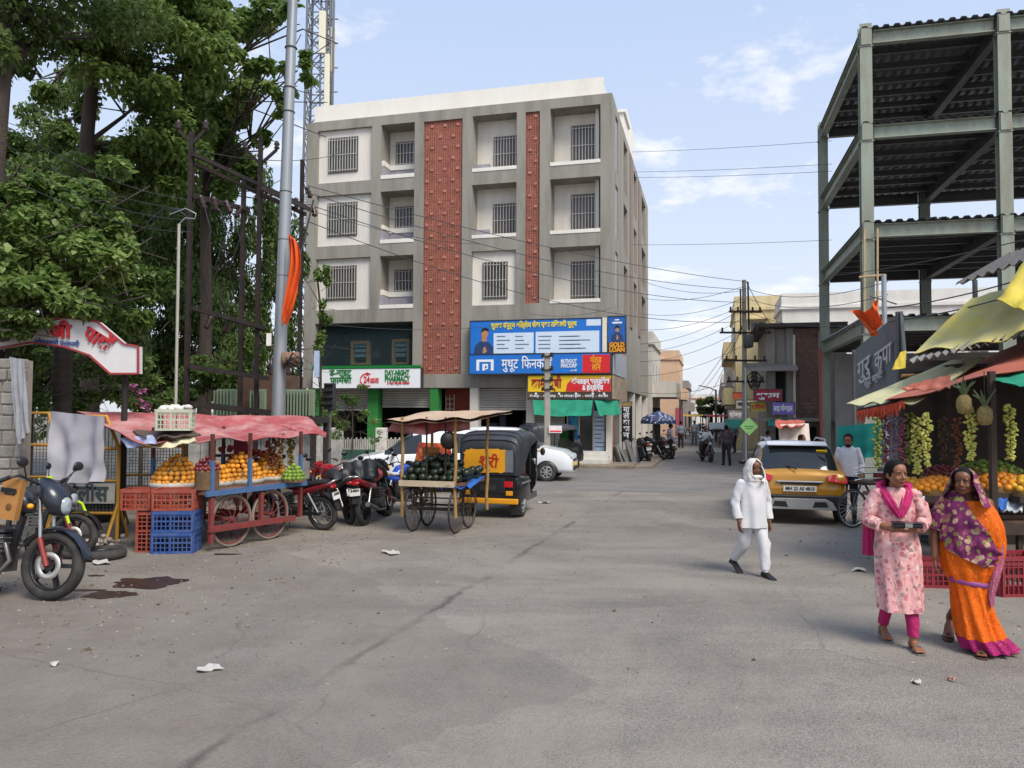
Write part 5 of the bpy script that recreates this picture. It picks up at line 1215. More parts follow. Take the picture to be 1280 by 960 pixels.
for i, (x, y) in enumerate(((0, 0), (0, CW), (CL * .95, 0), (CL * .95, CW), (.75, 0), (1.4, CW))):
    mb = MB(); mb.bar((x, y, CZ), (x, y, 1.36), .055); mb.build('blue_post', POLEB, r)
    mb = MB(); mb.bar((x, y, 1.36), (x, y, 1.84 if y > .5 else 1.76), .045); mb.build('upper_post', RSTR, r)
for x, y in ((0, 0), (0, CW), (1.0, 0), (1.0, CW), (CL * .95, 0), (CL * .95, CW)): mb = MB(); mb.bar((x, y, .12 if x == 0 else .3), (x, y, CZ - .1), .06); mb.build('leg', CARTR, r)
PINK = M('faded red plastic sheet', '#a65152', .5, var=.2, vs=2, bump=.35, bs=9, dirt='#cdaaa4', dirt_amt=.95, ds=1.3)
cloth('pink_canopy', 'faded pink-red plastic canopy stretched over the fruit cart', 'canopy', [P(95, 514, 13.0), P(385, 521, 14.6), P(409, 541, 13.6), P(180, 553, 11.5)], PINK, n=26, m=14, sag=.10, fold=.055, seed=6, nf=4)
cloth('canopy_flap', 'red flap drooping at the right end of the pink canopy', 'canopy', [P(350, 531, 13.5), P(408, 540, 13.5), P(407, 546, 13.5), P(365, 537, 13.45)], PINK, sag=.02, fold=.03, seed=7)
cloth('checked_sheet', 'blue and white checked sheet under the front corner of the canopy', 'sheet', [P(150, 548, 12.1), P(190, 543, 11.8), P(196, 552, 11.5), P(160, 561, 11.8)], M('checked blue sheet', '#a7b1cf', .7, var=.3, vs=12), sag=.02, fold=.03, seed=2)
cloth('straw_sheet', 'cream straw sheet hanging below the pink canopy', 'sheet', [P(186, 548, 12.0), P(238, 541, 11.9), P(246, 552, 11.6), P(190, 561, 11.6)], M('cream straw sheet', '#cfc6a3', .9, var=.15, vs=8), sag=.03, fold=.04, seed=3)
cloth('folded_boards', 'dark flattened cardboard lying on the canopy under the crate', 'cardboard', [P(165, 538, 12.2), P(240, 537, 12.0), P(252, 545, 11.7), P(180, 548, 11.7)], M('dark cardboard', '#55473e', .9, var=.3, vs=6), sag=.0, fold=.03, seed=9)
cr_ = crate('cream crate stuffed with paper on the pink canopy', P(219, 538, 11.9), R(12), CCRM, (.85, .8, 1.05))
mb = MB(); rr = random.Random(6)
for k in range(26): mb.ball((rr.uniform(-.2, .2), rr.uniform(-.12, .12), .27 + rr.uniform(0, .09)), (.07, .06, .04), 6, 4, rot=Matrix.Rotation(rr.uniform(0, 3), 3, 'X'))
o = mb.build('paper_packing', M('crumpled white paper', '#cfccc4', .9, var=.12, vs=20), cr_); tag(o, kind='stuff')
# fruit piles: every mango is a thing of its own, resting in a stack
MANGO = M('ripe mango skin', '#d08a22', .5, var=.25, vs=9, rnd=.3, dirt='#b8892a', dirt_amt=.4, ds=7)
def fruit_mesh(name, mat, r, sq=(1, .86, .84)):
    mb = MB(); mb.ball((0, 0, 0), (r * sq[0], r * sq[1], r * sq[2]), 10, 7); o = mb.build(name, mat); me = o.data; bpy.data.objects.remove(o); return me
def pile(c, R_, rows_, rf, me, name, label, cat, group, seed, keep=lambda q: True, step=1.72):
    rr = random.Random(seed); n = 0
    for k in range(rows_):
        rad = R_ * (1 - (k / (rows_ + .35)) ** 1.5); nn = max(1, int(2 * math.pi * rad / (rf * step + .002)))
        rings = [(rad, nn)] + ([(rad - rf * step, max(1, int(2 * math.pi * max(.01, rad - rf * step) / (rf * step))))] if rad > rf * 2.5 and k == rows_ - 1 else [])
        for ra, m_ in rings:
            for i in range(m_):
                t = 2 * math.pi * (i + .5 * (k % 2)) / m_ + rr.uniform(-.05, .05); p = V((ra * math.cos(t), ra * math.sin(t), rf * .85 + k * rf * 1.38))
                if not keep(p): continue
                o = bpy.data.objects.new(name, me); COL.objects.link(o); o.location = V(c) + p; o.rotation_euler = (rr.uniform(-.5, .5), rr.uniform(-.5, .5), rr.uniform(0, 6)); o.scale = [rr.uniform(.86, 1.1)] * 3; tag(o, label, cat, group); n += 1
    o = bpy.data.objects.new(name, me); COL.objects.link(o); o.location = V(c) + V((0, 0, rf * .85 + rows_ * rf * 1.34)); tag(o, label, cat, group)
    return n
me = fruit_mesh('mango', MANGO, .052)
front = lambda p: p.y < .10
NP = M('old newspaper', '#b7b3a8', .9, var=.2, vs=14, dirt='#6f6c66', dirt_amt=.6, ds=18)
for u, v, R_, rw, lab, gr in ((214, 609, .36, 6, 'ripe mango in the big left-hand pile on the red fruit cart', 'mangoes in the left pile'), (266, 607, .24, 4, 'ripe mango in the small pile behind the blue cart post', 'mangoes in the small pile'), (296, 604, .33, 6, 'ripe mango in the middle pile on the red fruit cart', 'mangoes in the middle pile'), (333, 600, .27, 6, 'small mango in the right-hand pile on the red fruit cart', 'mangoes in the right pile')):
    c = G(u, v, CZ + .02); c.y += R_ * .6; c.z = CZ + .05
    print('mangoes', pile(c, R_, rw, .05, me, 'mango', lab, 'mango', gr, u, front))
    mb = MB(); mb.lathe([(R_ * .9, -.04), (R_ * 1.12, -.05), (R_ * 1.18, .03), (R_ * 1.05, .05), (R_ * .5, .04), (.02, R_ * .5)], c, n=18); o = mb.build('newspaper_tray', NP); tag(o, 'newspaper spread under the ' + gr[11:] + ' on the cart', 'newspaper')
GRAPE = M('dark red apple', '#6d1f24', .35, var=.3, vs=8, rnd=.25)
APR = M('red apple skin', '#b23a30', .35, var=.3, vs=8, rnd=.25)
LIME = M('green raw mango', '#6f8a2e', .5, var=.25, vs=7, rnd=.25)
ma = fruit_mesh('apple', APR, .042, (1, 1, .9)); mg = fruit_mesh('plum', GRAPE, .036, (1, 1, .95)); ml = fruit_mesh('raw_mango', LIME, .045)
for u, v, R_, rw, m_, nm, lab, gr, dz in ((285, 583, .2, 3, ma, 'apple', 'red apple heaped behind the middle mango pile', 'apples on the fruit cart', .3), (240, 592, .16, 3, mg, 'plum', 'dark plum heaped behind the left mango pile', 'plums on the fruit cart', .3), (360, 602, .17, 4, ml, 'raw_mango', 'green raw mango at the right end of the fruit cart', 'raw mangoes on the fruit cart', .05)):
    c = G(u, v, CZ + dz); c.y += (.32 if u > 300 else .55); c.z = CZ + dz
    pile(c, R_, rw, .04, m_, nm, lab, nm.replace('_', ' '), gr, int(u), front)
    mb = MB(); mb.lathe([(R_ * 1.1, -dz + .02), (R_ * 1.1, -.02), (R_ * 1.15, .02), (R_ * .8, .0)], c, n=16); o = mb.build('fruit_basket', M('woven basket', '#6a5238', .9, var=.3, vs=12)); tag(o, 'low basket holding the ' + gr.split(' on')[0] + ' on the red cart', 'basket')
# hanging strings of fruit on the cart
BANB = M('brown banana strings', '#7d5a2a', .7, var=.35, vs=10, rnd=.1)
def strand(name, label, top, ln, mat, rad=.09, n=60, seed=1, fr=.035, cat='garland', sq=(1, .6, .6), group=None):
    rr = random.Random(seed); mb = MB(); mb.tube([(0, 0, 0), (0, 0, -ln)], .006, 4); c = mb
    r = thing(name, label, cat, top, 0, group); c.build('cord', BLKP, r); mb = MB()
    for i in range(n):
        z = -ln * (.04 + .96 * i / n); t = rr.uniform(0, 6.28); q = rad * rr.uniform(.3, 1) * (.6 + .4 * math.sin(3.14 * min(1, i / n + .15)))
        mb.ball((q * math.cos(t), q * math.sin(t), z), (fr * sq[0], fr * sq[1], fr * sq[2]), 6, 4, rot=Matrix.Rotation(t, 3, 'Z') @ Matrix.Rotation(rr.uniform(-.8, .8), 3, 'Y'))
    o = mb.build('fruit', mat, r); tag(o, kind='stuff'); return r
strand('banana_strand', 'left brown-red strand of fruit hanging from the canopy', P(340, 541, 13.2), .56, M('maroon strand', '#6b3324', .7, var=.35, vs=10), .09, 70, 1)
strand('banana_strand', 'middle brown strand of fruit hanging from the canopy', P(350, 541, 13.2), .6, BANB, .08, 70, 2)
strand('banana_strand', 'right olive-brown strand hanging apart under the canopy', P(364, 541, 13.4), .56, M('olive strand', '#6f5f26', .7, var=.35, vs=10), .07, 60, 3)
mb = MB(); c = P(300, 560, 13.3); mb.bx(-.11, .11, 0, .02, -.12, .14); o = mb.build('price_card', M('maroon card', '#7d2c3c', .7)); o.location = c; tag(o, 'maroon card hanging among the fruit on the cart', 'card')
for (u, v, lab) in ((292, 561, 'upper red apples stacked on the back rack'), (316, 566, 'red apples stacked at the right of the back rack')):
    c = P(u, v, 14.0); o_ = thing('fruit_rack_tray', 'tray of ' + lab, 'tray', c)
    mb = MB(); mb.bx(-.3, .3, -.15, .15, -.14, -.1); mb.build('tray', CARTR, o_); mb = MB(); rr = random.Random(int(u))
    for k in range(22): mb.ball((rr.uniform(-.27, .27), rr.uniform(-.13, .1), -.06 + rr.uniform(0, .1)), .045, 7, 5)
    tag(mb.build('fruit', APR, o_), kind='stuff'); mb = MB(); mb.bx(-.03, .03, .12, .16, -1.0, -.14); mb.build('stand', CARTR, o_)
# ================================================================ MOTORCYCLES
CHR = M('dull chrome', '#b9b9b6', .25, metal=.9, var=.1)
BLK = M('black moulded plastic', '#1d1d20', .45, var=.2, vs=8, dirt='#4a443d', dirt_amt=.3, ds=6)
SEATM = M('black seat vinyl', '#232325', .55, var=.2, vs=10, bump=.1)
ENG = M('grimy engine alloy', '#5d5b58', .5, metal=.5, var=.35, vs=14)
TLR = M('red tail lamp', '#c0202c', .2, var=.1, spec=.7)
HLG = M('headlamp glass', '#9aa3a8', .1, var=.1, spec=.8)
PLT = M('number plate white', '#d6d4cc', .6, var=.08)
def ell_loft(mb, secs, n=12, mi=0, ax='x', pw=2.3):
    """secs: (x, cz, hy, hz) rounded sections along x"""
    rings = []
    for x, cz, hy, hz in secs:
        ring = []
        for j in range(n):
            t = 2 * math.pi * j / n; c, s_ = math.cos(t), math.sin(t)
            ring.append((x, hy * math.copysign(abs(c) ** (2 / pw), c), cz + hz * math.copysign(abs(s_) ** (2 / pw), s_)))
        rings.append(ring)
    return mb.loft(rings, mi)
def moto_wheel(parent, c, R_=.31, disc=True, alloy=True, wt=.05):
    w_ = bpy.data.objects.new('wheel', None); COL.objects.link(w_); w_.parent = parent; w_.location = c; w_.empty_display_size = .1
    mb = MB(); mb.torus((0, 0, 0), R_ - .047, .047, (0, 1, 0), 36, 10, flat=1.15); mb.build('tyre', RUB, w_)
    mb = MB(); mb.torus((0, 0, 0), R_ - .097, .014, (0, 1, 0), 32, 6, flat=2.2); mb.cyl((0, -.06, 0), (0, .06, 0), .045, n=12)
    for i in range(5 if alloy else 18):
        t = 2 * math.pi * i / (5 if alloy else 18); e = V((math.cos(t), 0, math.sin(t)))
        if alloy: mb.bar(e * .03 + V((0, .012, 0)), e * (R_ - .1) + V((0, .012, 0)), .022, .035); mb.bar(e * .03 + V((0, -.012, 0)), e * (R_ - .1) + V((0, -.012, 0)), .022, .035)
        else: mb.tube([e * .03 + V((0, .03 * (-1) ** i, 0)), e * (R_ - .1)], .003, 4)
    mb.build('rim', BLK if alloy else CHR, w_)
    if disc:
        mb = MB(); ri = []; n = 30
        for rad, y in ((.075, -.062), (.125, -.062), (.125, -.068), (.075, -.068)): ri.append([(rad * math.cos(2 * math.pi * j / n), y, rad * math.sin(2 * math.pi * j / n)) for j in range(n)])
        mb.loft(ri, 0, True); mb.build('brake_disc', M('steel brake disc', '#c2c0b8', .35, metal=.6, var=.15), w_)
    return w_
def motorcycle(label, loc, rz, col, col2=None, seat=SEATM, alloy=True, plate='12', group='parked motorcycles', lean=R(-7), steer=0.0, sc=1.0, cw=(0, 0)):
    r = thing('motorcycle', label, 'motorcycle', loc, rz, group); r.rotation_euler = (lean, 0, rz); r.scale = (sc, sc, sc)
    col2 = col2 or col; xf, xr = .66, -.64
    moto_wheel(r, (xf, 0, .31), .31, True, alloy); moto_wheel(r, (xr, 0, .31), .31, False, alloy)
    for s_ in (-1, 1):
        mb = MB(); mb.tube([(xf, .085 * s_, .31), (xf - .10, .085 * s_, .56)], .026, 8); mb.build('fork_lower', M('fork leg', '#8a3a34' if col2 is not col else '#7d7d7c', .4, metal=.3), r)
        mb = MB(); mb.tube([(xf - .09, .085 * s_, .54), (xf - .22 + cw[0] * .7, .085 * s_, .93)], .018, 8); mb.build('fork_tube', CHR, r)
        mb = MB(); mb.tube([(xr + .02, .1 * s_, .34), (xr + .2, .12 * s_, .68)], .028, 8); mb.build('shock_absorber', CHR, r)
        mb = MB(); mb.tube([(xf - .27 + cw[0], .1 * s_, .99 + cw[1]), (xf - .3 + cw[0], .3 * s_, 1.06 + cw[1]), (xf - .4 + cw[0], .36 * s_, 1.03 + cw[1])], .013, 6); hb = mb.build('handlebar', BLK, r)
        mb = MB(); mb.tube([(xf - .36 + cw[0], .34 * s_, 1.045 + cw[1]), (xf - .45 + cw[0], .37 * s_, 1.0 + cw[1])], .02, 8); mb.build('grip', BLK, hb)
        mb = MB(); mb.tube([(xf - .28 + cw[0], .25 * s_, 1.05 + cw[1]), (xf - .24 + cw[0], .34 * s_, 1.2)], .007, 5); mb.ball((xf - .24 + cw[0], .36 * s_, 1.23), (.018, .07, .045), 10, 6); mb.build('mirror', BLK, hb)
        mb = MB(); mb.bar((xr, .1 * s_, .31), (-.1, .12 * s_, .34), .03, .05); mb.build('swing_arm', BLK, r)
        mb = MB(); mb.tube([(-.02, .1 * s_, .27), (-.02, .3 * s_, .25)], .014, 6); mb.build('foot_peg', BLK, r)
        mb = MB(); mb.ball((xf - .16, .17 * s_, .84), (.03, .03, .025), 8, 5); mb.build('indicator', ORGT, r)
    mb = MB(); g = []
    for i in range(9):
        t = R(15 + i * 17); row = [(xf + .355 * math.cos(t), y, .31 + .355 * math.sin(t) - .02 * abs(y) / .06) for y in (-.065, -.04, 0, .04, .065)]; g.append(row)
    mb.sheet(g); mb.sheet([[V(p) * 1 - V((.0, 0, .008)) for p in q][::-1] for q in g]); mb.build('front_mudguard', col2 if col2 is not col else BLK, r)
    mb = MB(); g = []
    for i in range(9):
        t = R(40 + i * 15); g.append([(xr + .37 * math.cos(t), y, .31 + .37 * math.sin(t)) for y in (-.07, -.03, .03, .07)])
    mb.sheet(g); mb.sheet([[V(p) - V((-.005, 0, .008)) for p in q][::-1] for q in g]); mb.build('rear_mudguard', BLK, r)
    mb = MB(); ell_loft(mb, [(.40, .82, .03, .05), (.36, .86, .10, .09), (.22, .88, .14, .12), (.02, .86, .145, .12), (-.12, .80, .10, .08), (-.18, .76, .06, .04)], 14); mb.build('fuel_tank', col, r)
    mb = MB(); ell_loft(mb, [(-.08, .80, .09, .03), (-.16, .79, .125, .05), (-.35, .80, .14, .055), (-.5, .845, .13, .05), (-.68, .87, .11, .045), (-.82, .88, .07, .03)], 12); mb.build('seat', seat, r)
    mb = MB(); ell_loft(mb, [(-.1, .68, .11, .07), (-.35, .70, .13, .09), (-.6, .77, .12, .07), (-.8, .83, .09, .05), (-.92, .85, .05, .03)], 12); mb.build('tail_panel', col, r)
    mb = MB(); mb.ball((-.9, 0, .80), (.04, .09, .04), 10, 6); mb.build('tail_lamp', TLR, r)
    mb = MB(); mb.tube([(-.86, -.12, .86), (-.98, -.1, .92), (-.98, .1, .92), (-.86, .12, .86)], .014, 6); mb.build('grab_rail', CHR, r)
    mb = MB(); mb.bar((-.86, 0, .74), (-.95, 0, .5), .12, .012, up=(1, 0, 0)); mb.build('mud_flap', BLK, r)
    mb = MB(); mb.box((-.955, 0, .64), (.012, .2, .13), Matrix.Rotation(R(12), 3, 'Y')); pl = mb.build('number_plate', PLT, r)
    text(pl, plate, BLKP, .07, (-.964, .08, .65), (math.pi / 2, 0, -math.pi / 2), width=.16, bold=.02, ex=.002); text(pl, 'MH 23', BLKP, .05, (-.97, .075, .60), (math.pi / 2, 0, -math.pi / 2), width=.12, bold=.02, ex=.002) if False else None
    mb = MB()
    for k in range(5): mb.bx(.02, .22, -.11, .11, .42 + k * .045, .445 + k * .045)
    mb.bx(-.2, .2, -.12, .12, .24, .43); mb.cyl((.02, -.15, .33), (.02, .15, .33), .1, n=14); mb.cyl((.1, -.09, .6), (.1, .09, .6), .05, n=10); mb.build('engine', ENG, r)
    mb = MB(); mb.tube([(.22, -.08, .5), (.3, -.1, .35), (.2, -.13, .2), (-.2, -.15, .22), (-.45, -.17, .28)], .022, 8); mb.tube([(-.42, -.17, .27), (-.85, -.18, .40)], [.045, .05], 10); mb.build('exhaust', M('exhaust pipe', '#77726c', .35, metal=.7, var=.2), r)
    mb = MB(); mb.bar((.3, 0, .75), (.2, 0, .3), .05); mb.bar((.3, 0, .78), (-.2, 0, .7), .05); mb.bar((-.2, 0, .7), (-.22, 0, .3), .05); mb.build('frame', BLK, r)
    mb = MB(); ell_loft(mb, [(a_ + cw[0], b_ + cw[1], c_, d_) for a_, b_, c_, d_ in ((.62, .80, .03, .06), (.60, .81, .10, .11), (.52, .85, .14, .15), (.42, .93, .13, .12), (.36, 1.02, .07, .04))], 12); mb.build('headlamp_cowl', col2, r)
    mb = MB(); ell_loft(mb, [(a_ + cw[0], b_ + cw[1], c_ * (.7 if cw[0] else 1), d_) for a_, b_, c_, d_ in ((.645, .79, .03, .04), (.63, .795, .085, .075), (.58, .81, .10, .085))], 12); mb.build('headlamp', HLG, r)
    mb = MB(); mb.tube([(-.05, .1, .27), (-.08, .28, .02)], .012, 6); mb.build('side_stand', BLK, r)
    return r
BRED = M('red bike paint', '#a3202a', .3, var=.1, coat=.5); BMAR = M('maroon bike paint', '#7a1d2a', .3, var=.1, coat=.5); BNAV = M('dark navy bike paint', '#20222c', .3, var=.15, coat=.5); BBLU = M('blue bike paint', '#2448a8', .3, var=.1, coat=.5)
WSEAT = M('white seat cover', '#c9c9cc', .7, var=.1)
g = G(57, 749); m1 = motorcycle('dark motorcycle with a brown carton bag at the left edge', V((g.x - .72, g.y + .05, 0)), R(-8), BNAV, M('dark blue cowl', '#1e212e', .35, var=.2, coat=.4), sc=1.22, plate='7781', cw=(.11, .05))
mb = MB(); mb.box((.36, -.24, .90), (.19, .06, .36), Matrix.Rotation(R(6), 3, 'Y')); mb.bar((.30, -.24, 1.08), (.42, -.24, 1.08), .01); bag = mb.build('carton_bag', M('brown kraft carton', '#a8763c', .8, var=.12, vs=6)); bag.parent = m1; del mb
t = text(bag, 'aema', BLKP, .075, (.275, -.275, .97), (math.pi / 2, R(6), 0), bold=.04, width=.16); t = text(bag, 'wholesale', BLKP, .028, (.31, -.275, .945), (math.pi / 2, R(6), 0), width=.11)
mb = MB(); mb.ball((.37, -.272, .83), (.03, .004, .035), 10, 6); mb.build('printed_mark', M('dark brown print', '#6b4423', .8), bag)
LIMEP = M('lime green paint', '#b6d91f', .4, var=.08)
g = G(78, 705); m2 = motorcycle('black motorcycle with lime green crash guard behind the dark one', V((g.x - .75, g.y + .3, 0)), R(4), BLK, BLK, sc=1.05, plate='905')
for s_ in (-1, 1):
    mb = MB(); mb.tube([(.42, .1 * s_, .95 - .2), (.52, .2 * s_, .80), (.6, .26 * s_, .74), (.66, .28 * s_, .6), (.7, .27 * s_, .48)], .02, 8); mb.build('crash_guard', LIMEP, m2)
mb = MB(); mb.tube([(.3, -.32, 1.05), (.48, -.36, 1.08)], .022, 8); mb.build('lime_grip', LIMEP, m2)
g = G(383, 662); m3 = motorcycle('maroon motorcycle with a long black seat right of the fruit cart', V((g.x - .28, g.y + .2, 0)), R(158), BMAR, plate='4205', alloy=False)
g = G(455, 657); m4 = motorcycle('red and black motorcycle seen from behind with a white plate', V((g.x + .12, g.y + .66, 0)), R(80), BRED, BLK, plate='3484')
g = G(425, 642); m5 = motorcycle('red motorcycle parked behind the maroon one', V((g.x - .2, g.y + .55, 0)), R(150), BRED, plate='1190')
g = G(490, 645); m6 = motorcycle('blue motorcycle with a white seat cover by the bamboo cart', V((g.x + .1, g.y + .75, 0)), R(62), BBLU, BLK, seat=WSEAT, plate='6612')
g = G(420, 655); m8 = motorcycle('black and red motorcycle squeezed between the maroon and the rear-facing one', V((g.x - .05, g.y + .55, 0)), R(120), BLK, BRED, plate='7719')
g = G(440, 640); m7 = motorcycle('black motorcycle standing deepest in the row by the fence', V((g.x + .25, g.y + .9, 0)), R(60), BLK, plate='8050')
for i, (u, v, a, lab) in enumerate(((806, 578, 95, 'nearest small motorbike parked by the side wall'), (818, 574, 120, 'second small motorbike parked below the blue umbrella'), (831, 571, 110, 'third small motorbike parked past the blue umbrella'))):
    c = copy_tree(m7); c.location = G(u, v); c.rotation_euler = (R(-7), 0, R(a)); c['label'] = lab
o = cloth('black_bag_cover', 'black rain cover bundled on the parked motorcycles', 'cover', [P(428, 578, 14.6), P(470, 572, 14.6), P(475, 598, 14.3), P(430, 602, 14.3)], M('black rain cover', '#1c1c1f', .5, var=.3, vs=8), sag=.02, fold=.12, seed=3)
# ================================================================ CARS
CGL = M('tinted car glass', '#1c2124', .06, var=.15, vs=2, spec=.7)
def car_wheel(parent, c, R_, out_):
    w_ = bpy.data.objects.new('wheel', None); COL.objects.link(w_); w_.parent = parent; w_.location = c; w_.empty_display_size = .1
    mb = MB(); n = 32; pr = [(R_ * .64, -.08), (R_ * .9, -.09), (R_, -.065), (R_, .065), (R_ * .9, .09), (R_ * .64, .08)]
    mb.lathe(pr, (0, 0, 0), (0, 1, 0), n); mb.build('tyre', RUB, w_)
    mb = MB(); s_ = out_; mb.torus((0, .07 * s_, 0), R_ * .6, R_ * .055, (0, 1, 0), 28, 6)
    for i in range(7):
        t = 2 * math.pi * i / 7; e = V((math.cos(t), 0, math.sin(t))); mb.bar(e * .03 + V((0, .085 * s_, 0)), e * R_ * .6 + V((0, .075 * s_, 0)), .05, .035)
    mb.cyl((0, .05 * s_, 0), (0, .1 * s_, 0), .05, n=12); mb.build('rim', M('silver wheel cover', '#a9acae', .35, metal=.5, var=.1), w_)
    return w_
def car(name, label, loc, rz, st, paint, roof=None, wx=(.0, 2.4), R_=.3, glass=(3, 7), pillars=(), ws=None, rg=None, W=.85, cat='car', sill=.28):
    """st: stations (x, z_belt, w_belt, z_roof, w_roof) from nose (x small) to tail; x to the rear"""
    r = thing(name, label, cat, loc, rz)
    rings = []
    for x, zb, wb, zr, wr in st:
        h = [(wb * .93, sill), (wb * .99, sill + .1), (wb, (sill + zb) * .5), (wb * .985, zb - .04), (wb * .955, zb)]
        h += [(wr + (wb * .955 - wr) * .12, zr - .1 * min(1, (zr - zb) / .3)), (wr * .93, zr - .025), (wr * .5, zr), (0, zr + .008)]
        rings.append([(x, -y, z) for y, z in h] + [(x, y, z) for y, z in h[-2::-1]])
    n = len(rings[0]); parts = {'body': MB(), 'roof_panel': MB(), 'side_glass': MB(), 'windscreen': MB(), 'rear_glass': MB()}
    for i in range(len(rings) - 1):
        for j in range(n - 1):
            k = 'body'
            if j in (4, 11) and glass[0] <= i < glass[1] and i not in pillars: k = 'side_glass'
            elif 5 <= j <= 10:
                if ws and ws[0] <= i < ws[1]: k = 'windscreen'
                elif rg and rg[0] <= i < rg[1]: k = 'rear_glass'
                elif roof and glass[0] <= i < glass[1]: k = 'roof_panel'
            parts[k].add([rings[i][j], rings[i + 1][j], rings[i + 1][j + 1], rings[i][j + 1]], [(0, 1, 2, 3)], 0, True)
    for q in (0, -1): parts['body'].add(rings[q], [tuple(range(n))], 0)
    parts['body'].add([rings[i][0] for i in range(len(rings))] + [rings[i][-1] for i in range(len(rings))][::-1], [tuple(range(2 * len(rings)))], 0)
    objs = {}
    for k, mb in parts.items():
        if not mb.f: continue
        mt = {'body': paint, 'roof_panel': roof or paint}.get(k, CGL)
        if k == 'side_glass':
            mb.weld(); mb.split('side_window', mt, r); continue
        objs[k] = mb.build(k, mt, r)
        me = objs[k].data
        bm = bmesh.new(); bm.from_mesh(me); bmesh.ops.remove_doubles(bm, verts=bm.verts, dist=1e-4); bmesh.ops.recalc_face_normals(bm, faces=bm.faces); bm.to_mesh(me); bm.free()
    for x in wx:
        for s_ in (-1, 1):
            mb = MB(); ri = []; m_ = 24
            for rad, y in ((.02, W * s_ * .9), (R_ * 1.22, W * s_ * .9), (R_ * 1.22, W * s_ * 1.008), (.02, W * s_ * 1.004)): ri.append([(x + rad * math.cos(2 * math.pi * j / m_), y, R_ + rad * math.sin(2 * math.pi * j / m_)) for j in range(m_)])
            ri = [[(p[0], p[1], max(p[2], sill - .01)) for p in q] for q in ri]
            mb.loft(ri, 0, True); mb.build('wheel_arch', BLK, r)
            car_wheel(r, (x, W * s_ * .955, R_), R_, s_)
    return r
# white hatchback at the crossing, facing right
WP = M('white car paint', '#dcdee0', .25, var=.03, coat=.6); YSTR = M('amber car stripe', '#e0a32a', .4)
st = [(-.78, .62, .62, .66, .5), (-.70, .74, .74, .80, .58), (-.45, .90, .80, .95, .68), (.05, .98, .82, 1.04, .70), (.22, 1.0, .82, 1.08, .70), (.95, 1.02, .82, 1.58, .60), (1.1, 1.02, .82, 1.62, .61), (1.18, 1.02, .82, 1.63, .61), (1.95, 1.03, .82, 1.65, .62), (2.03, 1.03, .82, 1.65, .62), (2.7, 1.04, .81, 1.63, .60), (2.78, 1.04, .80, 1.60, .60), (2.9, 1.0, .79, 1.05, .66), (2.94, .8, .78, .82, .6)]
g = G(690, 602); wag = car('hatchback', 'white hatchback with an amber stripe crossing in front of the shops', V((g.x, g.y + .8, 0)), R(168), st, WP, None, (0, 2.35), .29, (4, 10), (7,), (4, 5), (11, 12), .82)
def cbx(p, nm, mat, *b, rot=None, bev=.02): mb = MB(); mb.bx(*b); return mb.build(nm, mat, p, bevel=bev)
for s_ in (-1, 1):
    mb = MB(); mb.ball((-.62, .6 * s_, .74), (.14, .12, .09), 12, 8); mb.build('headlamp', HLG, wag)
    mb = MB(); mb.ball((.45, .9 * s_, 1.02), (.06, .08, .06), 10, 6); mb.build('mirror', WP, wag)
    a, b_ = sorted((.822 * s_, .826 * s_)); cbx(wag, 'stripe', YSTR, .1, 2.6, a, b_, .93, .97, bev=0)
    mb = MB(); mb.ball((-.66, .5 * s_, .42), (.07, .08, .06), 10, 6); mb.build('fog_lamp', BLK, wag)
    for x in (1.3, 2.1): a, b_ = sorted((.825 * s_, .845 * s_)); cbx(wag, 'door_handle', CHR, x, x + .14, a, b_, .84, .87, bev=.005)
cbx(wag, 'grille', BLK, -.79, -.7, -.42, .42, .60, .68); cbx(wag, 'lower_grille', BLK, -.8, -.7, -.45, .45, .32, .46); cbx(wag, 'number_plate', YEL, -.815, -.80, -.24, .24, .47, .56, bev=0)
# white car facing left behind the bikes
g = P(520, 516, 20.5); van = car('hatchback', 'white car facing left behind the parked motorcycles', V((g.x - 1.05, 20.6, 0)), R(8), st, WP, None, (0, 2.35), .29, (4, 10), (7,), (4, 5), (11, 12), .82)
for s_ in (-1, 1):
    mb = MB(); mb.ball((-.62, .6 * s_, .74), (.14, .12, .09), 12, 8); mb.build('headlamp', HLG, van)
    mb = MB(); mb.ball((.45, .9 * s_, 1.02), (.06, .08, .06), 10, 6); mb.build('mirror', WP, van)
    for x in (1.3, 2.1): a, b_ = sorted((.825 * s_, .845 * s_)); cbx(van, 'door_handle', CHR, x, x + .14, a, b_, .84, .87, bev=.005)
o = cloth('floral_cloth', 'red floral cloth hung behind the bamboo cart posts', 'cloth', [P(524, 553, 15.6), P(563, 554, 15.6), P(566, 580, 15.5), P(518, 578, 15.5)], M('red floral cloth', '#a3301f', .8, var=.5, vs=9, dirt='#d09a3a', dirt_amt=.7, ds=8), sag=.02, fold=.05, seed=4)
# golden compact SUV seen from behind
GOLD = M('golden orange car paint', '#b57f1a', .28, metal=.25, var=.05, coat=.7); ROOFW = M('white car roof', '#c9ccd0', .3, coat=.5)
st = [(0.0, .70, .78, .72, .66), (.05, .92, .83, .95, .70), (.10, 1.00, .84, 1.05, .70), (.16, 1.04, .85, 1.10, .70), (.42, 1.06, .85, 1.50, .62), (.55, 1.06, .85, 1.58, .62), (.62, 1.06, .85, 1.60, .62), (1.25, 1.05, .86, 1.63, .63), (1.33, 1.05, .86, 1.63, .63), (2.1, 1.03, .86, 1.60, .62), (2.2, 1.03, .86, 1.58, .61), (2.85, 1.0, .86, 1.08, .72), (3.0, .98, .85, 1.04, .72), (3.7, .9, .82, .96, .68), (3.9, .7, .72, .74, .55)]
g = G(1000, 656); suv = car('compact_suv', 'golden compact SUV with a white roof seen from behind', V((g.x, g.y, 0)), R(76), st, GOLD, ROOFW, (.78, 3.15), .33, (5, 10), (7,), (10, 12), (3, 5), .86, sill=.33)
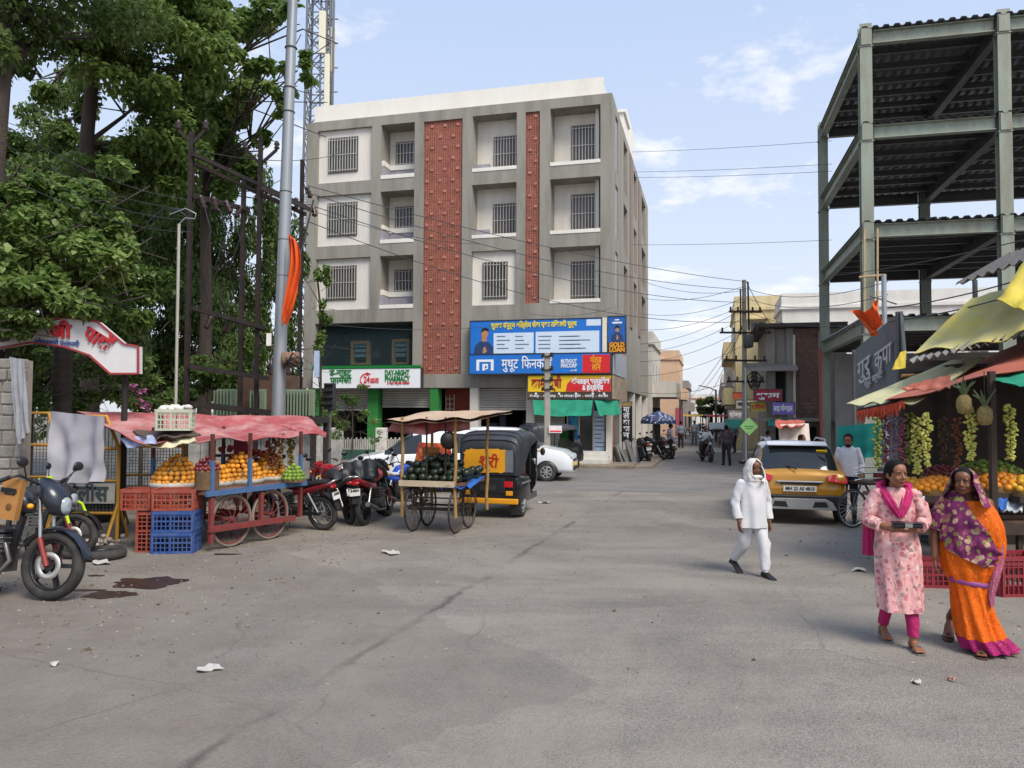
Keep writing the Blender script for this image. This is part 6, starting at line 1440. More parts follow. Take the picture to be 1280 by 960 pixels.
suv.scale = (1, 1, .955)
for s_ in (-1, 1):
    mb = MB(); mb.prism([(.01, .84 * s_, .84), (.0, .52 * s_, .87), (.04, .48 * s_, .97), (.11, .60 * s_, 1.0), (.16, .87 * s_, .98), (.22, .885 * s_, .90)], (-.05, 0, 0)); mb.build('tail_lamp', TLR, suv, bevel=.015)
    mb = MB(); mb.prism([(-.07, .22 * s_, .36), (-.07, .5 * s_, .37), (-.07, .46 * s_, .47), (-.07, .26 * s_, .47)], (-.012, 0, 0)); mb.build('bumper_vent', BLK, suv)
    mb = MB(); mb.ball((2.45, .93 * s_, 1.08), (.06, .09, .06), 10, 6); mb.build('mirror', BLK, suv)
    mb = MB(); mb.tube([(.6, .55 * s_, 1.64), (.75, .56 * s_, 1.68), (2.0, .56 * s_, 1.68), (2.15, .55 * s_, 1.62)], .018, 6); mb.build('roof_rail', M('silver roof rail', '#a5a7a9', .4, metal=.4), suv)
mb = MB(); mb.bx(-.05, .1, -.84, .84, .40, .60); mb.bx(-.02, .12, -.8, .8, .33, .40); mb.build('bumper', BLK, suv, bevel=.03)
mb = MB(); mb.prism([(-.055, -.66, .31), (-.055, .66, .31), (-.055, .58, .46), (-.055, .46, .53), (-.055, -.46, .53), (-.055, -.58, .46)], (-.02, 0, 0)); mb.build('skid_plate', M('silver skid plate', '#a09f9b', .4, metal=.3), suv, bevel=.01)
cbx(suv, 'chrome_strip', CHR, -.025, .03, -.43, .43, .835, .875); cbx(suv, 'handle_recess', BLK, -.012, .02, -.35, .35, .80, .834, bev=0)
pl = cbx(suv, 'number_plate', PLT, -.035, -.0, -.30, .30, .66, .77, bev=.005); text(pl, 'MH 23 AS 4810', BLKP, .1, (-.04, .26, .69), (math.pi / 2, 0, -math.pi / 2), width=.52, bold=.02, ex=.002)
mb = MB(); mb.tube([(.05, .05, 1.1), (.3, .35, 1.2)], .012, 6); mb.build('rear_wiper', BLK, suv)
mb = MB(); mb.box((.40, -.45, 1.42), (.02, .2, .12), Matrix.Rotation(R(-30), 3, 'Y')); mb.build('window_sticker', YEL, suv)
mb = MB(); mb.prism([(.36, -.55, 1.56), (.36, .55, 1.56), (.6, .55, 1.62), (.6, -.55, 1.62)], (0, 0, .02)); mb.build('spoiler', ROOFW, suv)
# ================================================================ AUTO RICKSHAWS
VIN = M('black vinyl hood', '#2d2f36', .5, var=.2, vs=3, bump=.25, bs=8, dirt='#55565e', dirt_amt=.4)
RBLK = M('black rickshaw paint', '#17181a', .3, var=.15, coat=.4); RYEL = M('rickshaw yellow', '#e09a1c', .45, var=.08)
def rickshaw(label, loc, rz, sticker=True):
    r = thing('auto_rickshaw', label, 'auto rickshaw', loc, rz, 'auto rickshaws')
    W = .65                                               # x forward, rear at x = 0
    for s_ in (-1, 1): car_wheel(r, (.42, .54 * s_, .23), .23, s_)
    car_wheel(r, (2.0, 0, .23), .23, 1)
    mb = MB(); ell_loft(mb, [(-.02, .58, .60, .26), (.06, .58, .65, .30), (.8, .56, .66, .30), (.95, .42, .64, .16)], 20, pw=6); mb.build('tub', RBLK, r)
    mb = MB(); mb.bx(.9, 1.7, -.6, .6, .28, .40); mb.build('floor_pan', RBLK, r)
    mb = MB(); ell_loft(mb, [(1.65, .75, .6, .45), (1.95, .75, .55, .45), (2.2, .68, .35, .36), (2.35, .55, .15, .2)], 18, pw=3); mb.build('front_cowl', RBLK, r)
    # hood: rounded vinyl canopy with bow frames
    rings = []
    for x, zt, w_, zb in ((-.02, 1.42, .57, .86), (0.0, 1.56, .60, .86), (.10, 1.66, .62, .86), (.3, 1.72, .63, .90), (.9, 1.74, .64, 1.38), (1.5, 1.72, .63, 1.5), (1.85, 1.66, .58, 1.52)):
        ring = [(x, -w_, zb)]
        for i in range(11):
            t = math.pi - math.pi * i / 10; c, s_ = math.cos(t), math.sin(t); ring.append((x, w_ * math.copysign(abs(c) ** .5, c), zt - .22 + .22 * abs(s_) ** .6))
        ring.append((x, w_, zb)); rings.append(ring)
    mb = MB(); mb.sheet(rings); mb.sheet([[(p[0], p[1] * .98, p[2] - .012) for p in q][::-1] for q in rings]); mb.add(rings[0], [tuple(range(13))]); mb.build('hood', VIN, r)
    for k in (1, 2, 3): mb = MB(); mb.tube([V(p) * 1.0 + V((.0, 0, .006)) for p in rings[k][1:-1]], .016, 6); mb.build('hood_seam', VIN, r)
    mb = MB(); mb.bx(1.72, 1.78, -.55, .55, 1.1, 1.55); mb.build('windscreen', CGL, r)
    for s_ in (-1, 1):
        mb = MB(); mb.tube([(1.7, .58 * s_, .9), (1.8, .57 * s_, 1.6)], .02, 6); mb.tube([(.95, .62 * s_, .8), (.95, .63 * s_, 1.5)], .018, 6); mb.split('pillar', RBLK, r)
        mb = MB(); mb.ball((1.9, .68 * s_, 1.25), (.03, .06, .09), 10, 6); mb.build('mirror', BLK, r)
        mb = MB(); mb.bx(-.045, .0, .42 * s_ - .09, .42 * s_ + .09, .62, .74); mb.build('tail_lamp', TLR, r, bevel=.015)
        mb = MB(); mb.bx(-.04, .0, .44 * s_ - .07, .44 * s_ + .07, .46, .55); mb.build('reflector', RYEL, r, bevel=.01)
        mb = MB(); mb.bx(.12, .14, .54 * s_ - .1, .54 * s_ + .1, .07, .3); mb.build('mud_flap', BLK, r)
        a, b_ = sorted((.662 * s_, .675 * s_)); mb = MB(); mb.bx(.1, .8, a, b_, .68, .72); mb.build('side_trim', CHR, r)
    mb = MB(); mb.bx(-.06, .02, -.62, .62, .29, .40); mb.build('rear_bumper', RYEL, r, bevel=.02)
    mb = MB(); mb.bx(-.035, -.0, -.35, .35, .5, .8); mb.build('engine_hatch', M('hatch black', '#202226', .5, var=.2), r, bevel=.02)
    mb = MB(); mb.bx(-.045, -.036, -.16, .16, .56, .66); pl = mb.build('number_plate', M('dark plate', '#333231', .6), r)
    mb = MB(); ell_loft(mb, [(1.0, .62, .55, .06), (1.15, .62, .55, .07), (1.2, .62, .5, .05)], 14, pw=4); mb.bx(.75, .85, -.55, .55, .6, 1.1); mb.build('passenger_seat', M('brown seat vinyl', '#5b3a2a', .6), r)
    if sticker:
        mb = MB(); pts = []; n = 44
        for i in range(n):
            t = 2 * math.pi * i / n; c, s_ = math.cos(t), math.sin(t); q = 1 + .045 * math.sin(t * 14); pts.append((-.034, -(.47 * math.copysign(abs(c) ** .35, c)) * q + .04, 1.14 + .235 * math.copysign(abs(s_) ** .35, s_) * q))
        mb.prism(pts, (.008, 0, 0)); st_ = mb.build('painted_panel', M('golden painted panel', '#e3a021', .5, var=.12, vs=4), r)
        text(st_, 'श्री', M('red script', '#b3261e', .5), .3, (-.04, .2, 1.06), (math.pi / 2, R(8), -math.pi / 2), bold=.01, width=.40, ex=.004)
        mb = MB(); mb.bx(-.04, -.03, -.52, -.36, .92, 1.36); mb.build('rear_window', M('milky rear window', '#6f747c', .3, var=.2), r)
    return r
g = G(652, 646); rickshaw('black auto-rickshaw with a golden painted panel on its back', V((*P(611, 516, 15.4).xy, 0)), R(75))
rk = rickshaw('black auto-rickshaw parked by the shop steps behind the hatchback', V((*P(654, 516, 27.5).xy, 0)), R(22), False)
# ================================================================ BAMBOO MELON CART
BAM = M('weathered bamboo', '#9c7a48', .75, var=.25, vs=6, dirt='#5e4a32', dirt_amt=.5, ds=5)
g = G(542, 666); BC = Frame(g, R(-16)); r = thing('melon_cart', 'bamboo melon cart with bicycle wheels under a flat cloth roof', 'cart', g, R(-16))
for x in (-.40, .40):
    for y in (.05, .72): wheel(r, (x, y, .40), (1, 0, 0), .40, RUB, M('rusty bicycle rim', '#6b5c50', .6, metal=.4, var=.3), .02, 20)
for y in (.05, .72): mb = MB(); mb.cyl((-.5, y, .4), (.5, y, .4), .018, n=8); mb.build('axle', RUST, r)
for i, (x, y, z0) in enumerate(((-.54, -.15, .28), (.46, -.18, .30), (-.50, 1.15, .3), (.62, 1.1, .3))):
    mb = MB(); pts = [(x + .012 * math.sin(k * 2 + i), y, z0 + k * (2.02 - z0) / 6) for k in range(7)]; mb.tube(pts, [.032, .03, .033, .029, .032, .028, .03], 8); mb.build('bamboo_post', BAM, r)
for x in (-.1, .25): mb = MB(); mb.tube([(x, -.1, .9), (x, -.12, 2.02)], .016, 6); mb.build('iron_rod', RUST, r)
for i in range(7): mb = MB(); y = -.2 + i * .2; mb.bx(-.6, .58, y + .004, y + .194, .84, .89); mb.build('plank', M('cart deck plank', '#6b4a3a'), r)
mb = MB(); mb.bx(-.56, .46, -.245, -.21, .82, .92); mb.build('front_board', M('pale front board', '#b9a88c', .8, var=.15), r)
for z in (.45, .62, .76):
    for x in (-.48, .48): mb = MB(); mb.bar((x, -.1, z), (x, .95, z), .022); mb.build('side_rail', RUST, r)
    mb = MB(); mb.bar((-.48, -.1, z), (.48, -.1, z), .022); mb.build('cross_rail', RUST, r)
L2 = lambda x, y, z: BC.m @ V((x, y, z))
o = cloth('cart_roof_cloth', 'flat beige cloth roof over the bamboo melon cart', 'canopy', [L2(-.72, 1.35, 2.12), L2(1.05, 1.3, 2.15), L2(.98, -.35, 2.05), L2(-.85, -.35, 1.95)], M('dusty beige cloth', '#b89f86', .9, var=.12, vs=3, bump=.2, bs=10), n=18, m=8, sag=.07, fold=.03, t=.05, seed=2)
o = cloth('red_awning_flap', 'faded red flap hanging under the beige cart roof', 'canopy', [L2(-.78, .0, 1.97), L2(.62, .1, 2.0), L2(.68, -.05, 1.79), L2(-.80, -.2, 1.74)], PINK, n=16, m=6, sag=.05, fold=.07, seed=3)
o = cloth('blue_sheet', 'bright blue plastic sheet under the melons at the cart end', 'sheet', [L2(.1, .7, .93), L2(.72, .7, .95), L2(.74, -.22, .82), L2(.2, -.26, .84)], BLUEC, sag=.01, fold=.04, seed=5)
MEL = M('dark watermelon rind', '#1e2a1a', .35, var=.5, vs=7, rnd=.35); mw = fruit_mesh('watermelon', MEL, .075, (1.12, .95, .92))
rr = random.Random(9)
for k in range(4):
    for i in range(8):
        for j in range(7 - k):
            p = V((-.50 + i * .145 + .07 * (k % 2), -.1 + j * .15 + .07 * k, .965 + k * .105)) + V((rr.uniform(-.03, .03), rr.uniform(-.03, .03), rr.uniform(-.02, .02)))
            if (k > 1 and (i > 5 or i < 1)) or (k > 2 and (i > 4 or i < 2)) or (j > 2 and k < 2 and i not in (0, 7)) or rr.random() < .08: continue
            o = bpy.data.objects.new('watermelon', mw); COL.objects.link(o); o.location = BC.m @ (p + V((rr.uniform(-.02, .02), rr.uniform(-.02, .02), 0))); o.rotation_euler = (rr.uniform(-.4, .4), rr.uniform(-.4, .4), rr.uniform(0, 6))
            tag(o, 'dark watermelon heaped on the bamboo cart', 'watermelon', 'watermelons on the bamboo cart')
b = L2(.36, -.22, 1.62); r = thing('weighing_pan', 'dark round pan hanging from the bamboo cart post', 'pan', b)
mb = MB(); mb.lathe([(.02, .03), (.10, .02), (.15, -.02), (.155, -.03), (.1, .0), (.02, .01)], (0, 0, 0), (.3, -1, 0), 20); mb.build('dish', M('black iron pan', '#1f1d1c', .5, metal=.4), r); mb = MB(); mb.tube([(0, 0, .14), (0, .02, .4)], .006, 5); mb.build('cord', BLKP, r)
cbag = thing('carton', 'open brown carton among the melons on the bamboo cart', 'carton', L2(-.35, .75, 1.05)); mb = MB(); mb.bx(-.16, .16, -.12, .12, 0, .32); mb.build('body', M('brown kraft carton', '#a8763c'), cbag); mb = MB(); mb.bx(-.13, .1, -.124, -.121, .06, .25); mb.build('printed_mark', M('white carton print', '#d5c9b4', .8, var=.3, vs=9), cbag); mb = MB(); mb.box((0, -.16, .36), (.32, .12, .008), Matrix.Rotation(R(50), 3, 'X')); mb.build('flap', M('brown kraft carton', '#a8763c'), cbag)
# ================================================================ FRUIT SHOP ON THE RIGHT
sh = thing('fruit_shop', 'dark open fruit shop stall with wooden counter at the right edge', 'stall', P(1230, 516, 10.5).xy.to_3d())
so = sh.location
S5 = lambda u, v, Y: P(u, v, Y) - so
DWOOD = M('dark stall timber', '#3d3028', .85, var=.3, vs=5); STALLW = M('dim stall boards', '#3a322c', .9, var=.3, vs=3)
mb = MB(); a, c = S5(1128, 516, 12.6), S5(1420, 516, 12.6); mb.bx(a.x, c.x, a.y, a.y + .08, 0, 3.0); mb.build('back_wall', STALLW, sh)
mb = MB(); mb.bx(c.x - .1, c.x, -2.0, a.y, 0, 3.0); mb.build('side_wall', STALLW, sh)
mb = MB(); mb.bx(a.x, c.x, a.y - 1.6, a.y - .01, 2.78, 2.84); mb.build('added_shade_roof', STALLW, sh)  # panel added to keep sunlight out of the stall interior
posts = [(1127, 12.4), (1240, 9.6), (1345, 9.4), (1185, 12.4)]
for u, Y in posts: q = S5(u, 516, Y); mb = MB(); mb.bx(q.x - .035, q.x + .035, q.y - .035, q.y + .035, 0, 2.65); mb.build('post', DWOOD, sh)
x0, x1 = S5(1118, 516, 10.0).x, S5(1400, 516, 10.0).x
for i in range(6):
    y = S5(1150, 516, 9.75).y + i * .2; mb = MB(); mb.bx(x0, x1, y, y + .19, .72 + i * .05, .77 + i * .05); mb.build('counter_plank', M('counter timber', '#6b5140', .8, var=.25, rnd=.15), sh)
mb = MB(); mb.bx(x0, x1, S5(1150, 516, 9.7).y, S5(1150, 516, 9.74).y, .6, .74); mb.build('counter_front', DWOOD, sh)
for i in range(5): x = x0 + .05 + i * (x1 - x0 - .1) / 4; mb = MB(); mb.bx(x - .03, x + .03, S5(1150, 516, 9.78).y, S5(1150, 516, 9.84).y, 0, .72); mb.build('counter_leg', DWOOD, sh)
for u0, v0, Y0, u1, v1, Y1 in ((1127, 470, 12.2, 1330, 460, 12.2),): mb = MB(); mb.tube([S5(u0, v0, Y0), S5(u1, v1, Y1)], .035, 6); mb.build('roof_bamboo', BAM, sh)
# awnings and tarpaulins
YTARP = M('yellow tarpaulin', '#d2bc3c', .6, var=.12, vs=2, bump=.2, bs=8, dirt='#a89a5a', dirt_amt=.5)
PTARP = M('pale straw tarpaulin', '#b9b58a', .7, var=.12, vs=2, dirt='#8f8c70', dirt_amt=.4)
RTARP = M('brick red tarpaulin', '#b0604c', .6, var=.15, vs=2, bump=.2, bs=9, dirt='#c08a74', dirt_amt=.4)
cloth('straw_awning', 'long pale yellow awning edge reaching over the road', 'awning', [P(1186, 451, 11.6), P(1232, 446, 11.0), P(1150, 502, 9.9), P(1058, 505, 10.9)], PTARP, n=18, m=10, sag=.05, fold=.03, seed=21)
cloth('red_awning', 'brick red tarpaulin awning over the fruit shop', 'awning', [P(1150, 478, 12.0), P(1500, 340, 11.2), P(1480, 408, 8.9), P(1100, 503, 10.2)], RTARP, n=22, m=12, sag=.06, fold=.04, seed=22)  # right end stretched out of view to block the sun
cloth('red_awning_flap', 'red flap of the tarpaulin hanging by the shop post', 'awning', [P(1140, 480, 9.9), P(1188, 468, 9.7), P(1188, 486, 9.65), P(1128, 487, 9.9)], RTARP, n=12, m=6, sag=.02, fold=.04, seed=23)
cloth('yellow_awning', 'grey-yellow patched tarpaulin draped over a tin roof', 'awning', [P(1214, 374, 12.5), P(1300, 345, 11.8), P(1300, 412, 10.0), P(1142, 441, 10.9)], M('yellow grey tarpaulin', '#b5ac72', .65, var=.14, vs=2, bump=.3, bs=8, dirt='#cdb52c', dirt_amt=.95, ds=.9), n=20, m=12, sag=.12, fold=.05, seed=24)
cloth('yellow_sheet', 'bright yellow sheet billowing at the right edge', 'awning', [P(1280, 325, 9.5), P(1330, 300, 9.0), P(1330, 410, 8.3), P(1244, 372, 9.2)], YTARP, n=14, m=10, sag=.05, fold=.06, seed=26)
cloth('yellow_corner', 'small yellow cloth corner tied below the tin roof', 'cloth', [P(1126, 440, 10.9), P(1133, 438, 10.9), P(1132, 460, 10.85), P(1115, 462, 10.9)], YTARP, n=6, m=6, sag=.01, fold=.03, seed=27)
cloth('green_awning', 'teal green net stretched under the red awning', 'awning', [P(1232, 472, 9.9), P(1340, 452, 9.4), P(1340, 482, 8.6), P(1262, 481, 9.0)], NET, n=12, m=8, sag=.04, fold=.03, seed=28)
cloth('teal_screen', 'teal cloth screen behind the man in the white shirt', 'screen', [P(1047, 533, 15.6), P(1104, 528, 15.0), P(1104, 571, 15.0), P(1047, 573, 15.6)], M('bright teal cloth', '#178f83', .7, var=.12, vs=3), n=14, m=8, sag=.02, fold=.05, seed=29)
def tin_roof(label, corners, pit=.12, dark=False):
    tl, tr, br, bl = [V(c) for c in corners]; n = int((tr - tl).length / pit * 4); base = (bl + br) / 2; g = []
    for q in (0, .5, 1):
        row = []
        for i in range(n + 1): s_ = i / n; p = (tl * (1 - s_) + tr * s_) * (1 - q) + (bl * (1 - s_) + br * s_) * q; row.append(p + V((0, 0, .03 * math.sin(i * math.pi / 2))) - base)
        g.append(row)
    mb = MB(); mb.sheet(g); mb.sheet([[p - V((0, 0, .008)) for p in r_][::-1] for r_ in g]); o = mb.build('tin_roof', M('corrugated tin', '#9b9a96', .45, metal=.4, var=.2, vs=3, dirt='#5f5148', dirt_amt=.5)); o.location = base; tag(o, label, 'roof sheet')
    if dark: o.data.materials[0] = M('shaded tin underside', '#54504c', .7, var=.3, vs=3)  # darker colour stands in for the shade on the sheet's underside
    return o
tin_roof('corrugated tin roof edge under the yellow tarpaulin', [P(1218, 402, 12.6), P(1500, 320, 12.4), P(1480, 372, 9.6), P(1134, 453, 10.7)])  # right end carried past the view so it shades the stall
tin_roof('dark corrugated sheet projecting at the upper right edge', [P(1260, 318, 12.4), P(1400, 270, 12.0), P(1380, 290, 9.6), P(1194, 356, 10.6)], dark=True)
for u, v0, v1, Y, lab in ((1219, 350, 376, 12.5, 'short pipe post between the yellow tarpaulin and tin sheet'),):
    p = P(u, v1, Y); o = thing('roof_post', lab, 'post', p); mb = MB(); mb.cyl((0, 0, -.35), (0, 0, P(u, v0, Y).z - p.z), .04, n=8); mb.build('pipe', STEELD, o)
# hanging strands
LEM = M('yellow green fruit', '#c2c05e', .5, var=.25, vs=9)
for u, v0, v1, Y, lab in ((1146, 520, 592, 10.2, 'lime yellow strand hanging behind the woman in pink'), (1158, 514, 583, 10.0, 'thick bright strand of small yellow fruit left of the post'), (1212, 508, 575, 9.8, 'yellow strand hanging behind the woman in the sari'), (1262, 503, 575, 9.7, 'yellow strand hanging nearest the right edge')):
    strand('banana_strand', lab, P(u, v0, Y), (v1 - v0) * Y / FOC, LEM, .068, 85, int(u), .03, sq=(1.2, .6, .6))
for i, (u, v0, v1, m_, lab) in enumerate(((1096, 520, 585, '#7d8a3a', 'green net bag strand at the front of the shop'), (1106, 516, 578, '#7d4a52', 'red net bag of apples left of the lilac one'), (1117, 514, 572, '#8f7f96', 'lilac net bag of fruit under the awning'), (1128, 520, 590, '#7d4452', 'dark red net bag of fruit beside the post'), (1137, 514, 580, '#7f8a34', 'olive strand beside the post'), (1178, 520, 575, '#5a4a30', 'brown bunch hanging deep in the shop'), (1196, 520, 590, '#7d4a30', 'orange-brown bunch deep in the shop'), (1290, 510, 580, '#8a8424', 'olive strand just inside the right edge'))):
    Y = 10.3 + .25 * (i % 3); strand('fruit_net', lab, P(u, v0, Y), (v1 - v0) * Y / FOC, M('net fruit ' + m_, m_, .6, var=.4, vs=12), .062, 60, i + 50, .03, cat='net bag')
CHI = M('orange red tassels', '#b8442a', .6, var=.3, vs=9)
r = thing('awning_fringe', 'orange red tassel fringe along the awning edge', 'fringe', P(1100, 515, 10.4)); mb = MB(); rr = random.Random(7)
for i in range(46):
    s_ = i / 45; p = P(1072 + s_ * 56, 514 - s_ * 12, 10.8 - s_ * .7) - r.location; mb.tube([p, p + V((rr.uniform(-.03, .03), rr.uniform(-.03, .03), -rr.uniform(.08, .18)))], [.026, .012], 5)
tag(mb.build('tassels', CHI, r), kind='stuff'); mb = MB(); mb.tube([P(1072, 513, 10.8) - r.location, P(1128, 501, 10.1) - r.location], .02, 5); mb.build('cord', BLKP, r)
def pineapple(label, u, v, Y):
    r = thing('pineapple', label, 'pineapple', P(u, v, Y)); mb = MB(); mb.lathe([(.02, -.13), (.07, -.11), (.09, -.03), (.085, .06), (.05, .11), (.02, .12)], (0, 0, 0), n=12); mb.build('body', M('pineapple skin', '#8f7a4a', .8, var=.4, vs=30, bump=.6, bs=40), r)
    mb = MB(); rr = random.Random(int(u))
    for k in range(14): t = rr.uniform(0, 6.28); mb.tube([(0, 0, .1), (.05 * math.cos(t), .05 * math.sin(t), .2), (.13 * math.cos(t), .13 * math.sin(t), .2 + rr.uniform(.02, .14))], [.02, .014, .003], 4)
    mb.build('leaf_tuft', M('pineapple leaves', '#5f6f4a', .7, var=.3), r); mb = MB(); mb.tube([(0, 0, .2), (0, 0, .55)], .006, 4); mb.build('cord', BLKP, r)
pineapple('left pineapple hanging from the shop roof', 1205, 505, 9.7); pineapple('right pineapple hanging from the shop roof', 1231, 519, 9.6)
# fruit on the counter, every fruit a thing
ORG = M('orange fruit skin', '#dd8a1e', .5, var=.15, vs=9, rnd=.2); mo = fruit_mesh('orange', ORG, .045, (1, 1, .95)); YMG = M('yellow mango skin', '#d8a62c', .5, var=.2, vs=9, rnd=.2); my = fruit_mesh('mango', YMG, .05)
def mound(c, rx, ry, h, rf, me, name, label, cat, group, seed, n):
    rr = random.Random(seed); 
    for i in range(n):
        q = math.sqrt((i + .5) / n); t = i * 2.39996; p = V((rx * q * math.cos(t), ry * q * math.sin(t), rf * .8 + h * (1 - q * q)))
        o = bpy.data.objects.new(name, me); COL.objects.link(o); o.location = V(c) + p; o.rotation_euler = (rr.uniform(-.6, .6), rr.uniform(-.6, .6), rr.uniform(0, 6)); tag(o, label, cat, group)
    b = thing('fruit_heap_tray', 'shallow tray under the ' + group, 'tray', c); mb = MB(); mb.ball((0, 0, 0), (rx, ry, h), 14, 8); mb.build('packing', M('dim straw packing', '#7d6438', .9, var=.3), b); mb = MB(); mb.bx(-rx, rx, -ry, ry, -.1, -.02); mb.build('tray', DWOOD, b)
c = P(1172, 616, 10.2); mound(c, .34, .26, .16, .045, mo, 'orange', 'orange heaped on the counter between the two women', 'orange', 'oranges between the women', 1, 60)
c = P(1250, 612, 10.1); mound(c, .36, .3, .16, .045, mo, 'orange', 'orange heaped on the counter right of the sari', 'orange', 'oranges right of the sari', 2, 55)
c = P(1285, 616, 9.9); mound(c, .3, .3, .16, .05, my, 'mango', 'yellow mango heaped at the right edge of the counter', 'mango', 'yellow mangoes at the right edge', 3, 40)
c = P(1236, 592, 10.9); mound(c, .42, .3, .14, .042, ml, 'raw_mango', 'greenish mango heaped at the back of the counter', 'raw mango', 'greenish mangoes at the back', 4, 50)
c = P(1178, 598, 10.9); mound(c, .3, .25, .14, .036, mg, 'plum', 'purple plum heaped behind the oranges', 'plum', 'plums behind the oranges', 5, 50)
c = P(1140, 614, 10.5); mound(c, .2, .2, .12, .05, my, 'mango', 'yellow mango heaped at the left end of the counter', 'mango', 'yellow mangoes at the left end', 6, 24)
c = P(1335, 612, 10.2); mound(c, .36, .3, .16, .045, mo, 'orange', 'orange heaped on the counter beyond the right edge of the picture', 'orange', 'oranges beyond the right edge', 7, 40)
for i, (u, v, m_, lab) in enumerate(((1142, 628, '#c9d2d4', 'white and green paper sheet hanging over the counter'), (1246, 627, '#2d62b0', 'blue printed packet draped over the counter'), (1266, 630, '#b8bcc0', 'pale paper sheet at the right of the counter'))):
    cloth('paper_sheet', lab, 'paper', [P(u - 12, v - 6, 9.85), P(u + 14, v - 8, 9.85), P(u + 12, v + 9, 9.62), P(u - 14, v + 8, 9.65)], M('printed paper ' + m_, m_, .7, var=.4, vs=14), n=8, m=6, sag=.01, fold=.03, seed=i + 60)
# crates below the counter
g = G(1172, 735); crate('maroon crate on the ground between the two women', V((g.x, g.y + .2, 0)), R(-8), CMAR)
g = G(1157, 705); cg = crate('dark crate with crumpled paper below the oranges', V((g.x, g.y - .5, .33)), R(4), CGRY, (.8, .9, 1))
g = G(1268, 746); crate('tall maroon crate at the right edge', V((g.x + .12, g.y + .2, 0)), R(4), CMAR, (1, 1, 1.5))
g = G(1243, 735); crate('teal crate beside the tall maroon crate', V((g.x - .02, g.y + .3, 0)), R(3), CTEA, (.7, .9, 1))
# grey slate signboard, saffron flag and its pole
def plank_sign():
    a, b_, c, d = P(1069, 437, 17.5), P(1125, 389, 13.6), P(1133, 487, 13.4), P(1069, 497, 17.4)
    base = (c + d) / 2; r = thing('slate_signboard', 'slanting dark slate board with chalk-like Devanagari letters', 'sign', base)
    n = (b_ - a).cross(d - a).normalized(); mb = MB(); mb.prism([p - base for p in (a, b_, c, d)], n * .05); mb.build('panel', M('slate sign', '#62656a', .7, var=.1, vs=3, dirt='#6d7074', dirt_amt=.4), r)
    x = (b_ - a).normalized(); y = (a - d).normalized(); mm = Matrix((x, y, x.cross(y))).transposed()
    if x.cross(y).y > 0: n = -n
    off = x.cross(y).normalized() * .07
    CH = M('chalk white letters', '#b9b9b4', .7)
    for s_, fx_, fy, h, w_ in (('गुरु', .14, .35, .42, 1.3), ('कृपा', .52, .42, .42, 1.4), ('फ्रूट मर्चंट', .3, .16, .16, 1.6)):
        p = d + (c - d) * fx_ + (a - d) * fy - base + off; t = text(r, s_, CH, h * 1.3, p, bold=.01, width=w_); t.rotation_euler = mm.to_euler()
    mb = MB()
    for p in (a, b_): q = p - base; mb.tube([(q.x, q.y + .08, -base.z), (q.x, q.y + .08, q.z)], .04, 6)
    mb.split('sign_post', STEELD, r)
plank_sign()
b = P(1107, 516, 18.5); r = thing('flag_pole', 'short grey pole with a bracket carrying the small saffron flag', 'pole', (b.x, b.y, 0)); mb = MB(); mb.cyl((0, 0, 0), (0, 0, P(1107, 343, 18.5).z), .06, n=8); mb.build('shaft', GALV, r); mb = MB(); z = P(1107, 375, 18.5).z; mb.tube([(-.35, 0, z + .1), (.3, 0, z - .1)], .02, 5); mb.build('bracket', STEELD, r)
g = []
for j in range(11):
    q = j / 10; row = []
    for i in range(11):
        s_ = i / 10; p0 = P(1098, 374, 14.3) * (1 - q) + P(1102, 405, 14.3) * q; p1 = P(1066, 388, 14.5) * (1 - q) + P(1088, 417, 14.4) * q
        p = p0 * (1 - s_) + p1 * s_ + V((.02 * math.sin(s_ * 17 + q * 4), .12 * math.sin(s_ * 15 + q * 4), -.1 * math.sin(math.pi * s_) + .03 * math.sin(s_ * 9))); row.append(p)
    g.append(row)
base = P(1100, 405, 14.3); mb = MB(); mb.sheet([[p - base for p in q] for q in g]); mb.sheet([[p - base + V((0, .012, 0)) for p in q][::-1] for q in g]); o = mb.build('saffron_flag', ORANGE); o.location = base; tag(o, 'small saffron flag flying beside the slate board', 'flag')
# bicycle rickshaw rails and wheel behind the woman in pink
g = G(1066, 660); r = thing('cycle_cart', 'parked cycle cart with a thin spoked wheel and silver rails', 'cycle cart', V((g.x, g.y, 0)), R(20))
wheel(r, (0, 0, .36), (0, 1, 0), .36, RUB, CHR, .02, 24); wheel(r, (1.1, -.1, .36), (0, 1, 0), .36, RUB, CHR, .02, 24)
for k, z in enumerate((.86, .97, 1.08)): mb = MB(); mb.tube([(.15, .1, z), (.3, .08, z + .03), (.9, .05, z + .04), (1.2, .05, z - .05)], .016, 6); mb.build('rail', CHR, r)
mb = MB(); mb.tube([(0, 0, .36), (.2, 0, .8), (1.0, 0, .8), (1.1, -.1, .36)], .02, 6); mb.tube([(.3, 0, .8), (.6, 0, .36), (1.1, -.1, .36)], .02, 6); mb.build('frame', BLK, r)
mb = MB(); mb.bx(.2, 1.3, -.2, .35, .80, .84); mb.build('load_bed', DWOOD, r)
mb = MB(); mb.bx(.8, 1.2, -.15, .3, .845, .98); mb.build('red_bundle', M('dark red bundle', '#8f2d38', .8, var=.3), r)
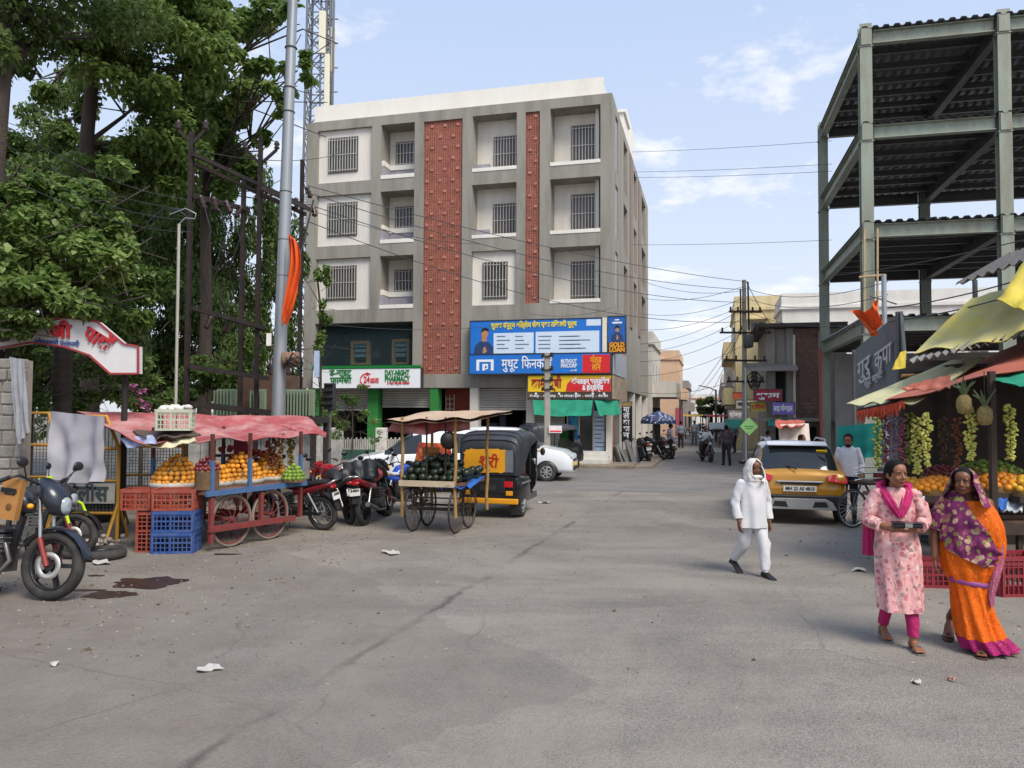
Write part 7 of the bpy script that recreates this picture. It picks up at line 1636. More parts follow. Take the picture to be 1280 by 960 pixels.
# ================================================================ LITTER AND STAINS ON THE GROUND
PAP = M('white litter paper', '#b9b4ac', .9, var=.12, vs=12)
def litter(label, u, v, s_=.12, seed=1, mat=PAP):
    rr = random.Random(seed); mb = MB(); g = [[V((i * .5 - 1, j * .4 - .6, 0)) * s_ + V((rr.uniform(-.2, .2) * s_, rr.uniform(-.2, .2) * s_, rr.uniform(.005, .045))) for i in range(5)] for j in range(4)]; mb.slab(g, .004); o = mb.build('paper_litter', mat); o.location = G(u, v); o.rotation_euler.z = rr.uniform(0, 3); return tag(o, label, 'litter', 'paper litter on the road')
litter('crumpled white paper lying nearest the camera on the left', 262, 838, .09, 1); litter('torn white paper in front of the fruit cart', 490, 692, .16, 2); litter('white paper beside the loose tyre', 128, 704, .16, 3); litter('flat white wrapper near the sari hem', 1074, 713, .12, 4); litter('small scrap near the pink leggings', 1145, 855, .035, 5); litter('reddish scrap left of the sari', 1190, 852, .03, 6, M('pink litter', '#c98a7d', .8)); litter('scrap of paper behind the auto-rickshaw', 680, 629, .14, 7); litter('tiny pale scrap at the lower left', 68, 832, .035, 9)
WET = M('wet dark stain', '#33261f', .35, var=.3, vs=6, dirt='#4a3a30', dirt_amt=.6, ds=5)
def stain(label, u, v, rx, ry, seed, jag=.35):
    rr = random.Random(seed); n = 44; c = G(u, v); pts = []
    for i in range(n): t = 2 * math.pi * i / n; q = 1 + jag * nz((math.cos(t) * 1.7, math.sin(t) * 1.7, seed)) * 1.6 + rr.uniform(-.06, .06); pts.append((rx * q * math.cos(t), ry * q * math.sin(t), .006))
    mb = MB(); mb.add(pts, [tuple(range(n))]); o = mb.build('puddle_stain', WET); o.location = (c.x, c.y, 0); tag(o, label, 'stain', 'wet stains on the road')
stain('larger dark wet stain in front of the crates', 187, 728, .42, .28, 3); stain('smaller dark wet stain beside the front wheel', 135, 744, .3, .17, 5); stain('thin wet trickle linking to the front wheel', 105, 738, .25, .05, 7); stain('tiny wet spot near the loose tyre', 119, 720, .09, .05, 9); stain('dark damp mark under the fruit cart wheel', 282, 693, .2, .06, 11)
g = G(115, 702); o = thing('loose_tyre', 'old black tyre lying flat behind the front wheel', 'tyre', V((g.x, g.y + .25, 0))); mb = MB(); mb.torus((0, 0, .07), .26, .07, (0, 0, 1), 32, 10); mb.build('tread', RUB, o); mb = MB(); mb.torus((0, 0, .07), .195, .014, (0, 0, 1), 28, 6, flat=3); mb.build('bead', BLK, o)
g = G(118, 684); o = thing('trash_heap', 'small heap of crumpled trash beside the tyre', 'trash', V((g.x, g.y + .2, 0))); mb = MB(); rr = random.Random(2)
for k in range(34): mb.ball((rr.gauss(0, .13), rr.gauss(0, .1), abs(rr.gauss(.05, .05))), (.05, .04, .03), 6, 4, rot=Matrix.Rotation(rr.uniform(0, 3), 3, 'X'))
tag(mb.build('crumples', M('crumpled trash', '#9a938a', .9, var=.5, vs=14), o), kind='stuff')
g = G(95, 660); o = thing('dark_bin', 'dark plastic tub standing behind the barricade plate', 'tub', V((g.x, g.y + .8, 0))); mb = MB(); mb.lathe([(.2, 0), (.24, .02), (.3, .55), (.32, .58), (.28, .57), (.2, .05)], (0, 0, 0), n=18); mb.build('tub', BLK, o)
mb = MB(); mb.torus((0, 0, .57), .31, .015, (0, 0, 1), 20, 6); mb.build('rim', BLK, o)
# grit, crumbs of stone and dry leaf scraps swept along the edges of the road
rs = np.random.RandomState(12); n = 5200
xs = np.concatenate([rs.normal(-4.6, 1.6, n // 2), rs.uniform(-7, 9, n // 3), rs.normal(6.2, 1.0, n - n // 2 - n // 3)]); ys = np.concatenate([rs.uniform(6.5, 15, n // 2), rs.uniform(5, 22, n // 3), rs.uniform(7, 13, n - n // 2 - n // 3)])
sz = rs.gamma(2.0, .0042, n) + .003; ang = rs.uniform(0, 6.28, n); ar = rs.uniform(.5, 1.0, n); v = np.empty((n, 5, 3))
for k in range(4):
    a = ang + k * 1.5708 + rs.uniform(-.4, .4, n); v[:, k, 0] = xs + np.cos(a) * sz; v[:, k, 1] = ys + np.sin(a) * sz * ar; v[:, k, 2] = .0005
v[:, 4, 0] = xs + sz * .2; v[:, 4, 1] = ys; v[:, 4, 2] = sz * rs.uniform(.4, .9, n)
mb = MB(); mb.v = [tuple(p) for p in v.reshape(-1, 3)]; mb.f = [[i * 5 + k, i * 5 + (k + 1) % 4, i * 5 + 4] for i in range(n) for k in range(4)]; mb.m = [0] * len(mb.f); mb.s = [False] * len(mb.f)
gm = bpy.data.materials.new('mixed grit'); gm.use_nodes = True; gn = gm.node_tree.nodes; gg = gn.new('ShaderNodeNewGeometry'); gr = gn.new('ShaderNodeValToRGB'); ge = gr.color_ramp.elements; ge[0].color = (.05, .04, .032, 1); ge[1].color = (.31, .28, .24, 1); q = ge.new(.6); q.color = (.17, .13, .09, 1); gm.node_tree.links.new(gg.outputs['Random Per Island'], gr.inputs[0]); gm.node_tree.links.new(gr.outputs[0], gn['Principled BSDF'].inputs['Base Color']); gn['Principled BSDF'].inputs['Roughness'].default_value = .95
tag(mb.build('road_grit', gm), 'grit and dry scraps scattered over the road', 'grit', kind='stuff')
# traffic signal housing by the fence
b = gp(412, 19.5); r = thing('signal_post', 'black signal box on a thin post near the fence', 'signal', b); zt, zb = P(413, 479, 19.5).z, P(413, 512, 19.5).z
mb = MB(); mb.cyl((0, 0, 0), (0, 0, zb), .05, n=8); mb.build('post', STEELD, r)
mb = MB(); mb.bx(-.13, .13, -.12, .12, zb, zt); mb.build('housing', M('black signal housing', '#2b2c2e', .6), r, bevel=.02)
for k in range(4):
    z = zb + (k + .5) * (zt - zb) / 4; mb = MB(); mb.bx(-.11, .11, -.2, -.122, z + .04, z + .055); mb.build('visor', BLK, r)
# ================================================================ OVERHEAD WIRES
WIRE = M('black overhead wire', '#3a3a40', .6)
def wire(u0, v0, Y0, u1, v1, Y1, sag=.5, rad=.012, lab='thin black wire strung across the street'):
    a, b_ = P(u0, v0, Y0), P(u1, v1, Y1); pts = []
    for i in range(15): s_ = i / 14; p = a * (1 - s_) + b_ * s_; p.z -= sag * 4 * s_ * (1 - s_); pts.append(p - a)
    mb = MB(); mb.tube(pts, rad * .72, 5); o = mb.build('overhead_wire', WIRE); o.location = a; tag(o, lab, 'wire', 'overhead wires')
ORD = ['topmost', 'second highest', 'third highest', 'fourth highest', 'fifth highest', 'sixth highest', 'seventh highest', 'eighth highest', 'ninth highest']
N_ = {}
def wl(s_): N_[s_] = N_.get(s_, -1) + 1; return ORD[N_[s_]] + ' ' + s_
for v, sg in ((352, .3), (362, .5), (378, .6), (402, .8)): wire(385, 232 + (v - 352) * .9, 19.3, 932, v, 33, sg, .016, wl('dark wire running from the gantry to the utility pole'))
for v0, v1 in ((190, 176), (215, 205), (222, 214), (306, 300)): wire(790, v0, 34, 1040, v1, 26, .05, .011, wl('wire crossing the sky between the corner building and the steel frame'))
for v0, v1 in ((330, 363), (352, 357), (372, 372), (392, 380), (410, 384), (420, 396), (432, 410), (450, 430), (470, 470)): wire(800, v0 + 20, 40, 932, v1, 33, .35, .014, wl('wire fanning out from the utility pole to the left houses'))
for v0, v1 in ((360, 352), (372, 368), (388, 400)): wire(932, v0, 33, 1110, v1, 20, .4, .014, wl('wire running from the utility pole to the slate board'))
for u1, v1 in ((862, 560), (845, 540), (872, 520)): wire(932, 400, 33, u1, v1 - 30, 70, .6, .02, wl('wire running down the far street'))
for v0, v1 in ((140, 250), (165, 262), (185, 275), (205, 290)): wire(-20, v0, 11, 240, v1, 15.5, .25, .01, wl('wire crossing in front of the left trees'))
wire(232, 185, 15.5, 430, 190, 29, .3, .014, 'wire from the gantry to the building top'); wire(385, 262, 19, 600, 305, 30.4, .2, .012, 'wire from the gantry along the facade'); wire(405, 405, 25, 660, 402, 30, .25, .012, 'slack wire above the pharmacy board'); wire(660, 392, 30, 765, 385, 30.4, .2, .012, 'slack wire above the blue hoarding')
wire(1030, 345, 28, 1280, 300, 13, .1, .014, 'cable passing the steel columns'); wire(1110, 385, 14, 1290, 345, 11, .06, .016, 'cable tied to the slate board'); wire(1110, 402, 14, 1290, 362, 11, .06, .016, 'lower cable tied to the slate board')
wire(932, 350, 33, 1000, 440, 34, .5, .02, 'slack cable looping to the brick house')
# ================================================================ PEOPLE
class Body:
    """limbs and rounded masses that are fused into one continuous surface"""
    def __init__(s): s.p = []
    def cap(s, a, b, ra, rb, m=0): s.p.append(('c', V(a), V(b), ra, rb, m)); return s
    def ell(s, c, r, m=0, rot=None): s.p.append(('e', V(c), V(r), rot or Matrix.Identity(3), None, m)); return s
    def chain(s, pts, rs, m=0):
        for i in range(len(pts) - 1): s.cap(pts[i], pts[i + 1], rs[i], rs[i + 1], m)
        return s
    def build(s, name, mats, parent, voxel=.0075, it=4):
        mb = MB()
        for q in s.p:
            if q[0] == 'c':
                a, b, ra, rb = q[1:5]; d = (b - a); L = d.length; d = d.normalized() if L > 1e-6 else V((0, 0, 1)); pts, rs = [], []
                for t in (-.98, -.8, -.45): pts.append(a + d * ra * t); rs.append(ra * math.sqrt(1 - t * t))
                for t in (0, .5, 1): pts.append(a + d * L * t); rs.append(ra + (rb - ra) * t)
                for t in (.45, .8, .98): pts.append(b + d * rb * t); rs.append(rb * math.sqrt(1 - t * t))
                mb.tube(pts, rs, 12)
            else: mb.ball(q[1], q[2], 16, 10, rot=q[3])
        o = mb.build(name, mats, parent)
        md = o.modifiers.new('fuse', 'REMESH'); md.mode = 'VOXEL'; md.voxel_size = voxel; md.use_smooth_shade = True
        sm = o.modifiers.new('soften', 'SMOOTH'); sm.iterations = it; sm.factor = .5
        bpy.context.view_layer.update()
        me = bpy.data.meshes.new_from_object(o.evaluated_get(bpy.context.evaluated_depsgraph_get()))
        o.modifiers.clear(); old = o.data; o.data = me; me.name = name; bpy.data.meshes.remove(old)
        n = len(me.polygons); c = np.empty(n * 3, dtype=np.float32); me.polygons.foreach_get('center', c); c = c.reshape(-1, 3)
        best = np.full(n, 1e9); idx = np.zeros(n, dtype=np.int32)
        for q in s.p:
            if q[0] == 'c':
                a, b = np.array(q[1]), np.array(q[2]); d = b - a; L2 = max(1e-9, d @ d); t = np.clip(((c - a) @ d) / L2, 0, 1); dist = np.linalg.norm(c - (a + t[:, None] * d), axis=1) - (q[3] + (q[4] - q[3]) * t)
            else:
                r_ = np.array(q[2]); R3 = np.array(q[3]); l = (c - np.array(q[1])) @ R3; dist = (np.linalg.norm(l / r_, axis=1) - 1) * r_.min()
            k = dist < best; best[k] = dist[k]; idx[k] = q[5]
        me.materials.clear()
        for m in mats: me.materials.append(m)
        me.polygons.foreach_set('material_index', idx); me.polygons.foreach_set('use_smooth', [True] * n); me.update()
        return o
def head(b, c, yaw=0.0, pitch=0.0, s_=1.0, hair='bun', skin=0, hm=1, lip=2, roll=0.0, beard=None):
    """face looks along -y before yaw; returns the matrix for extra pieces"""
    rt = Matrix.Rotation(yaw, 3, 'Z') @ Matrix.Rotation(pitch, 3, 'X') @ Matrix.Rotation(roll, 3, 'Y'); c = V(c)
    T = lambda x, y, z: c + rt @ (V((x, y, z)) * s_)
    E = lambda p, r, m=skin, q=None: b.ell(T(*p), V(r) * s_, m, rt @ q if q else rt)
    E((0, .012, .025), (.073, .092, .085)); E((0, -.022, -.03), (.060, .070, .075)); E((0, -.045, -.078), (.036, .036, .030)); E((0, -.02, .045), (.066, .072, .06))
    for x in (-1, 1):
        E((.034 * x, -.068, -.025), (.024, .018, .022)); E((.030 * x, -.078, .026), (.024, .011, .008)); E((.074 * x, .008, -.008), (.011, .02, .032)); E((.030 * x, -.074, .004), (.017, .010, .010))
        b.cap(T(.040 * x, -.03, -.07), T(.056 * x, .0, -.02), .022 * s_, .018 * s_, skin)
    b.cap(T(0, -.086, .012), T(0, -.104, -.02), .0085 * s_, .0125 * s_, skin)
    for x in (-1, 1): E((.010 * x, -.094, -.025), (.009, .010, .008))
    E((0, -.088, -.051), (.022, .0105, .0055), lip); E((0, -.086, -.059), (.019, .0105, .006), lip)
    if hair:
        E((0, .018, .046), (.082, .098, .082), hm); E((0, .055, .0), (.076, .062, .085), hm)
        for x in (-1, 1): E((.068 * x, .022, .012), (.016, .048, .05), hm)
        if hair == 'bun': E((0, .115, -.02), (.045, .04, .045), hm); b.cap(T(0, .1, -.03), T(0, .1, -.16), .035 * s_, .02 * s_, hm)
    if beard is not None:
        E((0, -.05, -.083), (.042, .036, .032), beard); 
        for x in (-1, 1): b.cap(T(.05 * x, -.022, -.03), T(.034 * x, -.048, -.085), .018 * s_, .022 * s_, beard)
        E((0, -.088, -.043), (.026, .010, .005), beard)
    return T, rt
def eyes(parent, T, s_=1.0):
    mb = MB()
    for x in (-1, 1):
        mb.ball(T(.030 * x, -.0745, .005), V((.012, .0105, .0065)) * s_, 10, 8, 0); mb.ball(T(.0295 * x, -.0815, .005), .0050 * s_, 8, 6, 1)
        mb.tube([T(.014 * x, -.0885, .026), T(.030 * x, -.0905, .032), (T(.048 * x, -.078, .026))], [.0025 * s_, .0035 * s_, .002 * s_], 5, 1); mb.tube([T(.017 * x, -.0845, .013), T(.030 * x, -.089, .0165), T(.044 * x, -.079, .012)], .0022 * s_, 5, 1)
    o = mb.build('eyes', [M('eye white', '#a39a8e', .4, var=.03), M('dark eye', '#171210', .3, var=.05)], parent)
def hand(b, w_, d, palm, m=0, s_=1.0, curl=.5, side=1):
    """w_ wrist, d pointing to fingers, palm = palm normal; five fingers with knuckle bends"""
    d = V(d).normalized(); n = V(palm); n = (n - d * n.dot(d)).normalized(); x = d.cross(n).normalized() * side; w_ = V(w_)
    for k, o_ in enumerate((-.027, -.009, .009, .026)):
        b.cap(w_ + d * .01 * s_, w_ + (d * .085 + x * o_) * s_, .016 * s_, .0125 * s_, m)
        L = (.062, .074, .07, .054)[k] * s_; p = w_ + (d * .09 + x * o_) * s_; a = curl * .6
        q = p + (d * math.cos(a) + n * math.sin(a)) * L * .5; a2 = curl * 1.7; e = q + (d * math.cos(a2) + n * math.sin(a2)) * L * .5
        b.cap(p, q, .0105 * s_, .0092 * s_, m); b.cap(q, e, .0092 * s_, .0078 * s_, m)
    p = w_ + (d * .03 - x * .026) * s_; q = p + (d * .035 - x * .026 + n * .014) * s_; e = q + (d * .034 - x * .004 + n * .014) * s_
    b.cap(w_ + d * .012 * s_, p, .017 * s_, .015 * s_, m); b.cap(p, q, .0125 * s_, .011 * s_, m); b.cap(q, e, .011 * s_, .009 * s_, m)
def foot(b, an, to, m=0, s_=1.0):
    an, to = V(an), V(to); d = (to - an); d.z = 0; d = d.normalized() if d.length > .01 else V((0, -1, 0)); x = V((-d.y, d.x, 0))
    b.cap(an - d * .045 * s_ + V((0, 0, -.045)) * s_, an + V((0, 0, -.01)), .033 * s_, .036 * s_, m)
    for o_ in (-.024, 0, .024): b.cap(an + V((0, 0, -.025)) * s_, to + x * o_ * s_ - d * .02 * s_, .031 * s_, .019 * s_, m)
    for k, o_ in enumerate((-.034, -.018, -.002, .014, .03)): b.cap(to + x * o_ * s_ - d * .03, to + x * o_ * s_ + d * .012 * s_, .012 * s_, .010 * s_, m)
def ring(c, rx, ry, n=56, amp=0.0, k=9, ph=0.0, seed=0, pw=2.0, tilt=None):
    c = V(c); out = []
    for i in range(n):
        t = 2 * math.pi * i / n; cs, sn = math.cos(t), math.sin(t)
        q = 1 + amp * (math.sin(k * t + ph) * .6 + nz((cs * 1.6, sn * 1.6, seed + c.z * 2.2)) * 1.3)
        p = V((rx * math.copysign(abs(cs) ** (2 / pw), cs) * q, ry * math.copysign(abs(sn) ** (2 / pw), sn) * q, 0)); out.append(c + ((tilt @ p) if tilt else p))
    return out
def limb(mb, pts, rs, n=20, amp=.06, k=5, seed=0, mi=0):
    """a sleeve or trouser leg with creases along a bent path"""
    P_ = []; Q_ = []
    for i in range(len(pts) - 1):
        for t in (0, .25, .5, .75): P_.append(V(pts[i]).lerp(V(pts[i + 1]), t)); Q_.append(rs[i] + (rs[i + 1] - rs[i]) * t)
    P_.append(V(pts[-1])); Q_.append(rs[-1]); px = None; rings = []
    for i, p in enumerate(P_):
        d = (P_[min(i + 1, len(P_) - 1)] - P_[max(i - 1, 0)]).normalized()
        if px is None: x, y = frame_of(d)
        else: x = (px - d * px.dot(d)).normalized(); y = d.cross(x)
        px = x; row = []
        for j in range(n):
            t = 2 * math.pi * j / n; e = x * math.cos(t) + y * math.sin(t)
            row.append(p + e * Q_[i] * (1 + amp * (math.sin(k * t * .6 + i * 1.9 + seed) * .5 + nz(p * 14 + e * 1.2 + V((seed, 0, 0))) * 1.5)))
        rings.append(row)
    return mb.loft(rings, mi, cap=True)
def pattern(name, base, cells, scale=40, rough=.8, edge=None, band=None):
    """printed cloth: voronoi motifs over a base colour"""
    m = bpy.data.materials.new(name); m.use_nodes = True; t = m.node_tree; N = t.nodes; L = t.links; b = N['Principled BSDF']; b.inputs['Roughness'].default_value = rough; b.inputs['Specular IOR Level'].default_value = .2
    co = N.new('ShaderNodeTexCoord'); vo = N.new('ShaderNodeTexVoronoi'); vo.inputs['Scale'].default_value = scale
    ns = N.new('ShaderNodeTexNoise'); ns.inputs['Scale'].default_value = scale * .8; ns.inputs['Detail'].default_value = 3; L.new(co.outputs['Object'], ns.inputs['Vector'])
    mx = N.new('ShaderNodeMix'); mx.data_type = 'VECTOR'; mx.inputs['Factor'].default_value = .035; L.new(co.outputs['Object'], mx.inputs['A']); L.new(ns.outputs['Color'], mx.inputs['B']); L.new(mx.outputs['Result'], vo.inputs['Vector'])
    sp = N.new('ShaderNodeSeparateColor'); L.new(vo.outputs['Color'], sp.inputs[0]); rp = N.new('ShaderNodeValToRGB'); rp.color_ramp.interpolation = 'CONSTANT'
    e = rp.color_ramp.elements; e[0].color = (*lin(cells[0]), 1); e[0].position = 0
    while len(e) > 1: e.remove(e[-1])
    for i, h in enumerate(cells[1:]): q = e.new((i + 1) / len(cells)); q.color = (*lin(h), 1)
    L.new(sp.outputs[0], rp.inputs[0])
    r2 = N.new('ShaderNodeMapRange'); r2.inputs[1].default_value = edge[0] if edge else .3; r2.inputs[2].default_value = edge[1] if edge else .42; r2.inputs[3].default_value = 1; r2.inputs[4].default_value = 0; L.new(vo.outputs['Distance'], r2.inputs[0])
    m2 = N.new('ShaderNodeMix'); m2.data_type = 'RGBA'; m2.inputs['A'].default_value = (*lin(base), 1); L.new(rp.outputs[0], m2.inputs['B']); L.new(r2.outputs[0], m2.inputs['Factor'])
    wv = N.new('ShaderNodeTexNoise'); wv.inputs['Scale'].default_value = 9; L.new(co.outputs['Object'], wv.inputs['Vector']); r3 = N.new('ShaderNodeMapRange'); r3.inputs[3].default_value = .85; r3.inputs[4].default_value = 1.12; L.new(wv.outputs['Fac'], r3.inputs[0])
    wm = N.new('ShaderNodeMapping'); wm.inputs['Scale'].default_value = (1, 1, .35); L.new(co.outputs['Object'], wm.inputs[0]); wn = N.new('ShaderNodeTexNoise'); wn.inputs['Scale'].default_value = 22; wn.inputs['Detail'].default_value = 3; wn.inputs['Distortion'].default_value = .8; L.new(wm.outputs[0], wn.inputs['Vector'])
    bp = N.new('ShaderNodeBump'); bp.inputs['Strength'].default_value = .7; bp.inputs['Distance'].default_value = .03; L.new(wn.outputs['Fac'], bp.inputs['Height']); L.new(bp.outputs[0], b.inputs['Normal'])
    vm = N.new('ShaderNodeVectorMath'); vm.operation = 'SCALE'; L.new(m2.outputs['Result'], vm.inputs[0]); L.new(r3.outputs[0], vm.inputs['Scale']); L.new(vm.outputs[0], b.inputs['Base Color'])
    return m
SK1 = M('brown skin', '#8a5a3e', .5, var=.08, vs=12, sub=.1); SK2 = M('deep brown skin', '#6f4630', .5, var=.08, vs=12, sub=.1); HAIR = M('black hair', '#120e0d', .6, var=.3, vs=40, spec=.15, bump=.5, bs=90); LIP = M('lip tone', '#7d4038', .45, var=.05); LIP2 = M('dark lip tone', '#5d3029', .45, var=.05)
# ---------------------------------------------------------------- woman in the pink printed kurta
g = G(1122, 806); w1 = thing('person', 'woman in a pink printed kurta with magenta scarf holding a black case', 'person', V((g.x, g.y, 0)), R(-13))
b = Body(); T, rt = head(b, (0, -.03, 1.555), R(22), R(3), 1.06, 'bun')
b.chain([(0, .0, 1.5), (0, .012, 1.38)], [.05, .058]); b.ell((0, .01, 1.24), (.14, .09, .17), 4); b.ell((0, .01, 1.0), (.13, .09, .16), 4); b.ell((0, .02, .88), (.15, .1, .1), 4)
for x, kn, an, to in ((.085, (.095, -.11, .48), (.10, -.13, .085), (.115, -.27, .028)), (-.085, (-.06, .03, .47), (-.075, .2, .12), (-.065, .07, .03))):
    b.chain([(x, .01, .86), kn, V(kn).lerp(V(an), .85)], [.085, .056, .04], 3); b.cap(V(kn).lerp(V(an), .8), an, .036, .034); foot(b, an, to)
    b.ell(V(kn).lerp(V(an), .35) + V((0, .02, 0)), (.048, .05, .1), 3)
el = {-1: (-.245, .0, 1.13), 1: (.235, -.01, 1.13)}; wr = {-1: (-.075, -.225, 1.075), 1: (.10, -.225, 1.075)}
for s_ in (-1, 1):
    b.cap((.155 * s_, .01, 1.37), el[s_], .055, .042, 4); b.cap(el[s_], wr[s_], .042, .028); hand(b, wr[s_], (-.75 * s_, -.45, -.05), (0, .3, 1), 0, 1.0, .35, s_)
KUR = pattern('pink printed cotton', '#d49f9d', ['#b9737a', '#c98f8d', '#98847e', '#dcb8b2', '#ab6a72', '#c58a8a'], 22, .85, (.42, .5))
MAG = M('magenta cotton', '#b01c5e', .8, var=.16, vs=9, bump=.7, bs=24)
b.build('body', [SK1, HAIR, LIP, MAG, KUR], w1, .0068); eyes(w1, T, 1.06)
mb = MB(); prof = [(1.435, .062, .058, .0), (1.405, .115, .07, 0), (1.37, .175, .085, 0), (1.30, .185, .105, .02), (1.20, .178, .118, .03), (1.10, .165, .112, .05), (1.0, .178, .118, .07), (.88, .196, .13, .08), (.72, .194, .135, .1), (.55, .186, .14, .12), (.42, .184, .145, .13), (.335, .188, .15, .13)]
rings = []
for i in range(len(prof) - 1):
    for q in (0, .5): z, rx, ry, am = [prof[i][k] + (prof[i + 1][k] - prof[i][k]) * q for k in range(4)]; rings.append(ring((.012 * max(0, 1 - z),   .008 - .075 * max(0, .95 - z), z), rx, ry + .075 * max(0, .95 - z), 64, am, 8, z * 2.5, 3))
z, rx, ry, am = prof[-1]; rings.append(ring((.01, -.039, z), rx, ry + .046, 64, am, 8, z * 2.5, 3)); mb.loft(rings, cap=False)
limb(mb, [(-.14, .01, 1.375), (-.20, .008, 1.27), el[-1], (-.16, -.14, 1.095)], [.066, .068, .062, .054], 24, .14, seed=2); limb(mb, [(.14, .01, 1.375), (.20, .0, 1.27), el[1], (.17, -.14, 1.095)], [.066, .068, .062, .054], 24, .14, seed=5)
mb.build('kurta', KUR, w1)
MAG = M('magenta cotton', '#b01c5e', .8, var=.16, vs=9, bump=.7, bs=24)
mb = MB(); limb(mb, [(.088, -.06, .42), (.095, -.115, .3), (.10, -.13, .12)], [.068, .056, .047], 18, .07, seed=1); limb(mb, [(-.07, .03, .42), (-.068, .1, .3), (-.075, .19, .15)], [.068, .056, .047], 18, .07, seed=3); mb.split('leggings', MAG, w1)
def ribbon(mb, pts, wd, th=.012, nrm=(0, -1, 0), fold=.012, seed=0, n=9):
    rows_ = []
    P_ = []
    for i in range(len(pts) - 1):
        for t in (0, .34, .67): P_.append((V(pts[i]).lerp(V(pts[i + 1]), t), wd[i] + (wd[i + 1] - wd[i]) * t))
    P_.append((V(pts[-1]), wd[-1]))
    for i, (p, w_) in enumerate(P_):
        d = (P_[min(i + 1, len(P_) - 1)][0] - P_[max(i - 1, 0)][0]).normalized(); nn = V(nrm); nn = (nn - d * nn.dot(d)).normalized(); x = d.cross(nn)
        rows_.append([p + x * w_ * (j / (n - 1) - .5) + nn * (fold * math.sin(j * 1.9 + i * .35 + seed) - .9 * w_ * ((j / (n - 1) - .5) ** 2)) for j in range(n)])
    mb.sheet(rows_); mb.sheet([[q - V(nrm).normalized() * th for q in r_][::-1] for r_ in rows_])
mb = MB(); ribbon(mb, [(-.05, .075, 1.43), (-.105, .03, 1.445), (-.10, -.065, 1.395), (-.06, -.125, 1.29), (.0, -.142, 1.18)], [.09, .10, .10, .085, .05], seed=1); ribbon(mb, [(.05, .075, 1.43), (.105, .03, 1.445), (.10, -.065, 1.395), (.06, -.128, 1.29), (.01, -.145, 1.18)], [.09, .10, .10, .085, .05], seed=2)
mb.split('scarf', MAG, w1); mb = MB(); ribbon(mb, [(-.17, .10, 1.38), (-.20, .13, 1.15), (-.215, .13, .95), (-.22, .12, .78)], [.08, .10, .10, .11], nrm=(-.4, -1, 0), seed=4); mb.build('scarf_tail', MAG, w1)
mb = MB()
for an, to in (((.10, -.13, .085), (.115, -.27, .028)), ((-.075, .2, .12), (-.065, .07, .03))):
    a, c = V(an), V(to); mb.prism([a + V((-.036, .07, -.085 + .01)), a + V((.036, .07, -.075)), c + V((.05, .0, -.02)), c + V((.03, -.05, -.02)), c + V((-.03, -.05, -.02)), c + V((-.05, 0, -.02))], (0, 0, -.014)); mb.tube([c + V((-.05, .05, -.02)), c + V((-.02, .05, .035)), c + V((.02, .05, .035)), c + V((.05, .05, -.02))], .011, 6)
mb.split('sandal_piece', M('grey sandal', '#6a6662', .7, var=.2), w1)
cs = thing('black_case', 'black plastic case held by the woman in pink', 'case', w1.location + Matrix.Rotation(R(-13), 3, 'Z') @ V((.02, -.285, 1.105)), R(-13)); mb = MB(); mb.bx(-.12, .12, -.055, .05, 0, .035); mb.build('body', M('glossy black plastic', '#16171a', .2, var=.1), cs, bevel=.012); mb = MB(); mb.bx(-.125, .125, -.06, .055, .037, .05); mb.build('lid', M('glossy black plastic', '#16171a'), cs, bevel=.008); mb = MB(); mb.bx(-.03, .03, -.068, -.061, .01, .045); mb.build('clasp', CHR, cs)
# ---------------------------------------------------------------- woman in the orange sari
g = G(1214, 812); w2 = thing('person', 'woman in an orange sari with a purple patterned veil over her head', 'person', V((g.x, g.y, 0)), R(-22))
b = Body(); T, rt = head(b, (-.045, -.05, 1.50), R(-18), R(2), 1.05, 'bun', 0, 1, 2)
b.chain([(-.035, -.01, 1.45), (-.01, .012, 1.33)], [.052, .06]); b.ell((0, .01, 1.2), (.15, .1, .17)); b.ell((0, .02, .95), (.16, .11, .18)); 
b.chain([(.06, .0, .84), (.05, -.03, .46)], [.08, .055], 3); b.chain([(.05, -.03, .46), (.055, -.12, .085)], [.055, .038], 0); foot(b, (.055, -.12, .085), (.04, -.26, .03)); b.chain([(-.06, .02, .84), (-.05, .1, .48), (-.06, .2, .36)], [.09, .058, .045], 3); b.cap((-.06, .2, .36), (-.12, .33, .20), .043, .036); foot(b, (-.12, .33, .20), (-.15, .21, .045))
b.chain([(-.16, .01, 1.31), (-.275, .02, 1.05), (-.285, -.05, .81)], [.056, .044, .029]); hand(b, (-.285, -.05, .81), (.05, -.12, -1), (1, 0, 0), 0, 1.0, .55, 1); b.chain([(.15, .01, 1.31), (.19, .02, 1.08), (.12, -.05, .98)], [.05, .04, .03])
ORS = pattern('orange sari silk', '#d9610f', ['#e0982c', '#bd4a10', '#d8741a', '#a83a14'], 48, .6, (.22, .32))
b.build('body', [SK2, HAIR, LIP2, ORS], w2, .0068); eyes(w2, T, 1.05)
PUR = pattern('purple veil print', '#6f2c58', ['#7f7a4a', '#a88a70', '#6d2c56', '#93486a', '#b0957a', '#7d375c', '#857a4c', '#a07f66'], 21, .8, (.52, .58))
BORD = pattern('magenta sari border', '#96185c', ['#b8862c', '#7d1a52'], 60, .6, (.16, .24))
tp = [(1.335, 0, .165, .10, .0), (1.25, .01, .205, .125, .05), (1.12, .022, .24, .145, .08), (.98, .022, .252, .155, .10), (.84, .012, .245, .155, .11), (.70, -.003, .215, .15, .11), (.60, -.012, .165, .135, .09)]
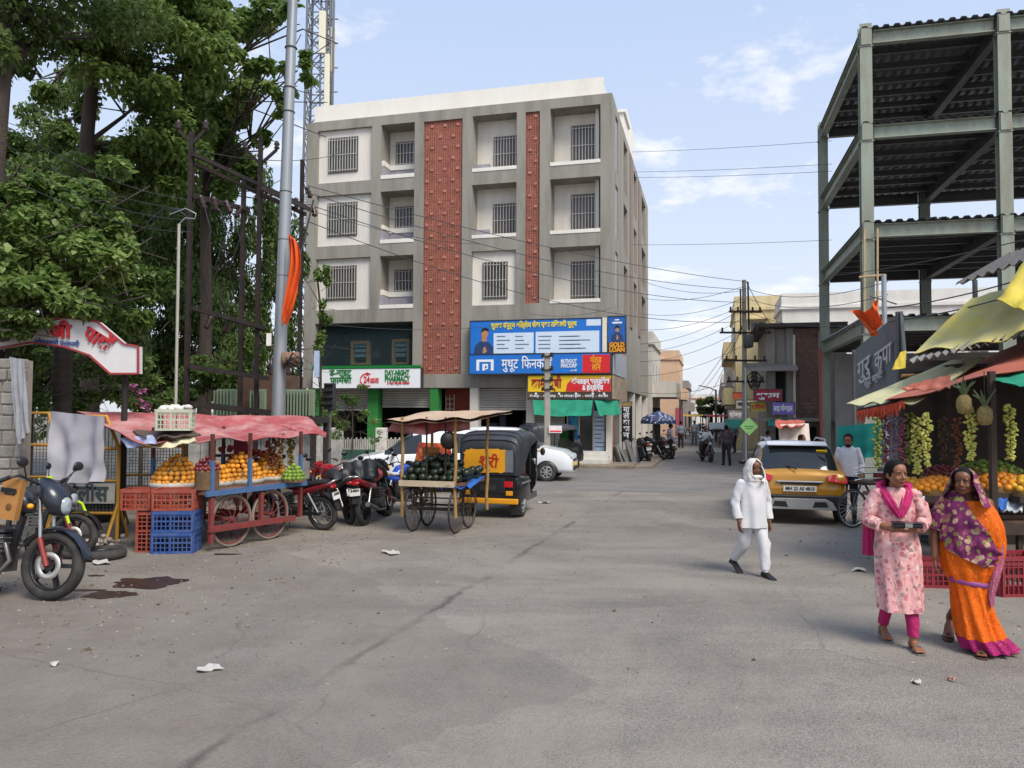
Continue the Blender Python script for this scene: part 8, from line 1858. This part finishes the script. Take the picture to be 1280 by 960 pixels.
def sari_ring(z, off=0.0, n=72):
    for i in range(len(tp) - 1):
        if tp[i][0] >= z >= tp[i + 1][0]:
            f = (tp[i][0] - z) / (tp[i][0] - tp[i + 1][0]); q = [tp[i][k] + (tp[i + 1][k] - tp[i][k]) * f for k in range(5)]; break
    else: q = tp[0] if z > tp[0][0] else tp[-1]
    return ring((q[1], .005, z), q[2] + off, q[3] + off, n, q[4], 10, z * 9, 9)
mb = MB(); zs = [1.335 - i * (1.335 - .60) / 22 for i in range(23)]; mb.loft([sari_ring(z) for z in zs], cap=False); mb.build('sari_drape', ORS, w2)
mb = MB(); lp = [(.61, -.012, .0, .158, .128, .05), (.5, .0, -.005, .15, .125, .12), (.38, .02, -.01, .16, .14, .16), (.25, .045, -.015, .172, .16, .2), (.13, .07, -.02, .19, .185, .2)]
rings = []
for i in range(len(lp) - 1):
    for q in (0, .33, .67): z, cx, cy, rx, ry, am = [lp[i][k] + (lp[i + 1][k] - lp[i][k]) * q for k in range(6)]; rings.append(ring((cx, cy, z), rx, ry, 80, am, 11, z * 3, 5))
z, cx, cy, rx, ry, am = lp[-1]; rings.append(ring((cx, cy, z), rx, ry, 80, am, 11, z * 3, 5)); mb.loft(rings, cap=False); mb.build('sari_skirt', ORS, w2)
mb = MB(); mb.loft([ring((.07 + .02 * k, -.02, .135 - .032 * k), .192 + .012 * k, .187 + .01 * k, 80, .2, 11, .39 - .1 * k, 5) for k in range(4)], cap=False); mb.build('sari_border', BORD, w2)
mb = MB(); mb.loft([ring((-.012, 0, z), r_, r_ * .8, 48, .03, 7, z, 2, tilt=Matrix.Rotation(R(7), 3, 'Y')) for z, r_ in ((.632, .165), (.62, .178), (.595, .176), (.58, .155))], cap=False); mb.build('waist_band', M('purple waist band', '#84407d', .6, var=.2, vs=12), w2)
# veil: hood over the head, then a broad fold across the chest
hc = V((-.045, -.05, 1.50)); mb = MB(); rows_ = []
ry_ = Matrix.Rotation(R(-18), 3, 'Z')
for j in range(13):
    q = j / 12; z = .125 - .33 * q; op = R(58 - 6 * math.sin(q * 3)); row = []
    rad = .112 * math.sqrt(max(.02, 1 - max(0, (z - .0) / .135) ** 2)) if z > 0 else .112 + .10 * q * q
    for i in range(29):
        t = -math.pi / 2 + op + (2 * math.pi - 2 * op) * i / 28; e = V((math.cos(t), math.sin(t) * 1.12, 0)); row.append(hc + ry_ @ V((e.x * rad, e.y * rad + .012, z)) + V((0, 0, .0)) + e * .008 * math.sin(i * 1.3 + j))
    rows_.append(row)
mb.sheet(rows_); mb.sheet([[p + (p - hc).normalized() * -.008 for p in r_][::-1] for r_ in rows_]); mb.build('veil_hood', PUR, w2)
def itp(x, xs_, ys_):
    for i in range(len(xs_) - 1):
        if xs_[i] <= x <= xs_[i + 1]: return ys_[i] + (ys_[i + 1] - ys_[i]) * (x - xs_[i]) / (xs_[i + 1] - xs_[i])
    return ys_[-1] if x > xs_[-1] else ys_[0]
mb = MB(); cols_ = []
for i in range(34):
    t = i / 33; ang = R(-125 + 172 * t); zt_ = itp(t, (0, .3, .62, .8, 1), (1.36, 1.42, 1.38, 1.12, .90)); zb_ = itp(t, (0, .25, .6, .85, 1), (1.06, .98, .84, .76, .78)); col_ = []
    for j in range(17):
        z = zt_ + (zb_ - zt_) * j / 16; R_ = sari_ring(min(1.335, z), .03); k = (ang - math.pi / 2) % (2 * math.pi) / (2 * math.pi) * 72; a = R_[int(k) % 72].lerp(R_[(int(k) + 1) % 72], k % 1)
        shrink = 1 if z < 1.335 else max(.55, 1 - (z - 1.335) * 4.2); col_.append(V((a.x * shrink, a.y * shrink, z)) + (V((a.x, a.y, 0)).normalized() * .016 * math.sin(j * .9 + i * .75)))
    cols_.append(col_)
mb.sheet(cols_); mb.sheet([[p * 1 - V((p.x, p.y, 0)).normalized() * .01 for p in r_][::-1] for r_ in cols_]); mb.build('veil_fold', PUR, w2)
mb = MB(); ribbon(mb, [(.235, -.06, .95), (.23, -.075, .82), (.19, -.1, .66), (.16, -.11, .52), (.15, -.12, .42)], [.06, .07, .06, .05, .03], nrm=(.5, -1, 0), seed=6); mb.split('veil_end', pattern('pink gold veil end', '#b0607d', ['#c9a066', '#8a3a6a', '#d0a08a'], 40, .7, (.2, .3)), w2)
mb = MB(); limb(mb, [(-.16, .01, 1.33), (-.225, .012, 1.19), (-.268, .016, 1.06)], [.085, .078, .07], 20, .06, seed=4); mb.build('blouse_sleeve', PUR, w2)
mb = MB()
for an, to in (((.055, -.12, .085), (.04, -.26, .03)), ((-.12, .33, .20), (-.15, .21, .045))):
    a, c = V(an), V(to); mb.prism([a + V((-.036, .06, -.08)), a + V((.036, .06, -.08)), c + V((.05, .0, -.02)), c + V((.03, -.05, -.02)), c + V((-.03, -.05, -.02)), c + V((-.05, 0, -.02))], (0, 0, -.014)); mb.tube([c + V((-.045, .05, -.02)), c + V((0, .0, .03)), c + V((.045, .05, -.02))], .01, 6)
mb.split('sandal_piece', M('brown sandal', '#4d3528', .7, var=.2), w2)
# ---------------------------------------------------------------- man in white with a wrapped head scarf
WCOT = M('white cotton', '#c9c8ca', .85, var=.06, vs=6, bump=.3, bs=10); WCO2 = M('white scarf cotton', '#d2cdc8', .9, var=.06, vs=8, bump=.3, bs=14)
g = G(941, 719); w3 = thing('person', 'man in white shirt and trousers with a white scarf around his head', 'person', V((g.x, g.y, 0)), R(16)); w3.scale = (1.0, 1.0, .985)
b = Body(); T, rt = head(b, (.0, -.04, 1.42), R(2), R(10), .98, None)
b.chain([(0, .0, 1.36), (0, .01, 1.25)], [.052, .06]); b.ell((0, .0, 1.08), (.15, .12, .17), 3); b.ell((0, -.01, .9), (.15, .13, .14), 3)
b.chain([(.08, .0, .76), (.09, -.13, .42), (.08, -.17, .08)], [.08, .055, .036], 3); b.chain([(-.08, .02, .76), (-.08, .06, .42), (-.09, .30, .17)], [.08, .055, .036], 3)
wl, wrr = (-.235, -.06, .72), (.235, -.03, .70)
b.cap((-.17, .0, 1.22), (-.235, .03, .96), .055, .043, 3); b.cap((-.235, .03, .96), wl, .043, .028); b.cap((.17, .0, 1.22), (.24, .04, .95), .055, .043, 3); b.cap((.24, .04, .95), wrr, .043, .028); hand(b, wl, (.0, -.15, -1), (1, 0, 0), 0, 1.0, .6, 1); hand(b, wrr, (0, -.1, -1), (-1, 0, 0), 0, 1.0, .6, -1)
b.build('body', [SK2, HAIR, LIP2, WCOT], w3, .0075); eyes(w3, T, .98)
mb = MB(); prof = [(1.30, .07, .065, 0), (1.27, .13, .08, 0), (1.23, .18, .095, .01), (1.14, .185, .12, .05), (1.02, .18, .14, .07), (.9, .18, .15, .08), (.78, .182, .145, .10), (.68, .198, .148, .11), (.60, .205, .148, .13)]
rings = []
for i in range(len(prof) - 1):
    for q in (0, .5): z, rx, ry, am = [prof[i][k] + (prof[i + 1][k] - prof[i][k]) * q for k in range(4)]; rings.append(ring((0, -.005, z), rx, ry, 56, am, 7, z * 3, 13))
mb.loft(rings, cap=False); limb(mb, [(-.15, .0, 1.235), (-.2, .02, 1.1), (-.235, .03, .96), (-.238, -.045, .755)], [.064, .066, .062, .05], 22, .17, seed=7); limb(mb, [(.15, .0, 1.235), (.205, .02, 1.1), (.24, .04, .95), (.238, -.02, .735)], [.064, .066, .062, .05], 22, .17, seed=9); mb.build('shirt', WCOT, w3)
mb = MB(); limb(mb, [(.075, .0, .72), (.09, -.12, .43), (.082, -.16, .10)], [.108, .078, .06], 24, .17, seed=3); limb(mb, [(-.075, .02, .72), (-.08, .06, .43), (-.09, .28, .19)], [.108, .078, .06], 24, .17, seed=5); mb.split('trousers', WCOT, w3)
hc = V((0, -.04, 1.42)); mb = MB(); rows_ = []
for j in range(14):
    q = j / 13; z = .128 - .29 * q; op = R(48 if q < .75 else 48 - 190 * (q - .75)) * min(1, max(.03, (q - .05) * 5)); op = max(op, R(2)); rad = .104 * math.sqrt(max(.02, 1 - max(0, z / .135) ** 2)) if z > 0 else .104 + .03 * q
    if q > .8: rad += .005
    rows_.append([hc + V((math.cos(t) * rad, math.sin(t) * rad * 1.13 + .008 - .02 * (q > .7), z)) + V((math.cos(t), math.sin(t), 0)) * .007 * math.sin(i * 1.7 + j * .9) for i, t in enumerate([-math.pi / 2 + op + (2 * math.pi - 2 * op) * k / 28 for k in range(29)])])
mb.sheet(rows_); mb.sheet([[p - (p - hc).normalized() * .01 for p in r_][::-1] for r_ in rows_]); mb.torus((0, -.035, 1.285), .09, .026, (0, .25, 1), 28, 10); mb.tube([rows_[k][0] for k in range(2, 12)], .009, 6); mb.tube([rows_[k][-1] for k in range(2, 12)], .009, 6); mb.build('head_scarf', WCO2, w3)
def shoe(mb, an, to):
    a, c = V(an), V(to); d = (c - a); d.z = 0; d.normalize(); x = V((-d.y, d.x, 0)); up = V((0, 0, 1)); dz = (c.z - a.z)
    secs = [(-.075, .03, .05, .0), (-.05, .04, .075, 0), (.02, .042, .08, 0), (.09, .046, .055, 0), (.16, .045, .042, 0), (.2, .025, .03, 0)]; L = (c - a).length; rings = []
    for s_, w_, h, _ in secs:
        o_ = a + d * s_ + V((0, 0, -.075 + dz * max(0, s_) / .2)); rings.append([o_ + x * (w_ * math.cos(2 * math.pi * k / 14)) + up * (h * .5 + h * .5 * math.sin(2 * math.pi * k / 14)) for k in range(14)])
    mb.loft(rings)
mb = MB(); shoe(mb, (.08, -.17, .08), (.085, -.32, .05)); shoe(mb, (-.09, .31, .16), (-.095, .17, .05)); mb.split('shoe', M('black leather shoe', '#1b1918', .4, var=.2), w3)
# ---------------------------------------------------------------- bearded man by the golden car
JEAN = M('dark blue jeans', '#2a3350', .85, var=.2, vs=9); g = G(1066, 656); w4 = thing('person', 'bearded man in a white shirt and jeans beside the golden car', 'person', V((g.x, 14.9, 0)), R(-24)); w4.scale = (1.03, 1.03, 1.045)
b = Body(); T, rt = head(b, (0, -.05, 1.53), R(-6), R(16), 1.02, 'short', 0, 1, 2, beard=1)
b.chain([(0, .0, 1.46), (0, .01, 1.36)], [.054, .06]); b.ell((0, .0, 1.15), (.15, .11, .2), 4); b.chain([(.085, 0, .84), (.09, -.03, .46), (.09, .02, .09)], [.09, .062, .045], 3); b.chain([(-.085, 0, .84), (-.09, .02, .46), (-.1, .04, .09)], [.09, .062, .045], 3); b.ell((0, .01, .88), (.16, .11, .11), 3)
for s_ in (-1, 1): b.cap((.165 * s_, 0, 1.36), (.225 * s_, .03, 1.09), .05, .043, 4); b.cap((.225 * s_, .03, 1.09), (.215 * s_, -.08, .86), .043, .029); hand(b, (.215 * s_, -.08, .86), (0, -.2, -1), (-s_, 0, 0), 0, 1.0, .5, -s_); foot(b, (.09 * s_, .03, .09), (.1 * s_, -.12, .03), 1)
OSH = M('off white shirt', '#c2c4cb', .85, var=.06, vs=12, bump=.35, bs=12); b.build('body', [SK1, HAIR, LIP2, JEAN, OSH], w4, .009); eyes(w4, T, 1.02)
mb = MB(); prof = [(1.43, .065, .06, 0), (1.40, .12, .08, 0), (1.36, .17, .095, .01), (1.25, .18, .115, .03), (1.1, .17, .12, .05), (.95, .17, .125, .06), (.8, .18, .13, .08)]; rings = []
for i in range(len(prof) - 1):
    for q in (0, .5): z, rx, ry, am = [prof[i][k] + (prof[i + 1][k] - prof[i][k]) * q for k in range(4)]; rings.append(ring((0, 0, z), rx, ry, 48, am, 7, z * 3, 23))
mb.loft(rings, cap=False)
for s_ in (-1, 1): limb(mb, [(.14 * s_, 0, 1.36), (.19 * s_, .015, 1.22), (.225 * s_, .03, 1.09), (.22 * s_, -.03, .95)], [.065, .064, .058, .05], 18, .09, seed=s_ + 20)
mb.build('shirt', M('off white shirt', '#c2c4cb', .85, var=.06, vs=12, bump=.35, bs=12), w4)
# ---------------------------------------------------------------- small figures further off
def passer(label, loc, rz, top, low, h=1.66, skin=SK2, stride=.12, voxel=.016, sit=False):
    r = thing('person', label, 'person', loc, rz); k = h / 1.68; r.scale = (k, k, k); b = Body(); T, rt = head(b, (0, -.03, 1.55), 0, 0, 1.0, 'short')
    b.chain([(0, 0, 1.48), (0, .01, 1.38)], [.05, .06]); b.ell((0, 0, 1.2), (.19, .12, .2), 3); b.ell((0, 0, .98), (.17, .12, .16), 3)
    for s_ in (-1, 1):
        if sit: b.chain([(.1 * s_, 0, .88), (.17 * s_, -.36, .80), (.17 * s_, -.26, .40)], [.1, .075, .055], 4); b.cap((.17 * s_, -.26, .38), (.17 * s_, -.4, .36), .045, .04, 1); b.chain([(.2 * s_, 0, 1.36), (.28 * s_, -.16, 1.14), (.3 * s_, -.42, 1.08)], [.065, .055, .04], 3); b.cap((.3 * s_, -.42, 1.08), (.31 * s_, -.5, 1.07), .04, .03)
        else: b.chain([(.09 * s_, 0, .88), (.09 * s_, -stride * s_ * .6, .47), (.1 * s_, stride * s_ * -1 + .05, .09)], [.1, .075, .06], 4); b.cap((.1 * s_, stride * s_ * -1 + .05, .05), (.11 * s_, stride * s_ * -1 - .1, .04), .045, .035, 1); b.chain([(.2 * s_, 0, 1.36), (.27 * s_, .03, 1.1), (.26 * s_, -.06, .88)], [.065, .055, .04], 3); b.cap((.26 * s_, -.06, .86), (.26 * s_, -.08, .76), .035, .025)
    b.build('body', [skin, HAIR, LIP2, top, low], r, voxel, 2); return r
DK = M('dark chequered shirt', '#4a3a40', .85, var=.3, vs=20); BLKT = M('black trousers', '#1d1e22', .85, var=.2); WSH = M('pale shirt', '#c4c6c8', .85, var=.08); GRYS = M('blue grey shirt', '#7d8694', .85, var=.15); LILS = M('lilac shirt', '#a79aae', .85, var=.1)
passer('man in a dark shirt walking away down the street', G(908, 582), R(180), DK, BLKT); passer('man in a lilac shirt standing by the parked motorbikes', G(838, 574), R(100), LILS, BLKT); passer('man in a grey shirt far down the left of the street', G(851, 560), R(170), GRYS, BLKT)
passer('man in pale clothes behind the golden car', V((*P(1001, 516, 19.5).xy, 0)), R(40), WSH, JEAN, 1.6); passer('distant person in white at the centre of the street', G(868, 556), R(0), WSH, GRYS); passer('distant person in blue by the teal awning', G(918, 566), R(-60), GRYS, BLKT)
passer('person in pale shirt by the green diamond sign', G(960, 588), R(90), WSH, BLKT, 1.5)
mr = copy_tree(m7); mr.location = G(883, 577); mr.rotation_euler = (0, 0, R(-88)); mr['label'] = 'scooter-style motorcycle ridden towards the camera down the street'; mr['group'] = 'motorcycle on the move'
rd = passer('rider in a white shirt on the oncoming motorcycle', mr.location + V((0, .22, -.02)), R(2), WSH, BLKT, 1.6, sit=True)
